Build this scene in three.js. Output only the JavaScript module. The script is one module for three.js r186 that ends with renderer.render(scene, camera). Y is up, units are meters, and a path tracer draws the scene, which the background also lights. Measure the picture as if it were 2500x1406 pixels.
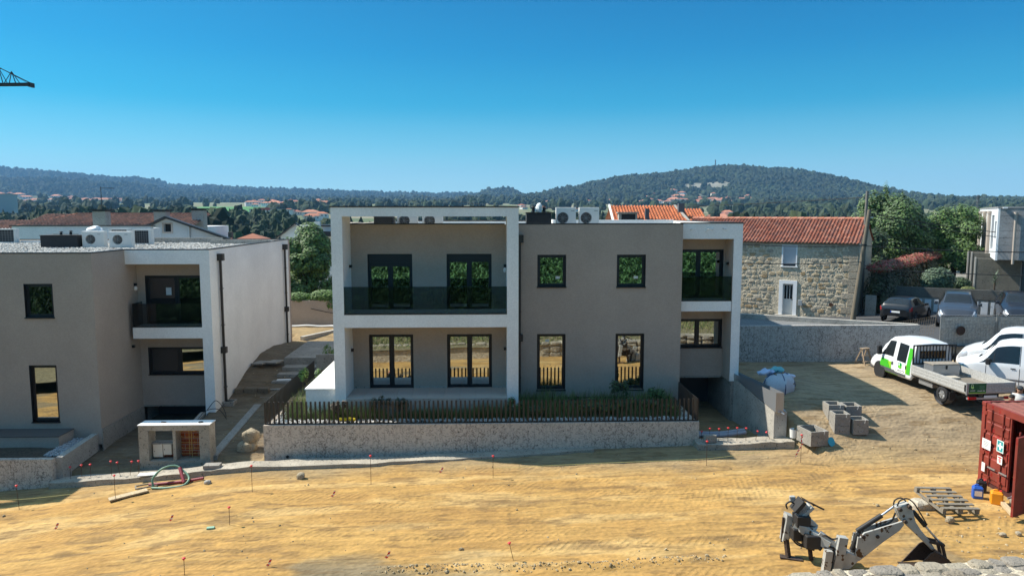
import * as THREE from 'three';
import { mergeGeometries, mergeVertices } from 'three/addons/utils/BufferGeometryUtils.js';
import { RoundedBoxGeometry } from 'three/addons/geometries/RoundedBoxGeometry.js';
import { MarchingCubes } from 'three/addons/objects/MarchingCubes.js';

// ---------------------------------------------------------------- camera, sky, sun, exposure
const scene = new THREE.Scene();
const camera = new THREE.PerspectiveCamera(43.55, 2500 / 1406, 0.3, 30000);
camera.position.set(0, 7, 0);
camera.rotation.order = 'YXZ';
camera.rotation.set(-0.1036, -0.03124, 0);

const SUN = new THREE.Vector3(-0.85, 1, -0.315).normalize();
const sun = new THREE.DirectionalLight(new THREE.Color(1, 0.94, 0.83), 4.2);
sun.position.copy(SUN).multiplyScalar(120).add(new THREE.Vector3(0, 0, -28));
sun.target.position.set(0, 0, -28);
sun.castShadow = true;
sun.shadow.mapSize.set(4096, 4096);
Object.assign(sun.shadow.camera, { left: -70, right: 70, top: 70, bottom: -70, near: 1, far: 300 });
scene.add(sun, sun.target);

const SKY_GAIN = 0.92;
function skyTexture() {
  const W = 512, H = 256, d = new Float32Array(W * H * 4);
  const stops = [[-90, .24, .44, .50], [-2, .24, .54, .66], [0, .33, .54, .59], [2.5, .25, .48, .55], [5, .11, .37, .50], [8, .012, .25, .435], [12, .0, .165, .37], [16, .0, .12, .31], [28, .06, .185, .37], [50, .13, .215, .35], [90, .14, .20, .30]];
  for (let j = 0; j < H; j++) for (let i = 0; i < W; i++) {
    const el = ((j + .5) / H - .5) * Math.PI, az = ((i + .5) / W - .5) * 2 * Math.PI;
    const x = Math.cos(el) * Math.cos(az), z = Math.cos(el) * Math.sin(az), y = Math.sin(el);
    const cosS = x * SUN.x + y * SUN.y + z * SUN.z, e = el * 180 / Math.PI;
    let k = 0; while (k < stops.length - 2 && stops[k + 1][0] < e) k++;
    const a = stops[k], b = stops[k + 1], t = Math.min(1, Math.max(0, (e - a[0]) / (b[0] - a[0])));
    const halo = Math.pow(Math.max(0, .5 + .5 * cosS), 6), o = (j * W + i) * 4, near = .9 + .9 * halo;
    for (let c = 0; c < 3; c++) d[o + c] = SKY_GAIN * ((a[c + 1] * (1 - t) + b[c + 1] * t) * near + halo * [.03, .13, .13][c]);
    d[o + 3] = 1;
  }
  const t = new THREE.DataTexture(d, W, H, THREE.RGBAFormat, THREE.FloatType);
  t.mapping = THREE.EquirectangularReflectionMapping; t.magFilter = t.minFilter = THREE.LinearFilter; t.needsUpdate = true;
  return t;
}
scene.background = scene.environment = skyTexture();
scene.fog = new THREE.FogExp2(new THREE.Color(0.30, 0.62, 1.0), 0.000105);

const renderer = new THREE.WebGLRenderer({ antialias: true });
renderer.toneMapping = THREE.LinearToneMapping;
renderer.toneMappingExposure = 1.85;
renderer.shadowMap.enabled = true;

// ---------------------------------------------------------------- helpers
const V3 = (x, y, z) => new THREE.Vector3(x, y, z), lerp = (a, b, t) => a + (b - a) * t, clamp = (x, a, b) => Math.min(b, Math.max(a, x));
const sstep = (a, b, x) => { const t = clamp((x - a) / (b - a), 0, 1); return t * t * (3 - 2 * t); };
function RNG(s) { return () => { s = (s + 0x6d2b79f5) | 0; let t = Math.imul(s ^ (s >>> 15), 1 | s); t = (t + Math.imul(t ^ (t >>> 7), 61 | t)) ^ t; return ((t ^ (t >>> 14)) >>> 0) / 4294967296; }; }
const hash = (x, y, s = 0) => { let h = Math.imul(x, 374761393) + Math.imul(y, 668265263) + Math.imul(s, 974711); h = Math.imul(h ^ (h >>> 13), 1274126177); return ((h ^ (h >>> 16)) >>> 0) / 4294967296; };
function vnoise(x, y, s = 0) { const i = Math.floor(x), j = Math.floor(y), u = x - i, v = y - j, a = u * u * (3 - 2 * u), b = v * v * (3 - 2 * v); return lerp(lerp(hash(i, j, s), hash(i + 1, j, s), a), lerp(hash(i, j + 1, s), hash(i + 1, j + 1, s), a), b); }
function fbm(x, y, o = 4, s = 0) { let f = 0, a = .5, n = 0; for (let k = 0; k < o; k++) { f += a * vnoise(x, y, s + k * 17); n += a; a *= .5; x = x * 2.03 + 7.1; y = y * 2.03 + 3.7; } return f / n; }
const pl = (pts, x) => { if (x <= pts[0][0]) return pts[0][1]; for (let i = 1; i < pts.length; i++) if (x < pts[i][0]) return lerp(pts[i - 1][1], pts[i][1], (x - pts[i - 1][0]) / (pts[i][0] - pts[i - 1][0])); return pts[pts.length - 1][1]; };
const names = {};
const numbered = (n) => { const k = names[n] = (names[n] ?? -1) + 1; return k ? n + '_' + String(k).padStart(3, '0') : n; };

function tex(w, h, fn, srgb = true, rx = 1, ry = 1) {   // fn(u, v) gives [r, g, b] or one value, 0..1
  const d = new Uint8Array(w * h * 4);
  for (let j = 0; j < h; j++) for (let i = 0; i < w; i++) { const c = fn(i / w, j / h, i, j), o = (j * w + i) * 4, m = typeof c === 'number'; for (let k = 0; k < 3; k++) d[o + k] = clamp(255 * (m ? c : c[k]), 0, 255); d[o + 3] = 255; }
  const t = new THREE.DataTexture(d, w, h); t.wrapS = t.wrapT = THREE.RepeatWrapping; t.magFilter = THREE.LinearFilter; t.minFilter = THREE.LinearMipmapLinearFilter; t.generateMipmaps = true;
  if (srgb) t.colorSpace = THREE.SRGBColorSpace; t.repeat.set(rx, ry); t.needsUpdate = true; return t;
}
function canvasTex(w, h, draw, srgb = true) { const c = document.createElement('canvas'); c.width = w; c.height = h; draw(c.getContext('2d'), w, h); const t = new THREE.CanvasTexture(c); if (srgb) t.colorSpace = THREE.SRGBColorSpace; t.wrapS = t.wrapT = THREE.RepeatWrapping; t.anisotropy = 4; return t; }
// tileable noise: sample the value noise on a wrapped lattice
function tnoise(u, v, n, s = 0) { const x = u * n, y = v * n, i = Math.floor(x), j = Math.floor(y), a0 = x - i, b0 = y - j, a = a0 * a0 * (3 - 2 * a0), b = b0 * b0 * (3 - 2 * b0), q = (p) => ((p % n) + n) % n; return lerp(lerp(hash(q(i), q(j), s), hash(q(i + 1), q(j), s), a), lerp(hash(q(i), q(j + 1), s), hash(q(i + 1), q(j + 1), s), a), b); }
const tf = (u, v, n, o = 4, s = 0) => { let f = 0, a = .5, t = 0; for (let k = 0; k < o; k++) { f += a * tnoise(u, v, n, s + k); t += a; a *= .55; n *= 2; } return f / t; };

const matCache = {};
function M(name, opt = {}) {
  if (matCache[name]) return matCache[name];
  const { c = [.5, .5, .5], ...o } = opt; const phys = o.clearcoat || o.transmission || o.sheen || o.ior || o.specularIntensity !== undefined;
  const m = new (phys ? THREE.MeshPhysicalMaterial : THREE.MeshStandardMaterial)({ roughness: .8, metalness: 0, side: THREE.DoubleSide, ...o });
  m.color.setRGB(...c); m.name = name; return matCache[name] = m;
}
// grain: a grey map around white that tints a base colour, with its own bump
function grain(size, n, amt, s = 1, o = 5) { return tex(256, 256, (u, v) => { const k = 1 - amt + amt * 1.0 * tf(u, v, n, o, s); return [k, k, k]; }, true, 1 / size, 1 / size); }

// --- geometry
const _v = new THREE.Vector3();
function uvBox(g) {
  if (g.index) g = g.toNonIndexed();
  if (!g.attributes.normal) g.computeVertexNormals();
  const p = g.attributes.position, n = g.attributes.normal, uv = new Float32Array(p.count * 2);
  for (let i = 0; i < p.count; i += 3) {
    let nx = 0, ny = 0, nz = 0; for (let k = 0; k < 3; k++) { nx += Math.abs(n.getX(i + k)); ny += Math.abs(n.getY(i + k)); nz += Math.abs(n.getZ(i + k)); }
    for (let k = i; k < i + 3; k++) { const x = p.getX(k), y = p.getY(k), z = p.getZ(k); if (ny >= nx && ny >= nz) { uv[k * 2] = x; uv[k * 2 + 1] = z; } else if (nx >= nz) { uv[k * 2] = z; uv[k * 2 + 1] = y; } else { uv[k * 2] = x; uv[k * 2 + 1] = y; } }
  }
  g.setAttribute('uv', new THREE.BufferAttribute(uv, 2));
  for (const k of Object.keys(g.attributes)) if (!['position', 'normal', 'uv', 'color'].includes(k)) g.deleteAttribute(k);
  return g;
}
function box(x0, x1, y0, y1, z0, z1) { const g = new THREE.BoxGeometry(Math.abs(x1 - x0), Math.abs(y1 - y0), Math.abs(z1 - z0)); g.translate((x0 + x1) / 2, (y0 + y1) / 2, (z0 + z1) / 2); return uvBox(g); }
function rbox(x0, x1, y0, y1, z0, z1, r = .01, seg = 1) { const g = new RoundedBoxGeometry(Math.abs(x1 - x0), Math.abs(y1 - y0), Math.abs(z1 - z0), seg, r); g.translate((x0 + x1) / 2, (y0 + y1) / 2, (z0 + z1) / 2); return uvBox(g); }
function cyl(a, b, r0, r1 = r0, seg = 10, open = false) {
  const d = V3(...b).sub(V3(...a)), L = d.length(), g = new THREE.CylinderGeometry(r1, r0, L, seg, 1, open);
  g.translate(0, L / 2, 0); g.applyQuaternion(new THREE.Quaternion().setFromUnitVectors(V3(0, 1, 0), d.normalize())); g.translate(...a); return uvBox(g);
}
function bar(a, b, w, h) {   // rectangular bar from a to b
  const A = V3(...a), d = V3(...b).sub(A), L = d.length(), g = new THREE.BoxGeometry(w, h, L); g.translate(0, 0, L / 2);
  const m = new THREE.Matrix4().lookAt(V3(0, 0, 0), d.clone().negate(), Math.abs(d.y) / L > .98 ? V3(0, 0, 1) : V3(0, 1, 0)); g.applyMatrix4(m); g.translate(...a); return uvBox(g);
}
function tube(pts, r, seg = 24, rad = 6, closed = false) { return uvBox(new THREE.TubeGeometry(new THREE.CatmullRomCurve3(pts.map((p) => V3(...p)), closed), seg, r, rad, closed)); }
function shape(pts, holes = []) { const s = new THREE.Shape(pts.map((p) => new THREE.Vector2(p[0], p[1]))); for (const h of holes) s.holes.push(new THREE.Path(h.map((p) => new THREE.Vector2(p[0], p[1])))); return s; }
const rect = (x0, x1, y0, y1) => [[x0, y0], [x1, y0], [x1, y1], [x0, y1]];
function wallXY(x0, x1, y0, y1, zFront, thick, holes = []) { const g = new THREE.ExtrudeGeometry(shape(rect(x0, x1, y0, y1), holes.map((h) => rect(...h))), { depth: thick, bevelEnabled: false }); g.translate(0, 0, zFront - thick); return uvBox(g); }
function prism(pts, z0, z1, bevel = 0) { const g = new THREE.ExtrudeGeometry(shape(pts), { depth: z1 - z0, bevelEnabled: bevel > 0, bevelSize: bevel, bevelThickness: bevel, bevelSegments: 1, bevelOffset: -bevel }); g.translate(0, 0, z0); return uvBox(g); }
const turn = (g, { x = 0, y = 0, z = 0 } = {}, p = [0, 0, 0]) => { if (z) g.rotateZ(z); if (x) g.rotateX(x); if (y) g.rotateY(y); g.translate(...p); return g; };
function quad(a, b, c, d) { const g = new THREE.BufferGeometry(); g.setAttribute('position', new THREE.Float32BufferAttribute([...a, ...b, ...c, ...a, ...c, ...d], 3)); g.computeVertexNormals(); return uvBox(g); }
function poly(pos) { const g = new THREE.BufferGeometry(); g.setAttribute('position', new THREE.Float32BufferAttribute(pos, 3)); g.computeVertexNormals(); return g; }
function join(list) { const a = list.flat(9).filter(Boolean).map((g) => (g.index ? g.toNonIndexed() : g)); const col = a.some((g) => g.attributes.color); for (const g of a) { if (!g.attributes.uv) uvBox(g); if (col && !g.attributes.color) g.setAttribute('color', new THREE.Float32BufferAttribute(new Float32Array(g.attributes.position.count * 3).fill(1), 3)); } return a.length > 1 ? mergeGeometries(a, false) : a[0]; }
function mesh(name, geos, m, parent = scene) { const g = Array.isArray(geos) ? join(geos) : geos; const o = new THREE.Mesh(g, m); o.name = parent === scene ? numbered(name) : name; o.castShadow = o.receiveShadow = true; parent.add(o); return o; }
function tag(o, label, category, group) { o.userData.label = label; o.userData.category = category; if (group) o.userData.group = group; return o; }
function thing(name, label, category, pos = [0, 0, 0], ry = 0, group) { const o = new THREE.Group(); o.name = numbered(name); o.position.set(...pos); o.rotation.y = ry; scene.add(o); return tag(o, label, category, group); }
function struct(name, geos, m) { const o = mesh(name, geos, m); o.userData.kind = 'structure'; return o; }
function stuffOf(o, label, category) { o.userData.kind = 'stuff'; if (label) { o.userData.label = label; o.userData.category = category; } return o; }
function instances(name, geo, m, mats, cols, parent = scene) {
  const o = new THREE.InstancedMesh(geo, m, mats.length); o.name = parent === scene ? numbered(name) : name; mats.forEach((q, i) => o.setMatrixAt(i, q)); if (cols) cols.forEach((c, i) => o.setColorAt(i, c));
  o.castShadow = o.receiveShadow = true; o.userData.kind = 'stuff'; parent.add(o); return o;
}
const mtx = (p, q = [0, 0, 0], s = [1, 1, 1]) => new THREE.Matrix4().compose(V3(...p), new THREE.Quaternion().setFromEuler(new THREE.Euler(...q, 'YXZ')), V3(...(typeof s === 'number' ? [s, s, s] : s)));
const tint = (g, c) => { const n = g.attributes.position.count, a = new Float32Array(n * 3); for (let i = 0; i < n; i++) { a[i * 3] = c[0]; a[i * 3 + 1] = c[1]; a[i * 3 + 2] = c[2]; } g.setAttribute('color', new THREE.BufferAttribute(a, 3)); return g; };
// ---------------------------------------------------------------- materials
const plasterBump = tex(512, 512, (u, v) => .5 * tf(u, v, 96, 2, 3) + .5 * tf(u, v, 24, 2, 9), false, 1 / 1.2, 1 / 1.2);
const plasterGrain = tex(512, 512, (u, v) => { const k = .84 + .07 * tf(u, v, 128, 2, 5) + .09 * tf(u, v, 3, 4, 8) + .0 * v + .03 * tf(u, v, 11, 3, 12); return [k, k, k * .99]; }, true, 1 / 4.7, 1 / 4.7);
const mWhite = M('white_plaster', { c: [.95, .94, .92], map: plasterGrain, bumpMap: plasterBump, bumpScale: .004, roughness: .92 });
const mBeige = M('taupe_plaster', { c: [.45, .37, .31], map: plasterGrain, bumpMap: plasterBump, bumpScale: .004, roughness: .92 });
const mBeigeLight = M('pale_taupe_plaster', { c: [.52, .43, .36], map: plasterGrain, bumpMap: plasterBump, bumpScale: .004, roughness: .92 });
const mDark = M('anthracite_metal', { c: [.018, .019, .021], roughness: .45, metalness: .3 });
const mCap = M('black_coping', { c: [.02, .02, .02], roughness: .5 });
const mBronze = M('bronze_metal', { c: [.038, .033, .028], roughness: .5, metalness: .2 });
const mGlass = M('solar_glass', { c: [.52, .54, .52], roughness: .02, metalness: 1 });
const mGlassDark = M('clear_glass_dark_room', { c: [.012, .014, .016], roughness: .03, ior: 1.9 });
const mRail = M('smoked_glass', { c: [.42, .47, .48], roughness: .02, transmission: 1, thickness: 0, ior: 1.5 });
const concreteMap = tex(512, 512, (u, v) => { const a = tf(u, v, 4, 5, 2), b = tf(u, v, 64, 2, 6), pit = tf(u, v, 48, 1, 11) > .86 ? .72 : 1; const k = (.70 + .24 * a + .10 * b) * pit; return [k, k * .985, k * .96]; }, true, 1 / 2.1, 1 / 2.1);
const concreteBump = tex(512, 512, (u, v) => .6 * tf(u, v, 40, 3, 21) + .4 * tf(u, v, 8, 3, 4), false, 1 / 1.4, 1 / 1.4);
const mConcrete = M('concrete', { c: [.40, .385, .355], map: concreteMap, bumpMap: concreteBump, bumpScale: .01, roughness: .93 });
const mConcreteLight = M('pale_concrete', { c: [.55, .53, .49], map: concreteMap, bumpMap: concreteBump, bumpScale: .008, roughness: .93 });
const mFooting = M('raw_concrete', { c: [.50, .46, .39], map: concreteMap, bumpMap: concreteBump, bumpScale: .02, roughness: .95 });
const mConcreteDark = M('dark_concrete', { c: [.16, .155, .145], map: concreteMap, bumpMap: concreteBump, bumpScale: .008, roughness: .93 });
// concrete cast against flake board: short dark flake prints in every direction, denser in patches
const flake = canvasTex(1024, 512, (g, w, h) => {
  const r = RNG(77); g.fillStyle = '#cfc6bb'; g.fillRect(0, 0, w, h);
  for (let i = 0; i < 7500; i++) { const x = r() * w, y = r() * h, n = fbm(x / 120, y / 90, 3, 5); g.save(); g.translate(x, y); g.rotate(r() * 6.3); const l = 6 + r() * 22, t = 2 + r() * 5, k = r(); g.fillStyle = n + .22 * (y / h) > .62 && k < .7 ? `rgba(66,58,53,${.08 + .25 * r()})` : k < .5 ? `rgba(122,112,104,${.15 + .25 * r()})` : `rgba(214,204,192,${.12 + .25 * r()})`; g.fillRect(-l / 2, -t / 2, l, t); g.restore(); }
  for (let i = 0; i < 26; i++) { const x = r() * w; g.fillStyle = `rgba(70,62,56,${.04 + .07 * r()})`; g.fillRect(x, r() * h * .4, 2 + r() * 7, h * (.3 + r() * .6)); }
  for (let i = 0; i < 6; i++) { g.fillStyle = 'rgba(60,54,50,.35)'; g.fillRect(i * w / 4 + 3, 0, 1.5, h); }
});
flake.repeat.set(1 / 5.2, 1 / 2.6);
const flakeBump = flake.clone(); flakeBump.colorSpace = THREE.NoColorSpace;
const mFlake = M('board_marked_concrete', { c: [.97, .91, .85], map: flake, bumpMap: flakeBump, bumpScale: .012, roughness: .95 });
const mFlakeGrey = M('grey_board_marked_concrete', { c: [.70, .72, .75], map: flake, bumpMap: flakeBump, bumpScale: .012, roughness: .95 });
const woodMap = tex(256, 512, (u, v) => { const k = .62 + .25 * tf(u * 1, v * .15 + .3, 32, 3, 8) + .12 * tf(u, v, 24, 3, 2); return [k, k * .96, k * .9]; }, true, 1 / .4, 1 / 2);
const mWood = M('weathered_wood', { c: [.33, .27, .20], map: woodMap, roughness: .85 });
const mWoodPale = M('pale_wood', { c: [.80, .68, .48], map: woodMap, roughness: .85 });
const mWoodGrey = M('grey_wood', { c: [.36, .34, .30], map: woodMap, roughness: .9 });
const mSteel = M('galvanised_steel', { c: [.42, .43, .44], roughness: .45, metalness: .7 });
const mRust = M('rusty_steel', { c: [.12, .06, .035], map: concreteMap, roughness: .85, metalness: .2 });
const mRed = M('red_plastic', { c: [.62, .035, .04], roughness: .5 });
const mBlack = M('black_rubber', { c: [.014, .014, .015], roughness: .75 });
const mWhitePlastic = M('white_plastic', { c: [.72, .72, .70], roughness: .5 });
const mBark = M('bark', { c: [.10, .075, .05], map: woodMap, roughness: .95 });
// ---------------------------------------------------------------- the site's ground
const roadY = (x) => pl([[-40, -4.0], [-22, -2.85], [-15, -2.28], [-7.8, -1.55], [0, -1.3], [7.3, -1.1], [14.5, -1.1], [26, -.7], [40, .2]], x);
function siteY(x, z) {
  let y = roadY(x);
  if (x > 8.6 && z < -21) {                                              // the yard right of the garage wall climbs to the trucks
    const wallX = lerp(9.75, 10.35, clamp((z + 27.5) / 3, 0, 1));
    const w = sstep(wallX - .05, wallX + .12, x + (z > -24.6 ? (z + 24.6) * -.4 : 0));
    y = lerp(y, -1.1 + 1.3 * sstep(-21.8, -26.2, z) + .07 * clamp((-26 - z) / 6, 0, 1), w);
    y += .34 * w * Math.exp(-((x - 11.5) ** 2 / 1.6 + (z + 27.2) ** 2 / 2.4));   // heap beside the big bag
    if (z < -32.1 && x > 10) y = .2;                  // the street behind the concrete wall
  }
  if (x < -7.9 && x > -11.6 && z < -24.9) {                              // the alley between the houses
    const a = pl([[-52, .1], [-46, -.15], [-41, -.25], [-37, .02], [-35, .02], [-33, -.35], [-30.5, -.95], [-27, -1.3], [-24.9, -1.55]], z);
    y = a + .16 * sstep(-9.6, -11.2, x) * sstep(-30.8, -33, z) * sstep(-41, -37, z);
  } else if (x <= -11.6 && x > -14.75 && z < -24.9) y = lerp(-2.0, -1.75, clamp((-24.9 - z) / 3, 0, 1));
  else if (x >= -7.9 && x < 7.6 && z < -24.55) y = z < -40.9 ? -.1 : -1.35;
  else if (x <= -14.75 && z < -24.4) y = z < -42 ? -.6 : -2.5;
  if (z < -41.2 && x < 10) y = lerp(y, -.15, sstep(-41.2, -43, z));
  return y;
}
const GX0 = -21, GX1 = 26, GZ0 = -50, GZ1 = -13.4, GW = 2048, GH = 1500;
const gu = (x) => (x - GX0) / (GX1 - GX0) * GW, gv = (z) => (z - GZ0) / (GZ1 - GZ0) * GH;
const bump = new Float32Array(GW * GH);
{
  const r = RNG(5);
  // tyre tracks pressed into the sand: [points, tread depth, groove width]
  const tracks = [];
  for (let k = 0; k < 13; k++) { const z0 = -22.8 + k * .7 + r() * .3, a = r() * .6 - .2; const pts = []; for (let x = -22; x <= 27; x += 1.5) pts.push([x, z0 + a * Math.sin(x / 9 + k) + .012 * (x + 8) - .35 * sstep(-8, 4, x) + (r() - .5) * .06]); tracks.push([pts, r() < .55 ? .9 : .35, .22 + r() * .2]); }
  for (const o of [0, 1.75, .7, 2.5, 3.3]) { const pts = []; for (let t = 0; t <= 1.0001; t += .05) { const s = t * t * (3 - 2 * t); pts.push([lerp(-4, 16.6 + o * .5, t) + Math.sin(t * 3) * .8, lerp(-19.5 + o * .5, -20.4 + o * .3, t) - 7.5 * Math.pow(s, 3.2) * (1 + .05 * o)]); } tracks.push([pts, .8, .26]); }
  for (const o of [0, 1.5]) { const pts = []; for (let t = 0; t <= 1.0001; t += .05) pts.push([12.6 + 5 * t, -26.2 - o * .9 - .5 * Math.sin(t * 3.1) - 1.0 * t]); tracks.push([pts, .3, .2]); }
  for (const [pts, depth, wid] of tracks) {
    const cur = new THREE.CatmullRomCurve3(pts.map((p) => V3(p[0], 0, p[1]))), L = cur.getLength(), n = Math.floor(L / .024), off = r() * 10, d0 = 0;
    for (let i = 0; i <= n; i++) {
      const t = i / n, p = cur.getPoint(t), q = cur.getTangent(t), s = t * L, fade = .06 + .8 * sstep(.42, .68, fbm(s / 2.6 + off, off + d0 * .0, 3, 8));
      for (let d = -wid; d <= wid; d += .022) {
        const x = p.x - q.z * d, z = p.z + q.x * d, iu = Math.round(gu(x)), iv = Math.round(gv(z)); if (iu < 0 || iv < 0 || iu >= GW || iv >= GH) continue;
        const e = Math.abs(d) / wid, lug = ((s + Math.abs(d) * .8 * Math.sign(d)) % .21 + .21) % .21 < .1 ? 1 : 0;
        const hgt = e > .82 ? .4 : -.55 + (depth > .5 ? lug * (.35 + .5 * hash(Math.floor(s / .21), Math.round(off * 9))) : .12 * Math.sin(d * 90)); const o = iv * GW + iu; bump[o] = lerp(bump[o], hgt * depth * .75, fade * .8);
      }
    }
  }
  for (let j = 0; j < GH; j++) for (let i = 0; i < GW; i++) {
    const x = GX0 + i / GW * (GX1 - GX0), z = GZ0 + j / GH * (GZ1 - GZ0);
    bump[j * GW + i] += 1.3 * (fbm(x * .9 + .3 * z, z * 5, 4, 31) - .5) + 1.0 * (fbm(x * 3.2 + z, z * 12 + 4 * fbm(x * .6, z, 2, 7), 3, 41) - .5) + .9 * (fbm(x * 9, z * 14, 2, 43) - .5);
  }
}
const groundBump = tex(GW, GH, (u, v, i, j) => .5 + .21 * bump[j * GW + i], false);
const mix3 = (a, b, t) => [lerp(a[0], b[0], t), lerp(a[1], b[1], t), lerp(a[2], b[2], t)];
const groundMap = tex(GW, GH, (u, v, i, j) => {
  const x = GX0 + u * (GX1 - GX0), z = GZ0 + v * (GZ1 - GZ0), b = bump[j * GW + i];
  let c = mix3([.81, .645, .365], [.70, .53, .285], fbm(x * .5, z * 1.1, 4, 3)); // ochre sand
  c = mix3(c, [.84, .70, .455], .7 * sstep(.52, .72, fbm(x * .35 + 9, z * 1.6, 4, 13)));
  c = mix3(c, [.55, .43, .26], .6 * sstep(.60, .75, fbm(x * .8 + 4, z * 2.6, 4, 23)));
  const grey = sstep(.50, .64, fbm(x * .28 + 2, z * .9 + 5, 4, 37)) * sstep(5, -3, x) * sstep(-17.9, -16.2, z) + .8 * sstep(.55, .7, fbm(x * .4 + 1, z * .6, 3, 47)) * sstep(8, 12, x) * sstep(-19, -16.5, z);
  c = mix3(c, [.50, .46, .38], .8 * clamp(grey, 0, 1));
  const yard = sstep(9, 11.5, x) * sstep(-21.4, -24, z + .8 * (fbm(x * .6, z * .6, 3, 51) - .5)); // paler greyer earth of the yard
  c = mix3(c, mix3([.72, .63, .49], [.60, .52, .41], fbm(x * .9, z * .9, 4, 53)), yard);
  const toe = sstep(-21.8, -23.6, z + 1.5 * (fbm(x * .7, 3, 3, 61) - .5) - .05 * x) * (1 - yard); // cement-grey dust along the walls
  c = mix3(c, mix3([.66, .59, .47], [.52, .47, .39], fbm(x * 1.5, z * 1.5, 3, 63)), .65 * toe);
  if (x < -7.7 && z < -24.6) { const s = mix3([.54, .48, .39], [.42, .36, .28], fbm(x * 2, z * 2, 4, 71)); c = mix3(c, s, sstep(-24.4, -25.6, z) * sstep(-40.5, -38, z)); }
  const sp = fbm(x * 1.6 + 3, z * 7, 4, 85); c = mix3(c, [.46, .35, .205], .4 * sstep(.62, .74, sp)); const k = .86 + .09 * b + .10 * (fbm(x * 13, z * 16, 2, 81) - .5) + .20 * (fbm(x * .9 + 2.5 * fbm(x * .3, z * .5, 2, 5), z * 11 + 3 * fbm(x * .5, z, 2, 6), 4, 83) - .5);
  return [c[0] * k, c[1] * k, c[2] * k];
});
const mGround = M('sandy_earth', { c: [1, 1, 1], map: groundMap, bumpMap: groundBump, bumpScale: .15, roughness: .97 });
function gridSheet(x0, x1, z0, z1, step, fy, uvMode) {
  const nx = Math.round((x1 - x0) / step), nz = Math.round((z1 - z0) / step), p = new Float32Array((nx + 1) * (nz + 1) * 3), uv = new Float32Array((nx + 1) * (nz + 1) * 2), id = new Uint32Array(nx * nz * 6);
  for (let j = 0; j <= nz; j++) for (let i = 0; i <= nx; i++) { const o = j * (nx + 1) + i, x = lerp(x0, x1, i / nx), z = lerp(z0, z1, j / nz); p[o * 3] = x; p[o * 3 + 1] = fy(x, z); p[o * 3 + 2] = z; if (uvMode) { uv[o * 2] = x; uv[o * 2 + 1] = z; } else { uv[o * 2] = (x - GX0) / (GX1 - GX0); uv[o * 2 + 1] = (z - GZ0) / (GZ1 - GZ0); } }
  let k = 0; for (let j = 0; j < nz; j++) for (let i = 0; i < nx; i++) { const a = j * (nx + 1) + i, b = a + nx + 1; id[k++] = a; id[k++] = b; id[k++] = a + 1; id[k++] = a + 1; id[k++] = b; id[k++] = b + 1; }
  const g = new THREE.BufferGeometry(); g.setAttribute('position', new THREE.BufferAttribute(p, 3)); g.setAttribute('uv', new THREE.BufferAttribute(uv, 2)); g.setIndex(new THREE.BufferAttribute(id, 1)); g.computeVertexNormals(); return g;
}
const windrow = (x, z) => .09 * Math.exp(-(((z + 16.15 - .1 * Math.sin(x * .7)) / .16) ** 2)) * sstep(-3.4, -2, x) * sstep(6.2, 4, x) * (.4 + 1.1 * vnoise(x * 4, z * 5, 19));
const rough = (x, z) => windrow(x, z) + .05 * (fbm(x * .9, z * 1.8, 3, 91) - .5) + .035 * (fbm(x * 3, z * 4, 2, 93) - .5);
const GY = (x, z) => siteY(x, z) + rough(x, z);
struct('ground', gridSheet(-28, 36, -52, GZ1, .13, GY), mGround);

// street, far fields
const streetY = (x, z) => .26 + .08 * clamp((x - 22.5) * .848 + (z + 43.8) * .53 + 4, 0, 7);
const mAsphalt = M('asphalt', { c: [.085, .085, .088], map: grain(1.5, 48, .35, 31), bumpMap: concreteBump, bumpScale: .006, roughness: .9 });
struct('street', [gridSheet(10.6, 60, -50, -32.3, .8, streetY, true)], mAsphalt);
// loose stones and clods on the sand
{
  const r = RNG(12), mats = [], cols = [], g = new THREE.IcosahedronGeometry(1, 0);
  for (let i = 0; i < 2300; i++) {
    let x, z; const k = i > 1500 ? 2 : r();
    if (k === 2) { x = -2.8 + r() * 8.4; z = -16.15 + .1 * Math.sin(x * .7) + (r() - .5) * .42; } else
    if (k < .45) { x = -20 + r() * 42; z = -24 + r() * 10; } else if (k < .62) { x = 10 + r() * 9; z = -24.5 + r() * 3.5; } else if (k < .8) { x = 11.2 + r() * 4.5; z = -19 + r() * 3.2; } else { x = -11 + r() * 3; z = -25 - r() * 15; }
    const s = .008 + .03 * Math.pow(r(), 4) + (r() < .02 ? .03 : 0), c = .5 + .5 * r(); mats.push(mtx([x, GY(x, z) + s * .2, z], [r() * 3, r() * 6, r() * 3], [s * (.8 + .7 * r()), s * .7, s])); cols.push(new THREE.Color().setRGB(.48 * c, .38 * c, .23 * c));
  }
  tag(instances('loose_stones', g, M('pebble', { c: [1, 1, 1], roughness: .95 }), mats, cols), 'loose stones and clods scattered over the sandy ground', 'stones');
}
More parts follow.
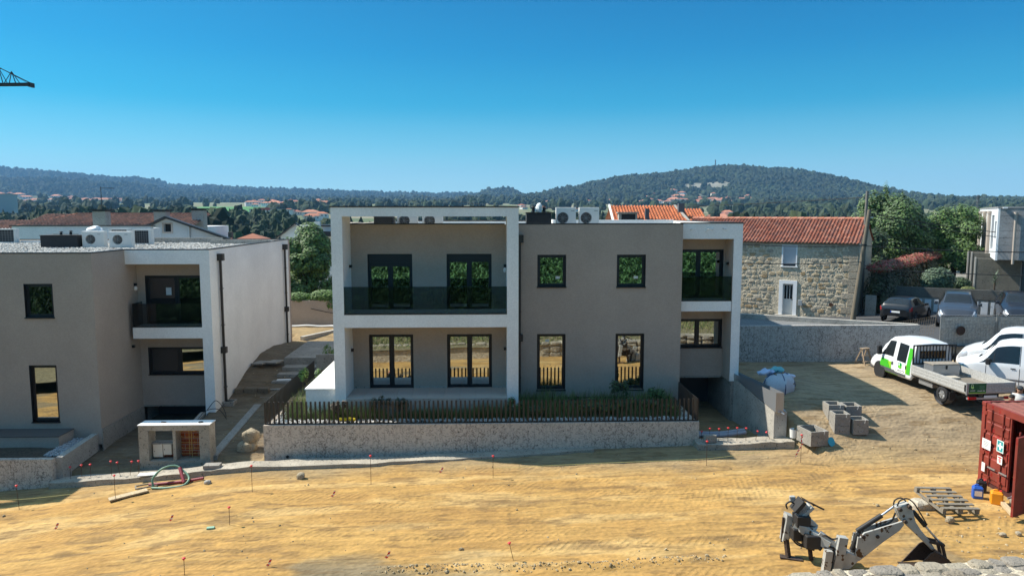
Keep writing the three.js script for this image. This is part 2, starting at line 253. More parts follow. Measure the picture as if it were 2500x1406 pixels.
// ---------------------------------------------------------------- houses: shared pieces
function windowPart(parent, x0, x1, y0, y1, z, { split = 0, depth = .12, fr = .07, glass = mGlass, sill = true, shutter = 0, opener = null } = {}) {
  // frame set back in the opening; z is the wall face, panes lie behind the frame's face
  const zf = z - .10, yt = y1 - shutter, geo = [box(x0, x1, y0, y0 + fr, zf - .07, zf), box(x0, x1, yt - fr, yt, zf - .07, zf), box(x0, x0 + fr, y0 + fr, yt - fr, zf - .07, zf), box(x1 - fr, x1, y0 + fr, yt - fr, zf - .07, zf)];
  const xs = [x0 + fr]; if (split) for (let i = 1; i < split; i++) { const m = x0 + (x1 - x0) * i / split; geo.push(box(m - .05, m + .05, y0 + fr, yt - fr, zf - .068, zf + .003)); xs.push(m - .05, m + .05); } xs.push(x1 - fr);
  const w = mesh('window', geo, mDark, parent);
  for (let i = 0; i < xs.length; i += 2) {
    const a = xs[i], b = xs[i + 1], s = .045;
    mesh('sash', [box(a, b, y0 + fr, y0 + fr + s, zf - .05, zf - .012), box(a, b, yt - fr - s, yt - fr, zf - .05, zf - .012), box(a, a + s, y0 + fr + s, yt - fr - s, zf - .05, zf - .012), box(b - s, b, y0 + fr + s, yt - fr - s, zf - .05, zf - .012)], mDark, w);
    mesh('pane', [box(a + s, b - s, y0 + fr + s, yt - fr - s, zf - .04, zf - .03)], Array.isArray(glass) ? glass[i / 2] : glass, w);
  }
  mesh('opening_lining', [box(x0 - .0, x0 + .012, y0, y1, zf, z + .004), box(x1 - .012, x1, y0, y1, zf, z + .004), box(x0 + .012, x1 - .012, y1 - .012, y1, zf, z + .004)], mDark, w);
  if (sill) mesh('sill', [box(x0 - .02, x1 + .02, y0 - .035, y0, zf - .02, z + .05)], mDark, w);
  if (shutter) { mesh('shutter_box', [box(x0 + .012, x1 - .012, yt, y1 - .012, zf - .05, zf + .02), box(x0 + .012, x1 - .012, yt, yt + .03, zf + .02, zf + .035)], mDark, w); }
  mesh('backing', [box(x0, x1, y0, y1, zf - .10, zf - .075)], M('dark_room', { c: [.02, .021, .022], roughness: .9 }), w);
  return w;
}
function coping(parent, pts, y, w = .16) { for (let i = 0; i + 1 < pts.length; i++) { const [a, b] = [pts[i], pts[i + 1]], x0 = Math.min(a[0], b[0]) - w / 2, x1 = Math.max(a[0], b[0]) + w / 2, z0 = Math.min(a[1], b[1]) - w / 2, z1 = Math.max(a[1], b[1]) + w / 2; mesh('coping', [box(x0, x1, y, y + .045, z0, z1)], mCap, parent); } }
function downspout(parent, x, y0, y1, z, side) {  // square hopper, pipe and a lower joint box
  const m = mBronze, dx = side === 'x' ? .1 : 0, dz = side === 'z' ? .1 : 0, px = x + dx, pz = z + dz;
  const d = mesh('downspout', [box(px - .045, px + .045, y0, y1, pz - .04, pz + .04)], m, parent);
  mesh('hopper', [rbox(px - .14, px + .14, y1 - .05, y1 + .24, pz - .13, pz + .1, .012)], m, d);
  mesh('joint_box', [rbox(px - .12, px + .12, lerp(y0, y1, .36), lerp(y0, y1, .36) + .26, pz - .11, pz + .11, .012)], m, d);
  for (const t of [.12, .55, .8]) mesh('bracket', [box(px - .06, px + .06, lerp(y0, y1, t), lerp(y0, y1, t) + .03, pz - .1, pz + .05)], m, d);
}
function wallLamp(parent, x, y, z, bulb) { const l = mesh('wall_lamp', [rbox(x - .05, x + .05, y - .055, y + .055, z - .05, z + .05, .008)], mDark, parent); if (bulb) { const g = new THREE.SphereGeometry(.07, 10, 8); g.scale(1, 1.35, 1); g.translate(x, y - .16, z); mesh('wrapped_bulb', [uvBox(g)], mWhitePlastic, l); } }

// ---------------------------------------------------------------- the main house
const house = thing('main_house', 'two-storey taupe and white flat-roofed house behind the slatted garden fence', 'house', [0, 0, 0]);
{
  const H = house, zf = -27, zF = -25.5;
  // right taupe block and loggia back wall
  const holesR = [[1.80, 2.885, 4.23, 5.44], [4.81, 5.905, 4.22, 5.44], [1.80, 2.885, .265, 2.43], [4.80, 5.90, .265, 2.43]];
  mesh('wall', [wallXY(.62, 7.30, -.02, 6.575, zf, .3, holesR)], mBeige, H);
  const holesL = [[-4.555, -2.895, 3.36, 5.48], [-1.61, .075, 3.36, 5.48], [-4.56, -2.90, .37, 2.44], [-1.62, .077, .37, 2.44]];
  mesh('wall', [wallXY(-5.17, .62, .1, 6.575, zf - .002, .3, holesL)], mBeige, H);
  // the white frame: piers, beam, balcony slab
  mesh('pier', [box(-5.56, -5.17, -.15, 6.88, -26.998, zF)], mWhite, H); mesh('pier', [box(.62, 1.03, -.15, 6.88, -26.998, zF)], mWhite, H);
  mesh('beam', [box(-5.56, 1.03, 6.88, 7.2, -25.9, zF)], mWhite, H);
  mesh('beam', [box(-5.56, -5.17, 6.88, 7.2, -28.2, -25.9)], mWhite, H); mesh('beam', [box(.62, 1.03, 6.88, 7.2, -27.6, -25.9)], mWhite, H);
  mesh('terrace_roof_slab', [box(-5.168, .618, 6.97, 7.19, -28.2, -25.9)], mWhite, H);
  mesh('balcony_slab', [box(-5.17, .62, 2.94, 3.40, -27, zF - .004)], mWhite, H);
  coping(H, [[-5.52, -25.55], [.99, -25.55]], 7.2, .14); coping(H, [[-5.52, -28.1], [-5.52, -25.64]], 7.2, .14); coping(H, [[.99, -27.5], [.99, -25.64]], 7.2, .14);
  const terraceTiles = []; const rail0 = mesh('railing', [box(-5.17, .62, 3.40, 3.44, zF - .07, zF + .004)], mCap, H);
  mesh('glass_panel', [box(-5.165, .615, 3.44, 4.40, zF - .04, zF - .028)], mRail, rail0);
  // terrace: slab and pale floor tiles laid with open joints
  const ter = mesh('terrace', [box(-5.17, .62, -.3, .355, -27, -25.45)], mConcreteLight, H);
  { const tm = [0, 1, 2].map((k) => M('terrace_tile_' + k, { c: [[.50, .47, .43], [.46, .43, .40], [.53, .50, .45]][k], map: plasterGrain, roughness: .6 })); let k = 0; for (let i = 0; i < 10; i++) for (let j = 0; j < 3; j++) { const x0 = -5.16 + i * .578, z0 = -26.99 + j * .51; mesh('tile', [box(x0 + .004, x0 + .574, .357, .378, z0 + .004, z0 + .506)], tm[(k++ * 7) % 3], ter); } for (const [a, b] of [[-5.17, -4.57], [-2.89, -1.63], [.085, .62]]) mesh('skirting', [box(a, b, .378, .45, -26.998, -26.985)], mConcreteLight, ter); }
  // windows
  for (const h of holesR) windowPart(H, h[0], h[1], h[2], h[3], zf);
  windowPart(H, ...holesL[0].slice(0, 4), zf, { split: 2, shutter: .36, sill: false }); windowPart(H, ...holesL[1], zf, { split: 2, shutter: .2, sill: false });
  windowPart(H, ...holesL[2], zf, { split: 2, sill: false }); windowPart(H, ...holesL[3], zf, { split: 2, sill: false });
  const stick = M('sticker', { c: [.55, .62, .58], roughness: .6 });
  mesh('window_sticker', [box(2.50, 2.66, 4.52, 4.62, zf - .128, zf - .126)], stick, H); mesh('window_sticker', [box(5.48, 5.64, 4.52, 4.62, zf - .128, zf - .126)], stick, H); mesh('window_sticker', [box(2.12, 2.27, 2.10, 2.2, zf - .128, zf - .126)], stick, H);
  downspout(H, 1.13, .05, 5.95, -27, 'z');
  wallLamp(H, -5.11, 5.05, -26.6); wallLamp(H, .57, 5.06, -26.6, true); wallLamp(H, -5.11, 1.93, -26.6); wallLamp(H, .57, 1.95, -26.6);
  // right white part with two recesses above the garage
  const zR = -27.3, zb = -28.2;
  mesh('wall', [wallXY(9.33, 9.69, .48, 6.60, zR, .3)], mWhite, H);
  mesh('beam', [box(7.302, 9.33, 6.015, 6.60, -28.2, zR)], mWhite, H); mesh('balcony_slab', [box(7.302, 9.33, 3.23, 3.62, zb, zR)], mWhite, H);
  mesh('inner_cheek', [box(9.325, 9.345, .488, 6.015, zb, zR - .0)], mBeigeLight, H);
  mesh('wall', [wallXY(7.0, 9.5, .5, 6.1, zb, .25, [[7.32, 9.26, 3.64, 5.57], [7.32, 9.29, 1.66, 2.80]])], mBeige, H);
  mesh('wall', [box(7.0, 7.298, -1.2, 6.575, zb, -27.002)], mBeige, H);
  windowPart(H, 7.32, 9.26, 3.64, 5.57, zb, { split: 2, sill: false }); windowPart(H, 7.32, 9.29, 1.66, 2.80, zb, { split: 2 });
  const rail1 = mesh('railing', [box(7.302, 9.33, 3.62, 3.655, zR - .07, zR + .004)], mCap, H); mesh('glass_panel', [box(7.31, 9.325, 3.655, 4.58, zR - .04, zR - .028)], mRail, rail1);
  wallLamp(H, 9.27, 5.05, -27.75);
  mesh('garage_soffit', [box(7.0, 9.6, .42, .5, -34, zb)], mConcrete, H);
  mesh('garage_wall', [box(6.9, 7.25, -1.3, .42, -34, zb), box(7.0, 9.7, -1.3, .42, -34.2, -34)], mConcrete, H);
  mesh('garage_wall', [box(9.40, 9.66, -1.4, .48, -34, zR - .02)], mConcrete, H);
  mesh('garage_door', [box(7.25, 9.4, -1.25, .42, -30.3, -30.2)], M('garage_panel', { c: [.06, .062, .066], roughness: .5 }), H);
  // side and back walls, roof
  mesh('side_wall', [box(9.39, 9.69, .5, 6.6, -41, zR - .3)], mWhite, H);
  mesh('side_wall', [box(-5.56, -5.26, -.1, 6.575, -41, -27.0)], mBeige, H);
  mesh('back_wall', [box(-5.56, 9.69, -.1, 6.55, -41.2, -41)], mBeige, H);
  // balcony on the left side
  mesh('side_balcony', [box(-6.05, -5.56, 3.12, 3.55, -31.6, -28.4)], mBeigeLight, H); mesh('side_canopy', [box(-6.15, -5.56, 6.2, 6.6, -31.8, -28.2)], mBeigeLight, H); coping(H, [[-6.09, -31.74], [-6.09, -28.28]], 6.6, .1);
  const rail2 = mesh('railing', [box(-6.05, -5.56, 3.55, 3.59, -28.46, -28.4), box(-6.05, -5.99, 3.55, 3.59, -31.6, -28.46)], mCap, H); mesh('glass_panel', [box(-6.04, -5.57, 3.59, 4.55, -28.44, -28.428), box(-6.04, -6.028, 3.59, 4.55, -31.58, -28.46)], mRail, rail2);
  const roof = mesh('roof', [box(-5.26, 9.39, 6.18, 6.3, -41, -27.4)], mConcreteLight, H);
  coping(H, [[1.11, -27.06], [7.24, -27.06]], 6.575, .14); coping(H, [[-5.1, -27.06], [.5, -27.06]], 6.575, .14); coping(H, [[7.37, -27.36], [9.63, -27.36]], 6.60, .14); coping(H, [[9.63, -41], [9.63, -27.5]], 6.60, .14); coping(H, [[-5.4, -41.1], [9.5, -41.1]], 6.555, .14);
  mesh('parapet', [box(-5.26, 9.39, 6.3, 6.52, -40.95, -40.8), box(3.2, 9.3, 6.3, 6.66, -36.4, -36.25), box(3.2, 3.35, 6.3, 6.66, -40.8, -36.4)], mWhite, H);
  { const r = RNG(4), ms = [], cs = [], g = new THREE.IcosahedronGeometry(1, 0); for (let i = 0; i < 5200; i++) { const s = .022 + .018 * r(), c = .5 + .35 * r(); ms.push(mtx([-5.15 + r() * 14.4, 6.31 + r() * .1, -27.2 - r() * 8], [r() * 3, r() * 3, 0], [s, s * .7, s])); cs.push(new THREE.Color().setRGB(c, c * .97, c * .92)); } instances('roof_gravel', g, M('gravel', { c: [1, 1, 1], roughness: .9 }), ms, cs, roof); }
}
// garden in front of it: retaining wall, soil, fence
{
  const gw = mesh('garden_retaining_wall', [box(-7.80, 7.33, -2.2, -.26, -24.6, -24.38), box(-7.80, -7.58, -1.9, -.26, -32.4, -24.6), box(7.11, 7.33, -1.6, -.26, -27.9, -24.6)], mFlake); tag(gw, 'long low concrete wall with dark flake-board marks under the slatted fence', 'wall');
  { const f = []; for (let x = -7.2; x < 7; x += 1.22) { f.push(cyl([x, -.55, -24.40], [x, -.55, -24.372], .018, .018, 8)); f.push(cyl([x + .3, -1.05, -24.40], [x + .3, -1.05, -24.372], .018, .018, 8)); } mesh('tie_hole', f, M('hole', { c: [.015, .014, .013], roughness: 1 }), gw); }
  mesh('drain_pipe', [cyl([-7.0, -1.36, -24.45], [-7.0, -1.36, -24.33], .05), cyl([3.2, -1.22, -24.45], [3.2, -1.22, -24.33], .05)], mBlack, gw);
  const soil = struct('garden_soil', gridSheet(-7.6, 7.12, -32.3, -24.58, .2, (x, z) => -.33 + .08 * fbm(x, z, 3, 5) + .26 * sstep(-25.4, -26.9, z), true), M('garden_earth', { c: [.13, .10, .065], map: grain(1.2, 24, .5, 14), roughness: 1 }));
  const fence = thing('garden_fence', 'low fence of upright bronze slats on top of the concrete garden wall', 'fence');
  const slatG = rbox(-.03, .03, 0, .765, -.02, .02, .004), put = (x, z, ry = 0) => { const o = mesh('slat', slatG, mBronze, fence); o.position.set(x, -.225, z); o.rotation.y = ry; };
  mesh('rail', [box(-7.78, 7.31, -.262, -.225, -24.52, -24.46), box(-7.78, -7.72, -.262, -.225, -31.5, -24.52), box(7.25, 7.31, -.262, -.225, -27.2, -24.52)], mDark, fence);
  for (let i = 0; i <= 96; i++) put(-7.75 + i * (15.03 / 96), -24.49);
  for (let i = 1; i <= 44; i++) put(-7.75, -24.49 - i * .158, Math.PI / 2);
  for (let i = 1; i <= 16; i++) put(7.28, -24.49 - i * .158, Math.PI / 2);
  // pebble strip along the wall
  const r = RNG(9), ms = [], cs = [], g = new THREE.IcosahedronGeometry(1, 0); for (let i = 0; i < 2600; i++) { const k = r(); let x, z; if (k < .62) { x = -7.55 + r() * 14.6; z = -24.6 - r() * .42; } else if (k < .86) { x = -7.55 + r() * .5; z = -24.6 - r() * 6.5; } else { x = 6.7 + r() * .4; z = -24.6 - r() * 2.3; } const s = .022 + .022 * r(), c = .45 + .4 * r(); ms.push(mtx([x, -.29 + r() * .05, z], [r() * 3, r() * 3, 0], [s, s * .7, s])); cs.push(new THREE.Color().setRGB(c, c * .96, c * .9)); }
  tag(instances('pebble_strip', g, M('gravel', {}), ms, cs), 'strip of pale pebbles inside the slatted garden fence', 'pebbles');
  const pb = thing('service_bench', 'white rendered low box beside the left pier of the main house', 'planter box'); mesh('body', [box(-6.66, -5.565, -.3, .655, -31.2, -25.72)], mWhite, pb); mesh('top_slab', [box(-6.69, -5.56, .655, .695, -31.23, -25.69)], mWhite, pb);
}
// ---------------------------------------------------------------- the twin house on the left
const twin = thing('twin_house', 'white and taupe flat-roofed house at the left edge with gravel roof and dark downspouts', 'house');
{
  const H = twin, z0 = -26.7, zW = -29.1, zb = -30;
  mesh('wall', [wallXY(-27.4, -14.53, -1.6, 5.53, z0, .3, [[-17.02, -15.985, 3.19, 4.43], [-17.03, -16.03, -.73, 1.41]])], mBeige, H);
  const leaves = M('tinted_glass', { c: [.085, .09, .09], roughness: .02, metalness: 1 });
  windowPart(H, -17.02, -15.985, 3.19, 4.43, z0, { glass: leaves }); windowPart(H, -17.03, -16.03, -.73, 1.41, z0);
  mesh('wall', [box(-14.83, -14.53, -1.8, 5.53, -30.3, z0 - .3)], mBeige, H);
  // white frame with its recesses
  mesh('beam', [box(-14.528, -11.2, 4.97, 5.53, -29.6, zW), box(-14.528, -11.5, 4.972, 5.53, zb, -29.6)], mWhite, H);
  mesh('balcony_slab', [box(-14.36, -11.6, 1.97, 2.42, zb, zW)], mWhite, H);
  mesh('pier', [box(-11.6, -11.2, -1.6, 4.97, -29.6, zW)], mWhite, H);
  mesh('wall', [wallXY(-14.53, -11.5, -1.0, 4.97, zb, .25, [[-14.2, -11.72, 2.44, 4.44], [-14.22, -11.74, .31, 1.45]])], mBeige, H);
  windowPart(H, -14.2, -11.72, 2.44, 4.44, zb, { split: 2, sill: false, glass: [mGlassDark, leaves] }); windowPart(H, -14.22, -11.74, .31, 1.45, zb, { split: 2, glass: [mGlassDark, mGlass] });
  mesh('paper_notice', [box(-13.42, -13.2, 3.62, 3.93, zb - .128, zb - .124)], M('paper', { c: [.7, .72, .72], roughness: .8 }), H);
  const rail = mesh('railing', [box(-14.36, -11.6, 2.42, 2.455, zW - .07, zW + .004)], mCap, H); mesh('glass_panel', [box(-14.35, -11.605, 2.455, 3.38, zW - .04, zW - .028)], mRail, rail); mesh('glass_panel', [box(-14.36, -14.348, 2.455, 3.38, -29.97, zW - .05)], mRail, rail);
  wallLamp(H, -14.46, 4.1, -29.72, true); wallLamp(H, -14.46, 1.62, -29.3);
  mesh('side_wall', [box(-11.5, -11.2, -1.9, 5.53, -40.4, -29.6)], mWhite, H);
  mesh('back_wall', [box(-27.4, -11.2, -1, 5.53, -40.7, -40.4)], mBeige, H);
  downspout(H, -11.2, -1.0, 5.1, -30.0, 'x'); downspout(H, -11.2, -.28, 5.08, -39.4, 'x');
  mesh('garage_ceiling', [box(-14.53, -11.5, -1.06, -1.0, -35, zb)], mConcrete, H); mesh('garage_wall', [box(-14.8, -14.53, -2.1, -1.0, -35, zb), box(-14.8, -11.5, -2.1, -1.0, -35.2, -35)], mConcrete, H); mesh('garage_door', [box(-14.5, -11.5, -2.0, -1.0, -31.4, -31.3)], M('garage_panel', {}), H);
  // the frame standing forward at the far side, out of view; its shadow reaches the road
  mesh('pier', [box(-21.2, -20.8, -2.2, 6.2, z0, -25.2)], mWhite, H); mesh('pier', [box(-27.4, -27.0, -2.2, 6.2, z0, -25.2)], mWhite, H); mesh('beam', [box(-27.0, -21.2, 5.85, 6.2, -25.6, -25.2)], mWhite, H); mesh('balcony_slab', [box(-27.0, -21.2, 1.9, 2.35, z0, -25.2)], mWhite, H);
  mesh('basement_wall', [box(-14.53, -14.49, -2.3, -1.03, -30.0, -26.7)], mConcrete, H);
  // roof
  const roof = mesh('roof', [box(-27.1, -11.5, 5.2, 5.33, -40.4, -29.4), box(-27.1, -14.83, 5.2, 5.33, -29.4, -27.0)], M('roof_felt', { c: [.24, .225, .2], map: concreteMap, roughness: .95 }), H);
  mesh('parapet', [box(-27.1, -11.5, 5.33, 5.5, -40.4, -40.25)], mWhite, H); mesh('parapet', [box(-14.6, -11.5, 5.33, 5.62, -38.3, -38.15)], mConcreteLight, H); mesh('parapet', [box(-20.5, -14.7, 5.33, 5.66, -40.2, -40.05)], mConcreteLight, H);
  coping(H, [[-27.3, -26.76], [-14.59, -26.76]], 5.53, .14); coping(H, [[-14.59, -29.1], [-14.59, -26.9]], 5.53, .14); coping(H, [[-14.45, -29.17], [-11.26, -29.17]], 5.53, .14); coping(H, [[-11.26, -40.5], [-11.26, -29.3]], 5.53, .14); coping(H, [[-27.3, -40.6], [-11.4, -40.6]], 5.53, .14);
  const r = RNG(14), ms = [], cs = [], g = new THREE.IcosahedronGeometry(1, 0); for (let i = 0; i < 26000; i++) { const x = -27 + r() * 15.4, z = -40 + r() * (x < -14.9 ? 12.9 : 10.6); const s = .022 + .026 * r(), c = .30 + .5 * r(); ms.push(mtx([x, 5.335 + r() * .07, z], [r() * 3, r() * 3, 0], [s * 1.2, s * .7, s])); cs.push(new THREE.Color().setRGB(c, c * .94, c * .84)); } instances('roof_gravel', g, M('gravel', {}), ms, cs, roof);
}
// garden of the twin house, driveway walls
{
  const w1 = mesh('low_garden_wall', [box(-27, -14.9, -2.9, -1.32, -24.42, -24.2)], mFlake); tag(w1, 'low flake-marked concrete wall at the far left edge below the taupe house', 'wall');
  const w2 = thing('driveway_wall', 'slanting concrete wall edging the sunken driveway under the left house', 'wall'); mesh('wall_body', [prism([[-24.42, -2.9], [-24.42, -1.32], [-26.7, -1.2], [-30.2, -1.15], [-30.2, -2.9]].map(([z, y]) => [-z, y]), 0, .22).rotateY(Math.PI / 2).translate(-14.9, 0, 0)], mConcreteLight, w2);
  struct('garden_soil', gridSheet(-27, -14.9, -26.7, -24.4, .25, (x, z) => -1.46 + .12 * fbm(x, z, 3, 15), true), M('garden_earth', {}));
  const st = thing('entrance_step', 'wide taupe platform with dark edge below the left house window', 'step'); mesh('body', [box(-27, -15.55, -1.5, -1.02, -26.7, -25.75)], mBeige, st); mesh('edge_cap', [box(-27, -15.53, -1.02, -.985, -26.7, -25.73)], M('dark_taupe', { c: [.11, .10, .09], roughness: .7 }), st);
  const r = RNG(19), ms = [], cs = [], g = new THREE.IcosahedronGeometry(1, 0); for (let i = 0; i < 900; i++) { const s = .02 + .02 * r(), c = .25 + .25 * r(); ms.push(mtx([-15.5 + r() * .55, -1.38 + r() * .05, -26.6 + r() * 1.9], [r() * 3, r() * 3, 0], [s, s * .7, s])); cs.push(new THREE.Color().setRGB(c, c, c)); } tag(instances('gravel_border', g, M('gravel', {}), ms, cs), 'grey gravel border in the shade beside the left driveway wall', 'gravel');
  const w3 = thing('driveway_side_wall', 'pale concrete kerb wall on the alley side of the left driveway', 'wall'); mesh('wall_body', [prism([[25.4, -2.4], [25.4, -1.62], [29.2, -1.1], [29.2, -2.4]], 0, .2).rotateY(Math.PI / 2).translate(-11.85, 0, 0)], mConcreteLight, w3);
}
// concrete steps of the alley, small walls, planks, stones
{
  const st = thing('alley_steps', 'concrete steps climbing the alley between the two new houses', 'steps');
  for (let i = 0; i < 6; i++) mesh('step', [box(-10.0 + .07 * i, -7.9, -1.6, -1.08 + i * .19, -36.6, -30.1 - i * .62)], mConcrete, st);
  mesh('landing', [box(-9.75, -7.9, -1.6, .18, -38.4, -33.9)], mConcrete, st);
  const kb = thing('alley_kerb', 'flat concrete strip running up the alley beside the slatted fence', 'kerb'); mesh('strip', [prism([[24.9, -1.75], [24.9, -1.48], [29.9, -.98], [29.9, -1.6]], 0, .3).rotateY(Math.PI / 2).translate(-9.9, 0, 0)], mConcrete, kb);
  tag(mesh('low_block_wall', [box(-7.88, -5.6, -.6, .62, -32.6, -32.4)], mConcrete), 'short grey concrete wall closing the garden behind the white box', 'wall');
  tag(mesh('alley_kerb_stone', [turn(box(-.12, .12, -.25, .12, -1.7, 1.7), { y: -.5 }, [-9.9, -.12, -42.4])], mConcreteLight), 'pale kerb stone lying obliquely on the sand at the end of the alley', 'kerb');
  const sw = thing('rubble_stone_row', 'row of three rough stones crossing the alley beside the steps', 'stones'); let x = -11.15; for (const w of [.42, .6, .5]) { const g = rbox(x + .02, x + w - .02, -.95, -.58, -31.35, -31.05, .05, 2), p = g.attributes.position; for (let i = 0; i < p.count; i++) p.setXYZ(i, p.getX(i) + .03 * (vnoise(p.getY(i) * 9, p.getZ(i) * 9, 2) - .5), p.getY(i), p.getZ(i) + .05 * (vnoise(p.getX(i) * 9, p.getY(i) * 9, 4) - .5)); g.computeVertexNormals(); mesh('stone', [g], M('rough_stone', { c: [.22, .18, .13], map: concreteMap, roughness: .95 }), sw); x += w; }
  const pv = thing('loose_paving_slabs', 'two flat grey slabs lying on the dark soil beside the steps', 'slabs'); for (let i = 0; i < 2; i++) mesh('slab', [turn(box(-.3, .3, -.03, .03, -.35, .35), { y: -.3, z: .04 }, [-10.75 + i * .62, .02 + .02 * i, -33.6 - i * .1])], mConcrete, pv);
  tag(mesh('foam_sheet', [turn(box(-.3, .3, -.02, .02, -.12, .12), { y: .1 }, [-9.3, -.48, -32.2])], mWhitePlastic), 'small white sheet lying on an alley step', 'sheet');
  tag(mesh('spout_gully_box', [box(-11.17, -10.72, -1.15, -.84, -30.25, -30.2), box(-11.17, -10.72, -1.15, -.84, -29.8, -29.75), box(-11.17, -11.12, -1.15, -.84, -30.2, -29.8), box(-10.77, -10.72, -1.15, -.84, -30.2, -29.8)], mConcrete), 'open concrete gully box under the near downspout of the left house', 'gully');
  for (const [pts, l] of [[[[-11.6, -1.2, -28.0], [-11.2, -.75, -28.1], [-10.75, -.72, -28.2], [-10.5, -1.2, -28.4]], 'thin black cable arching beside the driveway kerb, in front'], [[[-11.5, -.95, -29.0], [-11.1, -.55, -28.9], [-10.7, -.9, -28.7], [-10.6, -1.2, -28.6]], 'thin black cable arching out beside the white pier foot']]) tag(mesh('cable', [tube(pts, .014)], mBlack), l, 'cable');
  // the taupe wall closing the alley, cable, film
  tag(mesh('boundary_wall', [box(-16, -4, -.4, 1.45, -46.2, -46)], mBeigeLight), 'taupe rendered wall at the far end of the alley under the trees', 'wall');
  tag(mesh('hanging_cable', [tube([[-11.4, .95, -45.9], [-10.4, .72, -45.9], [-9.2, .55, -45.9], [-8, .62, -45.9], [-7, .8, -45.9]], .02)], mBlack), 'black cable sagging across the taupe boundary wall', 'cable');
  { const pts = []; for (let i = 0; i < 9; i++) pts.push([-13 + i * .75, -.12 + .06 * hash(i, 3), -45.3 + .25 * hash(i, 5)]); tag(mesh('plastic_film_roll', [tube(pts, .08, 40, 7)], mWhitePlastic), 'crumpled white plastic film along the foot of the boundary wall', 'film'); }
}
// ---------------------------------------------------------------- plant on the roofs
function acUnit(label, x, y, z, ry, group = 'air conditioning units on the roofs', w = .86, h = .68) {
  const t = thing('air_conditioner', label, 'air conditioner', [x, y, z], ry, group), m = M('ac_enamel', { c: [.66, .65, .61], roughness: .55 }), d = .32, cx = -.12;
  mesh('casing', [new THREE.ExtrudeGeometry((() => { const s = shape(rect(-w / 2, w / 2, .05, h)); const p = new THREE.Path(); p.absarc(cx, .05 + (h - .05) / 2, .225, 0, Math.PI * 2); s.holes.push(p); return s; })(), { depth: d, bevelEnabled: true, bevelSize: .012, bevelThickness: .012, bevelSegments: 1, curveSegments: 20 }).translate(0, 0, -d / 2)].map(uvBox), m, t);
  const cy = .05 + (h - .05) / 2; mesh('back_plate', [box(-w / 2 + .02, w / 2 - .02, .06, h - .02, -d / 2 + .03, -d / 2 + .05)], M('ac_dark', { c: [.05, .05, .052], roughness: .7 }), t);
  const gr = []; for (const R of [.05, .085, .12, .155, .19, .215]) gr.push(uvBox(new THREE.TorusGeometry(R, .005, 4, 24).translate(cx, cy, d / 2 + .012))); for (let k = 0; k < 4; k++) gr.push(turn(box(-.22, .22, -.005, .005, -.004, .004), { z: k * Math.PI / 4 }, [cx, cy, d / 2 + .012])); mesh('fan_grille', gr, M('ac_grille', { c: [.25, .25, .24], roughness: .6 }), t);
  const fan = []; for (let k = 0; k < 3; k++) fan.push(turn(box(.03, .2, -.05, .05, -.004, .004), { x: .5, z: 0 }).rotateZ(k * 2.094).translate(cx, cy, .06)); mesh('fan', fan, M('ac_dark', {}), t);
  mesh('logo', [box(.2, .34, h - .14, h - .11, d / 2 + .013, d / 2 + .0145)], M('ac_logo', { c: [.3, .3, .3] }), t);
  for (const s of [-1, 1]) mesh('foot', [box(s * w * .33 - .04, s * w * .33 + .04, 0, .06, -d / 2 - .03, d / 2 + .03)], M('ac_dark', {}), t);
  mesh('side_grille', [...Array(7)].map((_, i) => box(-w / 2 - .016, -w / 2 - .013, .1 + i * .075, .15 + i * .075, -.12, .12)), M('ac_dark', {}), t);
  return t;
}
function coilAC(label, x, y, z, ry, w = .8, h = .72) {   // seen from the back: dark coil behind a wire guard
  const t = thing('air_conditioner', label, 'air conditioner', [x, y, z], ry, 'air conditioning units on the roofs'), m = M('ac_enamel', {});
  mesh('casing', [box(-w / 2, -w / 2 + .12, .04, h, -.16, .16), box(w / 2 - .12, w / 2, .04, h, -.16, .16), box(-w / 2 + .12, w / 2 - .12, h - .06, h, -.16, .16), box(-w / 2 + .12, w / 2 - .12, .04, .09, -.16, .16)], m, t);
  mesh('coil', [box(-w / 2 + .12, w / 2 - .12, .09, h - .06, -.1, .12)], M('ac_dark', {}), t);
  const gr = []; for (let i = 1; i < 6; i++) gr.push(box(-w / 2 + .12 + i * (w - .24) / 6 - .005, -w / 2 + .12 + i * (w - .24) / 6 + .005, .09, h - .06, .15, .157)); for (let i = 1; i < 6; i++) gr.push(box(-w / 2 + .12, w / 2 - .12, .09 + i * .095, .1 + i * .095, .143, .15)); mesh('guard', gr, M('ac_grille', {}), t);
}
function plantBox(label, x0, x1, y0, y1, z0, z1, pipes) {
  const t = thing('roof_plant_box', label, 'roof box', [(x0 + x1) / 2, y0, (z0 + z1) / 2]), w = x1 - x0, d = z1 - z0, h = y1 - y0, m = M('bitumen', { c: [.03, .031, .034], map: concreteMap, roughness: .7 });
  mesh('body', [rbox(-w / 2, w / 2, 0, h, -d / 2, d / 2, .03)], m, t); mesh('top_slab', [rbox(-w / 2 - .03, w / 2 + .03, h, h + .03, -d / 2 - .03, d / 2 + .03, .01)], m, t);
  for (const [px, hh] of pipes) { const p = mesh('vent_pipe', [cyl([px, h, 0], [px, h + hh, 0], .06, .06, 12)], mBlack, t); mesh('vent_cap', [cyl([px, h + hh + .02, 0], [px, h + hh + .07, 0], .1, .06, 12), cyl([px, h + hh, 0], [px, h + hh + .02, 0], .03)], mBlack, p); }
  return t;
}
acUnit('white air conditioner with fan, nearest to the black box on the left house roof', -18.6, 5.36, -34.6, .05, undefined, .98, .78); acUnit('white air conditioner with fan, second from the black box on the left house roof', -17.15, 5.36, -34.2, .05, undefined, .98, .78);
coilAC('white air conditioner showing its dark coil, right of the pair on the left house roof', -17.95, 5.36, -38.0, -.1, .98, .8); coilAC('white air conditioner cut by the left picture edge on the gravel roof', -26.2, 5.36, -40.0, .1, 1.1, .8); coilAC('air conditioner half hidden behind the pair on the left house roof', -18.9, 5.36, -37.6, 0, 1.0, .85);
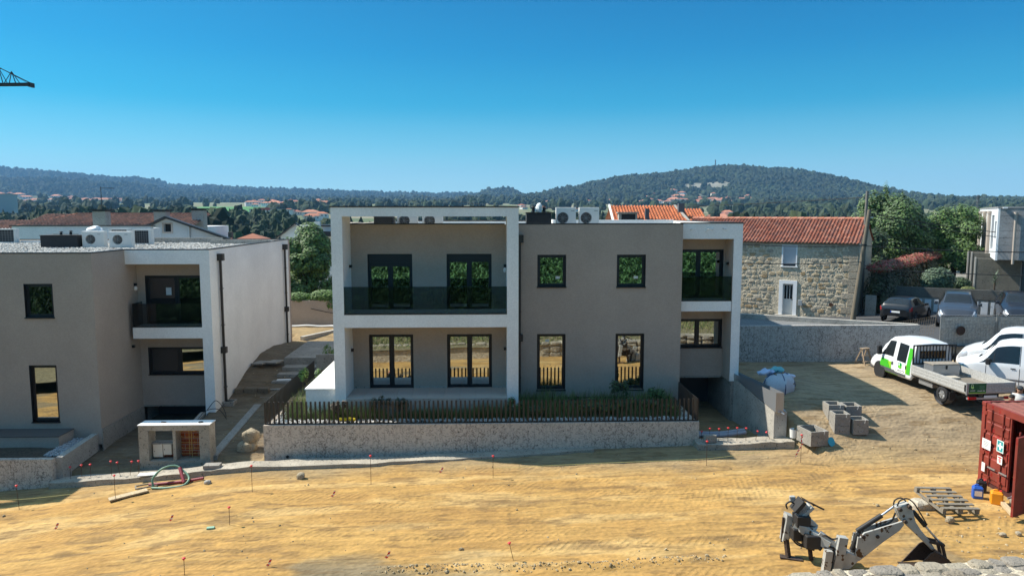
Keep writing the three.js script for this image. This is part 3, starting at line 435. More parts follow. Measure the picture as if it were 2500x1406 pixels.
plantBox('black bitumen box with two pipe cowls on the left house gravel roof', -20.9, -19.2, 5.36, 5.95, -35.0, -34.2, [[-.1, .12], [.35, .16]]);
plantBox('black box beside the white air conditioners on the main house roof', 1.43, 2.40, 6.4, 7.0, -28.6, -27.9, [[-.2, .2], [.22, .22]]);
acUnit('white air conditioner next to the black box on the main house roof', 3.02, 6.36, -28.6, -.03, undefined, .76, .85); acUnit('white air conditioner right of the other on the main house roof', 3.94, 6.36, -28.6, -.03, undefined, .76, .85);
acUnit('air conditioner seen through the left of the gap under the white roof beam', -3.32, 6.32, -29.5, 0, undefined, .8, .7); acUnit('air conditioner seen in the middle of the gap under the white roof beam', -2.3, 6.32, -29.5, 0, undefined, .8, .7);
plantBox('black box seen through the gap under the white roof beam', -4.6, -3.85, 6.3, 6.85, -29.6, -28.9, []);
tag(mesh('crumpled_bag', [(() => { const g = new THREE.IcosahedronGeometry(.3, 3), p = g.attributes.position; for (let i = 0; i < p.count; i++) { const k = .75 + .5 * vnoise(p.getX(i) * 9, p.getY(i) * 9 + p.getZ(i) * 7, 3); p.setXYZ(i, p.getX(i) * k * 1.3, p.getY(i) * k * .8, p.getZ(i) * k); } g.computeVertexNormals(); return g.translate(-19.6, 6.1, -36.5); })()], mWhitePlastic), 'white crumpled plastic bag behind the air conditioners on the left roof', 'bag');
tag(mesh('crumpled_bag', [(() => { const g = new THREE.IcosahedronGeometry(.13, 3), p = g.attributes.position; for (let i = 0; i < p.count; i++) { const k = .7 + .6 * vnoise(p.getX(i) * 16, p.getY(i) * 16 + p.getZ(i) * 9, 3); p.setXYZ(i, p.getX(i) * k, p.getY(i) * k * 1.5, p.getZ(i) * k); } g.computeVertexNormals(); return g.translate(1.92, 7.18, -28.2); })()], mWhitePlastic), 'white plastic bag tied between the vent pipes on the main roof', 'bag');
tag(mesh('foam_board', [turn(box(-.9, .9, 0, .12, -.3, .3), { y: .1 }, [-26.6, 5.4, -37.2])], mWhitePlastic), 'white foam board lying on the gravel roof at the left edge', 'board');
// ---------------------------------------------------------------- tiled roofs
function tileRoof(x0, x1, len, pitch, sp, row, pal, seed, wob = .012) {   // eave at origin, climbing towards -z; returns coloured geometry
  const r = RNG(seed), pos = [], col = [], nc = Math.round((x1 - x0) / sp), nr = Math.round(len / row), seg = 5; sp = (x1 - x0) / nc; row = len / nr;
  const prof = [[0, .006], [.12, .006], [.24, .05], [.4, .082], [.56, .082], [.72, .05], [.86, .012], [1, .006]];
  for (let j = 0; j < nr; j++) for (let i = 0; i < nc; i++) {
    const c = pal[Math.floor(r() * pal.length)], k = .8 + .4 * r(), jx = (r() - .5) * wob, lift = r() * .008;
    const P = (u, t) => { const x = x0 + (i + u[0]) * sp + jx, s = (j + t) * row - (t === 0 ? .05 : 0), h = u[1] + (t === 0 ? .032 : .006) + lift; return [x, s * Math.sin(pitch) + h * Math.cos(pitch), -s * Math.cos(pitch) + h * Math.sin(pitch)]; };
    for (let q = 0; q + 1 < prof.length; q++) { const a = P(prof[q], 0), b = P(prof[q + 1], 0), d = P(prof[q + 1], 1), e = P(prof[q], 1); pos.push(...a, ...b, ...d, ...a, ...d, ...e); for (let z = 0; z < 6; z++) col.push(c[0] * k, c[1] * k, c[2] * k); }
  }
  const g = poly(pos); g.setAttribute('color', new THREE.Float32BufferAttribute(col, 3)); return uvBox(g);
}
const mTile = M('clay_tile', { c: [1, 1, 1], vertexColors: true, roughness: .85, map: grain(.6, 12, .35, 41) });
const palRed = [[.42, .13, .07], [.38, .115, .065], [.45, .16, .095], [.28, .10, .065], [.34, .14, .10], [.48, .2, .13]], palOrange = [[.62, .17, .055], [.58, .155, .05], [.66, .2, .075], [.54, .15, .055]], palOld = [[.30, .13, .085], [.25, .12, .085], [.34, .16, .11], [.21, .11, .085]];
const A32 = 32 * Math.PI / 180, UV = (u, v, y = 0) => [22.5 + Math.cos(A32) * u + Math.sin(A32) * v, y, -43.8 + Math.sin(A32) * u - Math.cos(A32) * v];
const frameR = (name, label, cat, y = 0, group) => thing(name, label, cat, [22.5, y, -43.8], -A32, group);   // local x runs along the street, local z towards the yard
// ---------------------------------------------------------------- the old stone house
{
  const T = frameR('stone_house', 'old rubble stone house with red tiled roof and white door', 'house', .3), X0 = -11.4, X1 = .26, Ht = 4.86; T.rotation.y = -.595;
  const mortar = M('mortar', { c: [.74, .66, .53], map: tex(512, 512, (u, v) => { const k = .62 + .3 * tf(u, v, 20, 4, 3) + .16 * tf(u, v, 60, 2, 5); return [k, k * .98, k * .94]; }, true, .5, .5), bumpMap: tex(512, 512, (u, v) => tf(u, v, 30, 4, 6), false, .5, .5), bumpScale: .05, roughness: 1 });
  mesh('wall', [wallXY(X0, X1, -1, Ht, 0, .5, [[-4.30, -3.25, .12, 2.33], [-4.24, -3.28, 3.28, 4.65]])], mortar, T);
  mesh('gable_wall', [(() => { const g = prism([[0, -1], [0, Ht], [3.7, 6.25], [7.4, Ht], [7.4, -1]], 0, .45); g.rotateY(Math.PI / 2); g.translate(X1 - .46, 0, 0); return uvBox(g); })()], mortar, T); mesh('back_wall', [box(X0, X1, -1, Ht, -7.4, -7)], mortar, T);
  // rubble stones, larger ones picked out; quoins at the near corner
  const r = RNG(31), stoneMats = [[.58, .51, .39], [.53, .46, .34], [.60, .49, .33], [.50, .37, .22], [.50, .44, .35], [.64, .57, .46]].map((c, i) => M('rubble_' + i, { c, map: concreteMap, bumpMap: concreteBump, bumpScale: .03, roughness: .95 }));
  function stone(cx, cy, w, h, proud, m, parent, rot = 0) { const n = 9, ring = [], top = []; for (let k = 0; k < n; k++) { const a = k / n * 6.283 + .3 * r(), q = .86 + .28 * r(), sx = Math.sign(Math.cos(a)) * Math.pow(Math.abs(Math.cos(a)), .7), sy = Math.sign(Math.sin(a)) * Math.pow(Math.abs(Math.sin(a)), .7); ring.push([cx + sx * w / 2 * q, cy + sy * h / 2 * q, -.01]); top.push([cx + sx * w / 2 * q * .76, cy + sy * h / 2 * q * .74, proud * (.7 + .5 * r())]); } const c = [cx + (r() - .5) * w * .2, cy + (r() - .5) * h * .2, proud * 1.15], p = []; for (let k = 0; k < n; k++) { const l = (k + 1) % n; p.push(...ring[k], ...ring[l], ...top[l], ...ring[k], ...top[l], ...top[k], ...top[k], ...top[l], ...c); } return mesh('stone', [uvBox(poly(p))], m, parent); }
  const blocked = (x, y, w, h) => (x + w / 2 > -4.55 && x - w / 2 < -3.0 && (y - h / 2 < 2.5 || (y + h / 2 > 3.1 && y - h / 2 < 4.75)));
  let y = .08, row = 0, cnt = 0; const chips = [];
  while (y < Ht - .12) { const h = .17 + .15 * r(); let x = X0 + 4.4 + r() * .3; while (x < X1 - .5) { const w = .2 + .38 * r(); if (!blocked(x + w / 2, y + h / 2, w, h)) { if (cnt < 290 && (w > .33)) { stone(x + w / 2, y + h / 2 + (r() - .5) * .12, w * (.8 + .3 * r()), h * (.8 + .5 * r()), .012 + .022 * r(), stoneMats[Math.floor(r() * 6)], T); cnt++; } else chips.push([x + w / 2, y + h / 2, w * .8, h * .8]); if (r() < .7) chips.push([x + w + .01, y + h * r(), .1, .08]); } x += w + .012; } y += h + .012; row++; }
  { const p = []; for (const [cx, cy, w, h] of chips) { const n = 6, a0 = r() * 6; for (let k = 0; k < n; k++) { const A = a0 + k / n * 6.283, B = a0 + (k + 1) / n * 6.283; p.push(cx + Math.cos(A) * w / 2, cy + Math.sin(A) * h / 2, -.005, cx + Math.cos(B) * w / 2, cy + Math.sin(B) * h / 2, -.005, cx, cy, .025); } } const o = mesh('small_stones', [uvBox(poly(p))], stoneMats[0], T); o.userData.kind = 'stuff'; }
  for (let k = 0, yy = .05; yy < Ht - .3; k++) { const h = .38 + .12 * r(), w = k % 2 ? .85 : .5; mesh('quoin', [rbox(X1 - w, X1 + .03, yy, yy + h - .02, -.3, .05, .025, 1)], stoneMats[4], T); yy += h; }
  // door
  const df = mesh('door_frame', [box(-4.33, -4.1, .12, 2.36, -.3, .06), box(-3.45, -3.22, .12, 2.36, -.3, .06), box(-4.1, -3.45, 2.14, 2.36, -.3, .06)], M('white_stone', { c: [.78, .78, .77], roughness: .8 }), T); mesh('threshold', [box(-4.5, -3.1, -.05, .12, -.3, .3)], mConcreteLight, T);
  const d = mesh('door', [box(-4.1, -3.45, .12, 2.14, -.2, -.16)], M('door_paint', { c: [.55, .55, .52], roughness: .5 }), T); for (let i = 0; i < 3; i++) mesh('pane', [box(-4.02 + i * .18, -3.89 + i * .18, 1.15, 2.03, -.158, -.15)], mGlassDark, d); mesh('panel', [box(-4.0, -3.55, .25, 1.0, -.158, -.148)], M('door_paint', {}), d); mesh('handle', [box(-3.53, -3.5, 1.05, 1.2, -.15, -.1)], mDark, d);
  // shuttered window
  const w = mesh('window_frame', [box(-4.24, -4.16, 3.28, 4.65, -.3, .04), box(-3.36, -3.28, 3.28, 4.65, -.3, .04), box(-4.3, -3.22, 3.22, 3.28, -.3, .07), box(-4.16, -3.36, 4.6, 4.65, -.3, .04)], M('white_stone', {}), T); const shm = M('shutter_slat', { c: [.52, .53, .55], roughness: .5 }); for (let i = 0; i < 14; i++) mesh('shutter_slat', [box(-4.16, -3.36, 3.42 + i * .066, 3.48 + i * .066, -.16, -.13)], shm, w); mesh('shutter_case', [box(-4.16, -3.36, 4.34, 4.6, -.2, -.08)], shm, w); mesh('pane', [box(-4.16, -3.36, 3.28, 3.42, -.2, -.19)], mGlassDark, w);
  mesh('letter_box', [rbox(-3.1, -2.84, .78, 1.14, .04, .2, .02)], M('letter_grey', { c: [.28, .3, .31], roughness: .5 }), T); mesh('lamp_plate', [uvBox(new THREE.CylinderGeometry(.13, .13, .02, 16).rotateX(Math.PI / 2).translate(-1.15, .95, .05))], mRust, T);
  const pit = Math.atan2(1.42, 3.7), roof = mesh('roof', [tileRoof(X0, X1 + .12, 4.12, pit, .215, .375, palRed, 8).translate(0, Ht - .06, .15)], mTile, T); roof.userData.kind = 'stuff'; mesh('back_roof', [quad([X0, 6.25, -3.7], [X1 + .1, 6.25, -3.7], [X1 + .1, Ht - .1, -7.6], [X0, Ht - .1, -7.6])], M('old_clay', { c: [.32, .12, .07], roughness: .9 }), T);
  mesh('eave_board', [box(X0, X1, Ht - .12, Ht, .002, .1)], mWood, T); const ridgeG = new THREE.CylinderGeometry(.12, .135, .46, 8, 1, false, 0, Math.PI).rotateZ(Math.PI / 2).rotateX(-Math.PI / 2 + Math.PI / 2); for (let x = X0 + .2, i = 0; x < X1 + .1; x += .43, i++) { const o = mesh('ridge_tile', uvBox(new THREE.CylinderGeometry(.115, .14, .46, 8, 1, false, -Math.PI / 2, Math.PI).rotateX(-Math.PI / 2).rotateY(Math.PI / 2)), M('ridge_clay_' + i % 2, { c: i % 2 ? [.50, .22, .15] : [.46, .17, .10], roughness: .9 }), T); o.position.set(x, 6.30, -3.7); }
}
// ---------------------------------------------------------------- the orange-roofed house behind
{
  const T = thing('orange_roof_house', 'house behind the main roof with bright orange tiled roof and grey chimneys', 'house', [9.6, 0, -56], -.06);
  mesh('wall', [box(.1, 6.0, 0, 5.9, -7, -.2)], mWhite, T); const r = mesh('roof', [tileRoof(0, 5.7, 3.7, .36, .24, .4, palOrange, 5).translate(0, 6.25, 1.0)], mTile, T); r.userData.kind = 'stuff';
  mesh('verge', [bar([-.03, 6.22, 1.0], [-.03, 7.62, -2.5], .12, .2)], mWhite, T); mesh('hip', [bar([5.75, 6.3, 1.1], [5.25, 7.62, -2.5], .2, .1)], mConcreteLight, T);
  { const rr = mesh('roof', [tileRoof(0, 1.6, 3.7, .36, .24, .4, palOrange, 6).translate(5.85, 6.0, .6)], mTile, T); rr.userData.kind = 'stuff'; }
  mesh('back_roof', [quad([0, 7.55, -2.45], [5.6, 7.55, -2.45], [5.6, 6.1, -7], [0, 6.1, -7])], M('old_clay', {}), T);
  const dm = mesh('dormer', [box(.35, 1.75, 6.4, 7.0, .2, 1.0), box(.25, 1.85, 7.0, 7.08, .1, 1.1)], mConcreteLight, T); mesh('opening', [box(.55, 1.6, 6.45, 6.92, .95, 1.01)], M('dark_room', {}), dm);
  const mCh = M('slate_chimney', { c: [.10, .11, .12], roughness: .8 }); mesh('chimney', [box(2.42, 2.72, 6.5, 7.35, .3, .6)], mCh, T); mesh('chimney', [box(5.25, 5.72, 7.0, 7.75, -1.4, -.9)], mCh, T);
}
// ---------------------------------------------------------------- yard walls at the back right
tag(mesh('yard_wall', [box(9.7, 19.6, -.2, 1.93, -32.05, -31.83)], mFlakeGrey), 'grey board-marked concrete wall at the back of the truck yard', 'wall');
tag(mesh('street_wall', [(() => { const L = Math.hypot(9.4, 5.1); const g = box(0, L, 0, 1.75, -.12, .12); g.rotateY(Math.atan2(-5.1, 9.4)); g.translate(10.2, .2, -37.1); return g; })()], mConcreteLight), 'concrete wall between the gravel wedge and the street of the stone house', 'wall');
struct('gravel_wedge', [poly([9.8, 1.72, -32.04, 19.5, 1.72, -32.04, 9.8, 1.72, -37.2].map((v) => v))].map(uvBox), M('grey_gravel', { c: [.36, .36, .35], map: grain(.7, 40, .6, 51), roughness: .95 }));
// ---------------------------------------------------------------- meter wall and the modern house
{
  const T = frameR('meter_wall', 'dark concrete wall with a row of white meter cabinets behind the cars', 'wall', 0); mesh('wall', [box(2.2, 13, -.2, 2.3, -3.6, -3.3)], mConcreteDark, T); mesh('coping_band', [box(2.15, 13, 1.72, 2.32, -3.31, -3.2)], M('dark_band', { c: [.17, .165, .15], map: concreteMap, roughness: .9 }), T); mesh('plinth', [box(2.3, 13, -.2, 1.70, -3.3, -3.26)], mConcrete, T);
  const cab = M('cabinet_white', { c: [.62, .64, .66], roughness: .45 }); for (let i = 0; i < 12; i++) { const x = 2.95 + i * .5; const o = mesh('cabinet', [box(x, x + .36, .35, 1.58, -3.26, -3.2)], cab, T); mesh('cabinet_door', [box(x + .012, x + .348, .86, 1.565, -3.2, -3.19)], cab, o); mesh('cabinet_door', [box(x + .012, x + .348, .365, .84, -3.2, -3.19)], cab, o); mesh('lock', [box(x + .03, x + .055, 1.3, 1.34, -3.19, -3.18)], mDark, o); }
  mesh('socket_plate', [box(2.55, 2.8, 1.3, 1.52, -3.26, -3.235)], cab, T); mesh('socket_hole', [box(2.59, 2.65, 1.36, 1.47, -3.235, -3.23)], mDark, T); mesh('socket_hole', [box(2.70, 2.76, 1.36, 1.47, -3.235, -3.23)], mDark, T);
  const B = frameR('modern_house', 'modern house at the right edge with overhanging panelled upper floor and pipes', 'house', 0), pm = M('panel_grey', { c: [.40, .41, .43], map: concreteMap, roughness: .7 }), wm = M('panel_white', { c: [.74, .75, .75], roughness: .7 });
  const cx = 7.75, zc = -6;
  mesh('core', [box(cx + .05, 20, 4.02, 7.3, -26.9, zc - .06)], pm, B);
  for (let i = 0; i < 7; i++) mesh('panel', [box(cx + .04, 16, 4.06 + i * .46, 4.5 + i * .46, zc - .06, zc)], pm, B);
  const slots = [[-11.2, -8.95], [-16.4, -14.1], [-22, -19.3]]; mesh('side_wall', [(() => { const g = new THREE.ExtrudeGeometry(shape(rect(6.0, 27, 4.0, 7.3), [...slots.map(([a, b]) => rect(-b, -a, 4.5, 6.86)), rect(6.75, 8.1, 5.33, 6.47)]), { depth: .12, bevelEnabled: false }); g.rotateY(Math.PI / 2); g.translate(cx - .07, 0, 0); return uvBox(g); })()], wm, B);
  for (const [a, b] of [...slots, [-8.1, -6.75]]) { mesh('pane', [box(cx + .042, cx + .05, 4.6, 6.9, a, b)], M('tinted_glass', {}), B); }
  mesh('roof_edge', [box(cx - .1, 20, 7.3, 7.4, -27, zc + .03)], pm, B); const pipeM = M('pipe_taupe', { c: [.42, .35, .29], roughness: .6 });
  for (const z of [-12.0, -17.3, -23.1]) { const p = mesh('downpipe', [cyl([cx - .2, 3.9, z], [cx - .2, 7.0, z], .11, .11, 12)], pipeM, B); mesh('hopper', [cyl([cx - .2, 6.95, z], [cx - .2, 7.15, z], .14, .14, 12)], pipeM, p); } { const p = mesh('downpipe', [cyl([cx + .85, 3.8, zc + .14], [cx + .85, 7.0, zc + .14], .075, .075, 12)], pipeM, B); mesh('hopper', [cyl([cx + .85, 6.9, zc + .14], [cx + .85, 7.06, zc + .14], .12, .12, 12)], pipeM, p); }
  mesh('roof_light', [box(cx + .15, cx + .4, 7.28, 7.36, zc, zc + .35)], wm, B);
  mesh('lower_wall', [box(cx + 1.6, 20, 1.5, 4.02, -26, zc - 2.2)], M('petrol_render', { c: [.06, .085, .095], roughness: .7 }), B); mesh('garage_door', [box(cx + 1.5, cx + 1.58, 1.6, 3.8, -9.6, -8.3)], wm, B);
  for (let i = 0; i < 3; i++) { const z = -7.9 - i * 2.6; mesh('buttress', [box(cx - .98 - .12 * i, cx + 1.5, 1.4, 4.0 - .02 * i + (i ? .25 : 0), z - .35, z)], M('olive_concrete', { c: [.20, .195, .17], map: concreteMap, roughness: .9 }), B); mesh('buttress_edge', [box(cx - 1.06 - .12 * i, cx - .98 - .12 * i, 1.4, 4.06 - .02 * i + (i ? .25 : 0), z - .36, z + .02)], M('edge_stone', { c: [.4, .38, .34], roughness: .8 }), B); }
  struct('terrace_ground', [box(2.4, 22, 1.2, 1.62, -30, -3.6)].map((g) => { g.rotateY(-A32); g.translate(22.5, 0, -43.8); return g; }), M('terrace_paving', { c: [.30, .29, .27], map: concreteMap, roughness: .9 }));
  for (let i = 0; i < 6; i++) tag(mesh('garden_step', [(() => { const g = box(3.3, 5.2, 1.6, 1.74 + i * .13, -12.6 - i * .8 - .8, -12.6 - i * .8); g.rotateY(-A32); g.translate(22.5, 0, -43.8); return g; })()], mConcrete), 'pale stone garden step climbing between the red-tipped hedge and the round shrub', 'step', 'garden steps beside the hedge');
}
// ---------------------------------------------------------------- far land: valley, hills, woods, villages
const F = 1760, ridgePts = (D, pts) => pts.map(([px, up]) => [(px - 1195) / F * D, 7 + (up - (D < 1600 ? 11 : 7)) / F * D]);
const ridges = [
  { D: 4800, W: 1500, B: 900, p: ridgePts(4800, [[-900, 120], [-400, 128], [0, 114], [90, 104], [234, 90], [306, 84], [360, 83], [410, 77], [430, 66], [540, 64], [612, 59], [720, 56], [828, 52], [1000, 47], [1100, 46], [1300, 42], [2600, 34]]) },
  { D: 3500, W: 1100, B: 500, p: ridgePts(3500, [[-900, 80], [0, 84], [120, 80], [230, 72], [340, 70], [430, 52], [540, 44], [700, 36], [900, 32], [1120, 30], [1170, 44], [1200, 54], [1222, 56], [1262, 50], [1285, 30], [1400, 24], [2600, 20]]) },
  { D: 2500, W: 900, B: 600, p: ridgePts(2500, [[1180, 22], [1285, 40], [1340, 48], [1400, 60], [1450, 74], [1500, 82], [1570, 88], [1640, 95], [1700, 107], [1750, 112], [1800, 111], [1850, 102], [1890, 105], [1915, 103], [1945, 97], [1972, 84], [2000, 66], [2030, 52], [2065, 38], [2110, 22], [2180, 12], [2300, 10], [2700, 10]]) },
  { D: 1500, W: 500, B: 400, p: ridgePts(1500, [[1900, 4], [2060, 8], [2150, 22], [2220, 33], [2300, 32], [2380, 26], [2450, 28], [2500, 24], [3200, 34]]) },
];
ridges.push({ D: 2150, W: 560, B: 300, p: ridgePts(2150, [[-900, 46], [0, 50], [150, 47], [260, 40], [340, 24], [420, 12], [3000, 8]]) });
const baseLand = (d) => pl([[0, -3], [60, -3.2], [150, -6], [300, -7], [600, -2], [900, 8], [1500, 26], [2200, 38], [3000, 48], [6000, 60]], d);
function landY(x, z) {
  const d = -z; let y = baseLand(d) + (d > 200 ? 5 * (fbm(x / 220, z / 220, 3, 3) - .5) * sstep(200, 900, d) : 0);
  for (const r of ridges) { const t = d < r.D ? Math.pow(sstep(r.D - r.W, r.D, d), 1.0) : 1 - .55 * sstep(r.D, r.D + r.B, d); const n = 1 + .10 * (fbm(x / 260, z / 190, 4, 9) - .5) * sstep(1, .82, t); const h = lerp(baseLand(r.D - r.W), pl(r.p, x), t) * (d < r.D ? n : 1); if (t > 0 && h > y) y = h; }
  return y;
}
{
  const xs = [], rs = []; for (let d = 48; d < 6500; d *= 1.035) rs.push(d);
  const N = 190, pos = [], idx = [], col = [], field = [[.10, .135, .05], [.16, .155, .08], [.085, .11, .04], [.22, .19, .12]];
  for (const d of rs) for (let i = 0; i <= N; i++) { const x = lerp(-1.05, 1.25, i / N) * (d + 60), z = -d; const y = landY(x, z); pos.push(x, y, z); const f = fbm(x / 140, z / 110, 2, 21), q = Math.floor(f * 7.99) % 4; let c = field[q]; if (d > 1800) c = [.05, .07, .035]; const quarry = Math.exp(-(((x - 600) / 130) ** 2 + ((z + 2060) / 120) ** 2)); c = mix3(c, [.25, .225, .18], clamp(quarry * 1.4 * (.3 + 1.0 * vnoise(x / 50, z / 30, 4)), 0, .8)); { const px = 1195 + x / d * F; if (px > 500 && px < 662 && d > 880 && d < 1230) c = [.06, .19, .04]; } const k = .85 + .3 * vnoise(x / 9, z / 9, 6); col.push(c[0] * k, c[1] * k, c[2] * k); }
  for (let j = 0; j + 1 < rs.length; j++) for (let i = 0; i < N; i++) { const a = j * (N + 1) + i, b = a + N + 1; idx.push(a, a + 1, b, a + 1, b + 1, b); }
  const g = new THREE.BufferGeometry(); g.setAttribute('position', new THREE.Float32BufferAttribute(pos, 3)); g.setAttribute('color', new THREE.Float32BufferAttribute(col, 3)); g.setIndex(idx); g.computeVertexNormals(); g.setAttribute('uv', new THREE.Float32BufferAttribute(new Float32Array(pos.length / 3 * 2), 2)); struct('hills', g, M('far_land', { c: [1, 1, 1], vertexColors: true, roughness: 1 }));
  struct('side_meadow', gridSheet(35.5, 180, -64, -13, 4, (x, z) => .25 + .6 * fbm(x / 20, z / 20, 3, 5) - .02 * Math.max(0, x - 60), true), M('meadow', { c: [.09, .12, .045], roughness: 1 })); struct('side_meadow', gridSheet(-180, -27.5, -64, -13, 4, (x, z) => -3.6 + .8 * fbm(x / 20, z / 20, 3, 6), true), M('meadow', {}));
  struct('back_land', gridSheet(-900, 900, -60, 900, 60, (x, z) => (z < -12 ? -9 : -2) + (z > 40 ? 3 : 0), true), M('meadow', { c: [.09, .12, .045], roughness: 1 }));
}
function crown(seed, det, sy, rough, squash = 1) { const g = mergeVertices(new THREE.IcosahedronGeometry(1, det).deleteAttribute('normal').deleteAttribute('uv')), p = g.attributes.position, col = []; for (let i = 0; i < p.count; i++) { const x = p.getX(i), y = p.getY(i), z = p.getZ(i), k = 1 - rough / 2 + rough * (vnoise(x * 2.3 + seed, y * 2.3 + z * 1.7, seed) * .65 + .5 * hash(i, seed, 7)); p.setXYZ(i, x * k, (y > 0 ? y * sy : y * sy * squash) * k, z * k); const c = .72 + .5 * hash(i, seed, 3); col.push(c, c, c); } g.setAttribute('color', new THREE.Float32BufferAttribute(col, 3)); g.computeVertexNormals(); const q = g.toNonIndexed(); q.computeVertexNormals(); return q; }
{
  const mF = M('far_foliage', { c: [1, 1, 1], vertexColors: true, roughness: 1 });
  const far = [crown(3, 1, 1.25, .75), crown(5, 1, 1.7, .7), crown(8, 1, 1.0, .8)], mid = [crown(11, 3, 1.15, .85), crown(13, 3, 1.75, .85, .8), crown(17, 3, .9, .9, .5)];
  const r = RNG(101), sets = [[[], []], [[], []], [[], []], [[], []], [[], []], [[], []]];
  const add = (k, x, z, s, c) => { const y = landY(x, z); sets[k][0].push(mtx([x, y + s * .75, z], [0, r() * 6, 0], [s * (.85 + .3 * r()), s * (.8 + .5 * r()), s * (.85 + .3 * r())])); sets[k][1].push(new THREE.Color().setRGB(...c)); };
  const green = (v) => { const t = r(), k = (.6 + .7 * r()) * v; return t < .3 ? [.022 * k, .042 * k, .020 * k] : t < .75 ? [.031 * k, .051 * k, .022 * k] : [.046 * k, .063 * k, .027 * k]; };
  const inVillage = (x, z) => { const d = -z, px = 1195 + x / d * F; return (px < 320 && d > 1560 && d < 2120) || (px > 605 && px < 805 && d > 1050 && d < 1640) || (px > 1540 && px < 1840 && d > 1380 && d < 1900) || (px > 1310 && px < 1530 && d > 1480 && d < 1820) || (px > 680 && px < 805 && d > 560 && d < 830) || (px > 1680 && px < 1840 && d > 480 && d < 780); };
  const quarry = (x, z) => Math.exp(-(((x - 600) / 130) ** 2 + ((z + 2060) / 120) ** 2)) > .5;
  for (const [D, W, x0, x1, n, s] of [[4800, 1500, -4300, 3200, 30000, 11], [3500, 1100, -3000, 700, 22000, 8.5], [2500, 900, -80, 1900, 34000, 6.5], [1500, 500, 500, 2000, 7000, 5.5]]) for (let i = 0; i < n; i++) { const x = lerp(x0, x1, r()), z = -(D + 60 - (W * .96) * Math.pow(r(), .9)); if (quarry(x, z) && r() < .94) continue; if (inVillage(x, z) && r() < .8) continue; const open = fbm(x / 170 + 5, z / 120, 3, 33); if (open > .66 && z > -(D - W * .35)) continue; const pn = fbm(x / 120, z / 90, 3, 57); add(Math.floor(r() * 3), x, z, s * (.35 + .75 * r() + .6 * (pn - .4)), green(.35 + .65 * pn)); }
  // woods and copses of the valley floor
  for (let i = 0; i < 9000; i++) { const d = 190 + 1900 * Math.pow(r(), 1.3), x = lerp(-.95, 1.05, r()) * d; const m = fbm(x / 130 + 1, d / 95, 3, 43), px = 1195 + x / d * F; if (m < .5) continue; if (inVillage(x, -d) && r() < .82) continue; if (px > 495 && px < 668 && d > 600 && d < 1240) continue; if (px > 1300 && px < 2100 && d > 1500 && m < .58) continue; add(d < 700 ? 3 + Math.floor(r() * 3) : Math.floor(r() * 3), x, -d, (d < 700 ? 3.4 : 4.6) * (.6 + .8 * r()), green(.85)); }
  // the dense wood left of the house
  for (let i = 0; i < 900; i++) { const d = 240 + 230 * r(), px = lerp(120, 700, r()), x = (px - 1195) / F * d; if (px > 560 && d < 330) continue; add(3 + Math.floor(r() * 3), x, -d, 3.0 + 2.6 * r(), green(.95)); }
  for (let i = 0; i < 260; i++) { const d = 120 + 110 * r(), px = lerp(540, 820, r()), x = (px - 1195) / F * d; add(3 + Math.floor(r() * 3), x, -d, 1.5 + 1.6 * r(), green(1.5)); }
  for (let i = 0; i < 200; i++) { const d = 160 + 180 * r(), px = lerp(1800, 2120, r()), x = (px - 1195) / F * d; add(3 + Math.floor(r() * 3), x, -d, 2 + 2 * r(), green(1.4)); }
  const nm = ['hill_woods', 'hill_pines', 'hill_scrub', 'valley_woods', 'valley_pines', 'valley_thicket'], lb = ['rounded trees of the woods covering the distant hills', 'tall narrow trees of the woods on the distant hills', 'low crowns of the scrub wood on the distant hills', 'rounded trees of the dark woods in the valley', 'tall trees of the dark woods in the valley', 'low spreading thicket in the valley'];
  sets.forEach(([m, c], k) => tag(instances(nm[k], k < 3 ? far[k] : mid[k - 3], mF, m, c), lb[k], 'woods'));
}
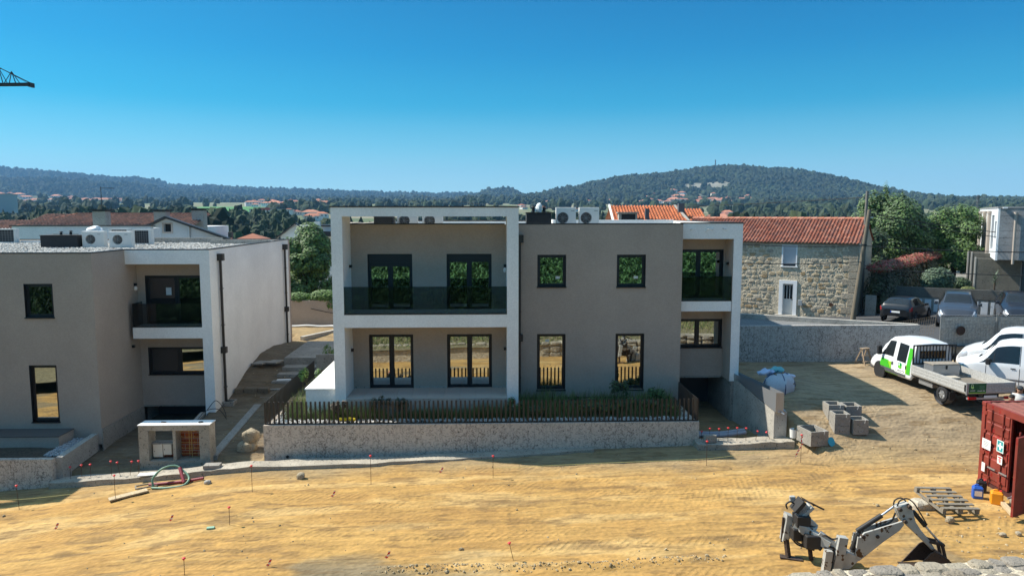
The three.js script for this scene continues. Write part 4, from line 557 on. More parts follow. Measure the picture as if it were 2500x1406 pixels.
// village houses, each its own thing
{
  const walls = [[.74, .73, .70], [.66, .62, .55], [.70, .68, .66], [.60, .55, .45]].map((c, i) => M('village_wall_' + i, { c, roughness: .9 })), roofs = [[.42, .155, .085], [.36, .14, .09], [.48, .2, .12]].map((c, i) => M('village_roof_' + i, { c, roughness: .9 }));
  const hip = (w, d, h, e) => { const x = w / 2 + .5, z = d / 2 + .5, t = w > d ? [w / 2 - d / 2, 0] : [0, d / 2 - w / 2], A = [-x, h, z], B = [x, h, z], C = [x, h, -z], D = [-x, h, -z], P = [-t[0], h + e, t[1]], Q = [t[0], h + e, -t[1]]; return [...(t[0] ? [...A, ...B, ...Q, ...A, ...Q, ...P, ...B, ...C, ...Q, ...C, ...D, ...P, ...C, ...P, ...Q, ...D, ...A, ...P] : [...A, ...B, ...P, ...B, ...C, ...Q, ...B, ...Q, ...P, ...C, ...D, ...Q, ...D, ...A, ...P, ...D, ...P, ...Q])]; };
  const dark = M('village_window', { c: [.04, .045, .05], roughness: .4 }), protos = [];
  for (let v = 0; v < 6; v++) { const g = new THREE.Group(), w = [13, 10, 16, 9, 12, 20][v], d = [9, 10, 9, 8, 11, 10][v], h = [6, 4, 6.5, 7, 3.6, 5][v]; const wl = mesh('wall', [box(-w / 2, w / 2, -6, h, -d / 2, d / 2)], walls[v % 4], g); mesh('roof', [uvBox(poly(hip(w, d, h, 2 + .3 * (v % 3))))], roofs[v % 3], g); for (let k = 0; k < 3; k++) mesh('window', [box(-w / 2 + (k + .6) * w / 3.4, -w / 2 + (k + 1) * w / 3.4, h - 2.6, h - 1.2, d / 2, d / 2 + .05)], dark, wl); protos.push(g); }
  const r = RNG(202), village = (n, px0, px1, d0, d1, label, group, s = 1) => { for (let i = 0; i < n; i++) { const d = lerp(d0, d1, r()), px = lerp(px0, px1, r()), x = (px - 1195) / F * d, o = protos[Math.floor(r() * 6)].clone(); o.name = numbered('village_house'); o.position.set(x, landY(x, -d) + .3, -d); o.rotation.y = (r() - .5) * 1.4; o.scale.setScalar(s * (.85 + .3 * r())); tag(o, label, 'house', group); scene.add(o); } };
  village(46, 0, 320, 1600, 2090, 'small house of the pale village on the far left slope below the blue ridge', 'houses of the left village', 1.4);
  village(5, 120, 250, 2700, 2900, 'small house standing high among trees on the far left slope', 'houses high on the left slope');
  village(24, 615, 800, 1150, 1600, 'small red-roofed house in the valley just left of the white roof frame', 'houses left of the roof frame', 1.15);
  village(12, 690, 800, 620, 820, 'pale valley house lower down, just left of the white roof frame', 'lower houses left of the roof frame', .8);
  village(44, 1560, 1840, 1430, 1960, 'small pale house of the village at the foot of the right hill', 'houses at the foot of the right hill', 1.4);
  village(8, 1330, 1520, 1500, 1800, 'small house among fields at the left foot of the right hill', 'houses at the left foot of the hill');
  village(10, 1690, 1830, 560, 760, 'pale house in the trees above the orange roof', 'houses above the orange roof', .75);
  village(6, 1840, 2100, 420, 620, 'small house among trees above the red tiled roof', 'houses above the red roof', .6);
  village(5, 1250, 1500, 900, 1200, 'small house among trees above the main roof', 'houses above the main roof', .8);
  const bl = (name, px0, px1, y0, y1, d, dep, m, label, cat) => { const x0 = (px0 - 1195) / F * d, x1 = (px1 - 1195) / F * d, t = thing(name, label, cat, [0, 0, 0]); mesh('wall', [box(x0, x1, 7 - (y1 - 520) / F * d - 6, 7 - (y0 - 520) / F * d, -d - dep, -d)], m, t); mesh('roof', [box(x0 - .4, x1 + .4, 7 - (y0 - 520) / F * d, 7 - (y0 - 520) / F * d + .5, -d - dep - .4, -d + .4)], mConcreteLight, t); return t; };
  bl('blue_warehouse', -30, 28, 475, 503, 620, 25, M('warehouse_blue', { c: [.30, .38, .42], roughness: .8 }), 'pale blue windowless block at the left edge in the valley', 'warehouse');
  const wh = bl('white_warehouse', 618, 703, 512, 525, 560, 22, walls[0], 'long white warehouse with red sign beside the green field', 'warehouse'); mesh('sign', [box(-178, -168, 9.2, 11, -559.8, -559.5)], M('sign_red', { c: [.45, .08, .06] }), wh);
}
// masts and poles far off
function lattice(name, label, x, y, z, h, w, arms, rr) { const t = thing(name, label, 'pylon', [x, y, z]), m = M('far_steel', { c: [.13, .14, .15], roughness: .7 }), g = []; for (const sx of [-1, 1]) for (const sz of [-1, 1]) g.push(bar([sx * w, 0, sz * w], [sx * w * .22, h, sz * w * .22], rr, rr)); const n = 11; for (let i = 0; i < n; i++) { const a = w * lerp(1, .22, i / n), b = w * lerp(1, .22, (i + 1) / n), y0 = h * i / n, y1 = h * (i + 1) / n; for (const s of [-1, 1]) { g.push(bar([-a, y0, s * a], [b, y1, s * b], rr * .6, rr * .6), bar([s * a, y0, -a], [s * b, y1, b], rr * .6, rr * .6)); } } mesh('tower', g, m, t); for (const [ay, al] of arms) mesh('cross_arm', [bar([-al, h * ay, 0], [al, h * ay, 0], rr, rr), bar([-al, h * ay, 0], [0, h * ay + al * .4, 0], rr * .7, rr * .7), bar([al, h * ay, 0], [0, h * ay + al * .4, 0], rr * .7, rr * .7)], m, t); return t; }
lattice('pylon', 'tall lattice pylon rising above the modern house at the right', (2406 - 1195) / F * 300, landY(206, -300) - 1, -300, 22.5, 1.1, [[.97, 1.5], [.86, 1.9], [.75, 1.6]], .16);
lattice('hilltop_mast', 'thin mast on the summit of the right hill', (1746 - 1195) / F * 2490, 160, -2490, 30, 2.2, [[.9, 2.5]], .9);
lattice('hilltop_mast', 'shorter mast right of the summit of the right hill', (1778 - 1195) / F * 2490, 161, -2490, 16, 2, [[.9, 2]], 1.0);
{
  const mp = M('pole_wood_far', { c: [.12, .10, .085], roughness: .9 });
  for (const [px, d, h, l] of [[1708, 210, 9, 'wooden power pole among the houses above the orange roof'], [1755, 420, 11, 'slim pole behind the red tiled roof'], [185, 90, 9.2, 'thin wooden pole behind the hipped roof at the left'], [1880, 330, 10, 'slim power pole in the trees above the red roof, left of the others'], [1960, 330, 11, 'slim power pole in the trees above the red roof']]) { const x = (px - 1195) / F * d, t = thing('power_pole', l, 'pole', [x, landY(x, -d) - .5, -d]); mesh('shaft', [cyl([0, 0, 0], [0, h, 0], .16, .1, 8)], mp, t); mesh('cross_arm', [box(-.9, .9, h - .6, h - .45, -.06, .06)], mp, t); }
  for (let i = 0; i < 9; i++) { const d = 260 + 15 * i, px = 732 + i * 9, x = (px - 1195) / F * d, t = thing('street_lamp', 'slim street lamp in the row along the valley road', 'lamp', [x, landY(x, -d), -d], 0, 'street lamps along the valley road'); mesh('post', [cyl([0, 0, 0], [0, 8, 0], .09, .06, 6)], mSteel, t); mesh('arm', [bar([0, 7.9, 0], [1.2, 8.2, 0], .09, .09)], mSteel, t); }
}
// ---------------------------------------------------------------- near trees and shrubs
const leafM = (n, k = .35) => M(n, { c: [1, 1, 1], vertexColors: true, roughness: .75, transmission: k, thickness: 0 });
function leafMass(seed, lobes, n, size, pal, { shell = .45, droop = 0 } = {}) {   // leaves as small folded quads spread through a set of ellipsoid lobes
  const r = RNG(seed), pos = new Float32Array(n * 12 * 3 / 2 * 1), col = new Float32Array(n * 6 * 3), P = new Float32Array(n * 6 * 3), vol = lobes.map((l) => l[3] * l[4] * l[5]), tot = vol.reduce((a, b) => a + b, 0), a = V3(), b = V3(), c = V3();
  for (let i = 0; i < n; i++) {
    let k = 0, t = r() * tot; while (k < lobes.length - 1 && t > vol[k]) t -= vol[k++]; const L = lobes[k];
    let x, y, z, q; do { x = r() * 2 - 1; y = r() * 2 - 1; z = r() * 2 - 1; q = x * x + y * y + z * z; } while (q > 1 || q < shell * shell * r()); const tw = fbm(x * 2.1 + k * 3, y * 2.1 + z * 1.9, 2, seed); if (tw < .36) { i--; if (r() < .02) i++; else continue; }
    const px = L[0] + x * L[3], py = L[1] + y * L[4] - droop * Math.max(0, q - .5), pz = L[2] + z * L[5], s = size * (.6 + .8 * r());
    a.set(r() - .5, r() - .5, r() - .5).normalize(); b.set(x + (r() - .5), y + .6 + (r() - .5), z + (r() - .5)).normalize(); a.cross(b).normalize(); c.crossVectors(a, b);
    const C = pal[Math.floor(r() * pal.length)], br = (.75 + .5 * r()), v = [[-.5, 0, 0], [0, -.9, .12], [.5, 0, 0], [.5, 0, 0], [0, .9, .12], [-.5, 0, 0]];
    for (let m = 0; m < 6; m++) { const o = (i * 6 + m) * 3, w = v[m]; P[o] = px + s * (a.x * w[0] + c.x * w[1] + b.x * w[2]); P[o + 1] = py + s * (a.y * w[0] + c.y * w[1] + b.y * w[2]); P[o + 2] = pz + s * (a.z * w[0] + c.z * w[1] + b.z * w[2]); for (let h = 0; h < 3; h++) col[o + h] = C[h] * br; }
  }
  const g = new THREE.BufferGeometry(); g.setAttribute('position', new THREE.BufferAttribute(P, 3)); g.setAttribute('color', new THREE.BufferAttribute(col, 3)); g.computeVertexNormals(); g.setAttribute('uv', new THREE.BufferAttribute(new Float32Array(n * 12), 2)); return g;
}
const palTree = [[.085, .165, .04], [.11, .21, .042], [.065, .13, .034], [.14, .24, .055], [.055, .10, .03]], palBright = [[.14, .26, .05], [.17, .30, .06], [.10, .20, .04], [.21, .32, .08]], palDark = [[.035, .07, .022], [.05, .10, .028], [.07, .13, .035]], palRedTip = [[.42, .07, .055], [.48, .11, .08], [.36, .12, .06], [.14, .16, .05]], palHedge = [[.045, .07, .022], [.06, .085, .028], [.085, .10, .035], [.10, .075, .035]], palPine = [[.10, .17, .09], [.075, .13, .07], [.13, .20, .11]];
function tree(name, label, cat, base, trunkH, r0, lobes, n, size, pal, group) {
  const t = thing(name, label, cat, base, 0, group), r = RNG(n + Math.round(base[0] * 7)), g = [cyl([0, -.3, 0], [.1, trunkH, 0], r0, r0 * .65, 9)];
  for (const L of lobes.slice(0, 12)) g.push(cyl([.08, trunkH * (.55 + .4 * r()), 0], [L[0] * .85, L[1], L[2] * .85], r0 * .42, r0 * .1, 6)); mesh('trunk', g, mBark, t);
  mesh('crown', [leafMass(n, lobes, n, size, pal)], leafM('leaf', .35), t); return t;
}
const lobesOf = (seed, n, w, h0, h1, d, s) => { const r = RNG(seed), o = []; for (let i = 0; i < n; i++) { const a = r() * 6.28, q = Math.sqrt(r()), y = lerp(h0, h1, r()), k = 1 - .55 * Math.pow((y - h0) / (h1 - h0), 1.6); o.push([Math.cos(a) * q * w * k, y, Math.sin(a) * q * d * k, s * (.7 + .6 * r()), s * (.6 + .6 * r()), s * (.7 + .6 * r())]); } return o; };
tree('leafy_tree', 'dense bright green tree filling the gap between the two new houses', 'tree', [-12.6, -.5, -50], 3.2, .22, lobesOf(3, 24, 2.0, 2.0, 6.0, 1.5, .8), 34000, .11, [...palBright, ...palTree, ...palBright]);
tree('leafy_tree', 'lower tree half hidden behind the left house beside the bright green tree', 'tree', [-15.2, -.5, -49], 2, .16, lobesOf(4, 9, 1.3, 1.8, 4.0, 1.1, .85), 12000, .105, palTree);
tree('vine_bush', 'bright creeper spilling over the taupe boundary wall', 'bush', [-11.0, 1.2, -46.4], .3, .05, [[-1.2, .35, 0, 1.0, .42, .45], [.4, .45, 0, 1.1, .45, .5], [1.6, .4, 0, .9, .5, .45], [.9, .0, .35, .35, .35, .2]], 8000, .085, palBright);
tree('leafy_tree', 'tallest dark green tree right of the stone house roof', 'tree', [31.5, 1.2, -56], 4, .3, [...lobesOf(7, 24, 2.5, 2.2, 6.4, 2.2, 1.25), [-.4, 7.4, 0, .35, .9, .35], [.8, 6.9, .2, .3, .7, .3], [-1.5, 6.6, 0, .35, .6, .35]], 42000, .12, palTree);
tree('leafy_tree', 'green tree between the tallest tree and the modern house', 'tree', [36.2, 1.4, -55], 3.2, .24, lobesOf(9, 18, 2.0, 1.6, 5.4, 1.8, 1.1), 28000, .11, [...palTree, ...palBright]);
tree('leafy_tree', 'lighter tree partly behind the modern house corner', 'tree', [43.0, 1, -64], 3.6, .24, lobesOf(12, 16, 2.2, 2.4, 6.2, 2, 1.2), 20000, .13, palBright);
tree('leafy_tree', 'low dark tree behind the stone house gable', 'tree', [27.8, .6, -52], 2.2, .2, lobesOf(15, 12, 1.2, 1.6, 4.6, 1.1, .95), 16000, .115, palDark);
tree('flowering_tree', 'round tree with cream blossom beyond the red tiled roof', 'tree', [97, -7, -200], 7, .3, lobesOf(21, 12, 1.6, 7, 10.6, 1.6, 1.35), 3800, .4, [[.30, .27, .13], [.24, .24, .10], [.12, .15, .05]]);
tree('round_tree', 'lone dark tree behind the red ridge, right of the power poles', 'tree', [62, -6, -150], 5, .2, lobesOf(23, 9, 1.6, 5, 8.2, 1.6, 1.1), 2600, .32, palTree);
// red-tipped hedge climbing back beside the stone house
{
  const t = frameR('red_tipped_hedge', 'tall clipped hedge with red young leaves on top beside the stone house', 'hedge', 0), lo = [], top = []; for (let i = 0; i < 12; i++) { const z = -1.9 - i * 1.25, x = 1.35 + .26 * i; lo.push([x, 2.05 + .04 * i, z, .85, 1.6, 1.0]); top.push([x, 3.5 + .02 * i + .14 * hash(i, 2), z, .8, .34, .95]); }
  mesh('foliage', [leafMass(71, lo, 30000, .085, palHedge, { shell: .8 })], leafM('leaf', .35), t); mesh('red_tips', [leafMass(72, top, 9000, .085, palRedTip, { shell: .2 })], leafM('leaf', .35), t); mesh('stem', [cyl([1.75, .2, -3], [1.75, 1.8, -3], .06), cyl([1.8, .2, -9], [1.8, 1.8, -9], .06)], mBark, t);
  mesh('gate_pier', [box(.75, 1.35, 0, 1.9, -.9, -.5)], mConcrete, t);
  tree('pine_shrub', 'round blue-green pine shrub above the meter wall', 'shrub', UV(4.6, 5.6, 1.6), .7, .08, [[0, 1.15, 0, 1.0, .75, .8], [-.55, 1.0, .1, .6, .55, .6], [.55, 1.0, 0, .65, .6, .6]], 7000, .085, palPine);
  tree('yellow_shrub', 'small yellow-green shrub in the bed beside the buttress', 'shrub', UV(6.3, 5.3, 1.6), .3, .04, [[0, .4, 0, .5, .35, .4]], 1400, .08, [[.22, .24, .05], [.16, .2, .05]]);
  tree('dark_shrub', 'dark low shrub between the pine shrub and the grey buttress', 'shrub', UV(5.9, 7.6, 1.6), .5, .05, [[0, .7, 0, .75, .45, .6]], 2200, .09, palDark);
  const y = thing('potted_yucca', 'spiky plant in a dark square pot in front of the modern house', 'potted plant', UV(7.7, 5.2, 1.62)); mesh('pot', [rbox(-.32, .32, 0, .55, -.32, .32, .03)], mDark, y); mesh('stem', [cyl([0, .5, 0], [0, 1.1, 0], .05)], mBark, y); const lv = [], r = RNG(6); for (let i = 0; i < 46; i++) { const a = r() * 6.28, e = r() * 1.2 - .1, hy = .8 + r() * .7, d = [Math.cos(a) * Math.cos(e), Math.sin(e), Math.sin(a) * Math.cos(e)], p = [-Math.sin(a) * .03, 0, Math.cos(a) * .03]; lv.push(poly([p[0], hy, p[2], -p[0], hy, -p[2], d[0] * .5, hy + d[1] * .5, d[2] * .5])); } mesh('leaves', lv, M('yucca', { c: [.09, .13, .08], roughness: .7 }), y);
}
// weeds of the garden behind the fence
function blades(name, label, cat, seed, n, place, pal, h0, h1, w) {
  const r = RNG(seed), g = poly([-.5, 0, 0, .5, 0, 0, .25, .55, .12, -.5, 0, 0, .25, .55, .12, -.25, .55, .12, -.25, .55, .12, .25, .55, .12, .1, 1, .4]), ms = [], cs = []; g.setAttribute('uv', new THREE.Float32BufferAttribute(new Float32Array(18), 2));
  for (let i = 0; i < n; i++) { const p = place(r); if (!p) continue; const h = lerp(h0, h1, Math.pow(r(), 2)) * (p[3] ?? 1), c = pal[Math.floor(r() * pal.length)], k = .7 + .6 * r(); ms.push(mtx([p[0], p[1], p[2]], [(r() - .5) * .9, r() * 6.28, (r() - .5) * .5], [w * (.6 + .8 * r()), h, h])); cs.push(new THREE.Color().setRGB(c[0] * k, c[1] * k, c[2] * k)); }
  return tag(instances(name, g, M('blade', { c: [1, 1, 1], roughness: .8 }), ms, cs), label, cat);
}
const palWeed = [[.13, .19, .045], [.17, .22, .06], [.09, .14, .035], [.22, .22, .08], [.07, .11, .03]];
blades('garden_weeds', 'wild grass and weeds growing behind the slatted fence', 'weeds', 81, 26000, (r) => { const x = -7.3 + r() * 14.2, z = x < -5.7 ? -25 - r() * 1.6 : -24.95 - r() * (x > 1 ? 1.9 : .55), m = fbm(x * .9, z * 1.4, 3, 83); if (m < .34) return null; return [x, -.32 + .2 * sstep(-25.4, -26.9, z), z, .4 + 1.1 * m]; }, palWeed, .08, .62, .022);
blades('alley_weeds', 'weeds along the fence foot beside the white box', 'weeds', 84, 2600, (r) => { const z = -26.6 - r() * 5.5; return [-7.4 + r() * .65, -.3, z, .5 + .8 * r()]; }, palWeed, .1, .6, .03);
for (const [x, z, h, l, pal] of [[-3.9, -25.25, .75, 'dry brown weed standing in front of the left terrace doors', [[.12, .09, .05], [.16, .13, .07], [.08, .09, .04]]], [-5.35, -25.1, .6, 'dry weed at the foot of the left white pier', [[.13, .09, .05], [.09, .07, .04]]], [-3.1, -25.3, .65, 'brownish weed in front of the open left terrace', [[.11, .09, .05], [.1, .12, .05]]], [4.75, -26.2, .95, 'leafy green weed under the right lower window', palDark], [6.2, -26.0, .7, 'bushy green weed near the right end of the garden', palTree], [.95, -25.2, .6, 'small green weed at the foot of the right white pier', palTree], [-7.1, -28.2, .9, 'bright green weed between the fence and the white box', palBright], [-7.3, -33.2, .95, 'green bush beside the alley landing', palBright]]) {
  const r = RNG(Math.round(x * 31 + 400)), t = thing('tall_weed', l, 'weed', [x, -.25 + .2 * sstep(-25.4, -26.9, z), z]), st = [], lob = []; for (let i = 0; i < 6; i++) { const a = r() * 6.28, q = [Math.cos(a) * h * .45, h * (.7 + .4 * r()), Math.sin(a) * h * .3]; st.push(cyl([0, 0, 0], q, .009, .005, 5)); lob.push([q[0] * .8, q[1] * .85, q[2] * .8, h * .16, h * .26, h * .16]); } mesh('stems', st, M('weed_stem', { c: [.12, .11, .05] }), t); mesh('leaves', [leafMass(Math.round(h * 900 + x * 10), lob, 420, .055, pal)], leafM('leaf'), t);
}
{ const r = RNG(88), lob = []; for (let i = 0; i < 14; i++) lob.push([1.6 + r() * 5, -.05 + .25 * r(), -25 - r() * 1.1, .35, .16, .25]); const o = mesh('garden_ground_cover', [leafMass(89, lob, 7000, .05, [...palDark, [.1, .14, .04], [.30, .26, .03]])], leafM('leaf')); stuffOf(o, 'dark leafy ground cover with tiny yellow flowers behind the right fence', 'ground cover'); }
// ---------------------------------------------------------------- vehicles
// a body shell from stations along its length: [x, yBottom, wLow, yBelt, wBelt, yEdge, wRoof, yTop]; x runs forward, z to the right
function shell(st) {
  const xs = st.map((s) => s[0]);
  const at = (x) => { let i = 0; while (i < xs.length - 2 && x > xs[i + 1]) i++; const t = clamp((x - xs[i]) / (xs[i + 1] - xs[i]), 0, 1), p0 = st[Math.max(0, i - 1)], p1 = st[i], p2 = st[i + 1], p3 = st[Math.min(st.length - 1, i + 2)]; return p1.map((_, k) => { if (k === 0) return x; const m1 = (p2[k] - p0[k]) / Math.max(.01, p2[0] - p0[0]) * (p2[0] - p1[0]) * .55, m2 = (p3[k] - p1[k]) / Math.max(.01, p3[0] - p1[0]) * (p2[0] - p1[0]) * .55, a = t * t * t, b = t * t; return (2 * a - 3 * b + 1) * p1[k] + (a - 2 * b + t) * m1 + (-2 * a + 3 * b) * p2[k] + (a - b) * m2; }); };
  const S = (x, v) => {   // v: 0 sill .. 1 roof centre
    const [, yb, wl, ybelt, wb, ye, wr, yt] = at(x), ymid = lerp(yb, ybelt, .45), P = [[wl * .94, yb], [wl, yb + .08], [Math.max(wl, wb) * 1.012, ymid], [wb, ybelt], [wr + (wb - wr) * .12, ye - (ye - ybelt) * .12], [wr, ye], [wr * .8, lerp(ye, yt, .72)], [0, yt]], vs = [0, .08, .26, .46, .70, .77, .85, 1];
    let i = 0; while (i < 6 && v > vs[i + 1]) i++; const t = (v - vs[i]) / (vs[i + 1] - vs[i]), a = P[i], b = P[i + 1]; return [x, lerp(a[1], b[1], t), lerp(a[0], b[0], t)];
  };
  const patch = (fx0, fx1, v0, v1, nx, nv, off = 0, sides = [1, -1]) => {
    const pos = []; for (const s of sides) { const g = []; for (let j = 0; j <= nv; j++) { const v = lerp(v0, v1, j / nv), a = typeof fx0 === 'function' ? fx0(v) : fx0, b = typeof fx1 === 'function' ? fx1(v) : fx1, row = []; for (let i = 0; i <= nx; i++) { const x = lerp(a, b, i / nx), p = S(x, v), e = .02, px = S(x + e, v), pv = S(x, Math.min(1, v + .01)), pw = S(x, Math.max(0, v - .01)), A = V3(px[0] - p[0], px[1] - p[1], px[2] - p[2]), B = V3(pv[0] - pw[0], pv[1] - pw[1], pv[2] - pw[2]), n = A.cross(B).normalize(); if (n.z < -.2 || (Math.abs(n.z) < .2 && n.y < 0)) n.negate(); row.push([p[0] + n.x * off, p[1] + n.y * off, s * (p[2] + n.z * off)]); } g.push(row); }
      for (let j = 0; j < nv; j++) for (let i = 0; i < nx; i++) { const q = [g[j][i], g[j][i + 1], g[j + 1][i + 1], g[j + 1][i]]; if (s < 0) q.reverse(); pos.push(...q[0], ...q[1], ...q[2], ...q[0], ...q[2], ...q[3]); } }
    let G = new THREE.BufferGeometry(); G.setAttribute('position', new THREE.Float32BufferAttribute(pos, 3)); G = mergeVertices(G, 1e-4); G.computeVertexNormals(); return uvBox(G);
  };
  const cap = (x) => { const pts = []; for (let i = 0; i <= 14; i++) { const p = S(x, i / 14); pts.push([p[2], p[1]]); } for (let i = 13; i >= 0; i--) { const p = S(x, i / 14); pts.push([-p[2], p[1]]); } const g = new THREE.ShapeGeometry(shape(pts)); g.rotateY(-Math.PI / 2); g.scale(1, 1, 1); g.translate(x, 0, 0); return uvBox(g); };
  const body = () => [patch(xs[0], xs[xs.length - 1], 0, 1, 70, 26), cap(xs[0] + .001), cap(xs[xs.length - 1] - .001)];
  return { S, patch, body, at };
}
const mTyre = M('tyre', { c: [.018, .018, .019], roughness: .9 }), mRim = M('rim', { c: [.30, .30, .31], roughness: .4, metalness: .8 }), mCarGlass = M('car_glass', { c: [.015, .018, .02], roughness: .04, ior: 1.6 }), mLampRed = M('tail_lamp', { c: [.45, .015, .015], roughness: .25 }), mLamp = M('head_lamp', { c: [.55, .57, .6], roughness: .15, metalness: .4 });
function wheel(parent, x, y, z, r, w, rim = mRim) { const pts = [[r * .58, -w / 2], [r * .93, -w / 2], [r, -w * .32], [r, w * .32], [r * .93, w / 2], [r * .58, w / 2]].map((p) => new THREE.Vector2(p[0], p[1])); const o = mesh('wheel', [uvBox(new THREE.LatheGeometry(pts, 22).rotateX(Math.PI / 2).translate(x, y, z))], mTyre, parent); const s = Math.sign(z); mesh('rim', [uvBox(new THREE.CylinderGeometry(r * .6, r * .6, w * .6, 18).rotateX(Math.PI / 2).translate(x, y, z + s * .01)), ...[0, 1, 2, 3, 4].map((k) => turn(box(.05, r * .55, -.022, .022, -.012, .012), { z: k * 1.2566 }, [x, y, z + s * (w * .3 + .02)])), cyl([x, y, z], [x, y, z + s * (w * .42)], r * .16, r * .14, 12)], rim, o); return o; }
const HATCH = [[-2.15, .42, .62, .72, .66, .80, .58, .83], [-2.08, .27, .82, .93, .84, 1.0, .72, 1.03], [-1.88, .22, .89, .99, .88, 1.22, .68, 1.27], [-1.5, .2, .9, .97, .895, 1.39, .62, 1.45], [-.6, .2, .9, .94, .9, 1.42, .6, 1.48], [.1, .2, .9, .92, .9, 1.38, .585, 1.43], [.85, .2, .9, .92, .885, 1.02, .68, 1.06], [1.3, .2, .9, .87, .86, .93, .66, .97], [1.85, .22, .87, .76, .81, .81, .62, .85], [2.08, .28, .76, .62, .72, .68, .56, .7], [2.15, .36, .6, .55, .58, .6, .46, .61]];
function car(label, pos, ry, paint, { sy = 1, sc = .86, st = HATCH, cat = 'car', group = 'parked cars on the street', name = 'parked_car', plate = true } = {}) {
  const T = thing(name, label, cat, pos, ry, group); T.scale.setScalar(sc); const spec = st.map((s) => [s[0], s[1], s[2], s[3] * sy, s[4], s[5] * sy, s[6], s[7] * sy]), B = shell(spec);
  const body = mesh('body', B.body(), paint, T);
  mesh('side_window', [B.patch((v) => -1.35 + (v - .5) * .5, (v) => .62 - (v - .5) * 2.1, .5, .735, 16, 4, .006)], mCarGlass, T);
  mesh('windscreen', [B.patch(.16, .82, .80, 1, 10, 8, .006)], mCarGlass, T); mesh('rear_window', [B.patch(-2.0, -1.56, .79, 1, 8, 8, .006)], mCarGlass, T);
  mesh('pillar', [B.patch((v) => -.42, (v) => -.34, .5, .735, 1, 3, .012)], mDark, T);
  for (const s of [1, -1]) { mesh('tail_lamp', [B.patch(-2.11, -1.93, .36, .50, 4, 3, .008, [s])], mLampRed, T); mesh('headlight', [B.patch(1.78, 2.1, .36, .6, 5, 3, .008, [s])], mLamp, T); mesh('mirror', [rbox(.42, .58, .92 * sy, 1.06 * sy, s > 0 ? .9 : -1.08, s > 0 ? 1.08 : -.9, .04, 2)], paint, T); }
  for (const x of [-1.32, 1.38]) for (const s of [1, -1]) { mesh('wheel_arch', [uvBox(new THREE.CylinderGeometry(.385, .385, .06, 20).rotateX(Math.PI / 2).translate(x, .33, s * .885))], mBlack, T); wheel(T, x, .315, s * .84, .315, .2); }
  mesh('bumper', [B.patch(-2.12, -1.9, .06, .2, 3, 3, .012)], mBlack, T); mesh('grille', [rbox(2.09, 2.135, .38, .62, -.42, .42, .02)], mBlack, T);
  if (plate) { const pm = M('number_plate', { c: [.75, .75, .72], roughness: .5 }), pb = M('plate_blue', { c: [.02, .06, .35], roughness: .5 }); const p = mesh('number_plate', [box(-2.165, -2.15, .62, .73, -.26, .26)], pm, T); mesh('plate_band', [box(-2.168, -2.165, .62, .73, -.26, -.2)], pb, p); const q = mesh('number_plate', [box(2.14, 2.155, .42, .53, -.26, .26)], pm, T); mesh('plate_band', [box(2.155, 2.158, .42, .53, .2, .26)], pb, q); }
  return T;
}
const ST_Y = (x, z) => .66 + .1 * sstep(-36, -50, z) + .012 * Math.max(0, x - 22);
const paintBlack = M('black_paint', { c: [.006, .007, .009], roughness: .3, clearcoat: .5, clearcoatRoughness: .08 }), paintGrey = M('grey_paint', { c: [.05, .057, .072], roughness: .35, metalness: .4, clearcoat: .6, clearcoatRoughness: .05 }), paintNavy = M('navy_paint', { c: [.010, .013, .022], roughness: .3, clearcoat: .5, clearcoatRoughness: .05 }), paintWhite = M('white_paint', { c: [.76, .77, .78], roughness: .35, clearcoat: .6, clearcoatRoughness: .1 });
const head = (hx, hz) => Math.atan2(-hz, hx);
car('black hatchback parked on the street seen from behind', [24.35, streetY(24.35, -41), -41.0], head(.72, -.69), paintBlack, { sc: .95 });
car('grey sport utility car facing the yard behind the mesh panel', [26.2, streetY(26.2, -39.2), -39.2], head(-.55, .83), paintGrey, { sy: 1.15, sc: 1.05 });
car('dark sport utility car at the right edge behind the mesh panel', [29.8, streetY(29.8, -39.4), -39.4], head(-.5, .86), paintNavy, { sy: 1.15, sc: 1.02 });
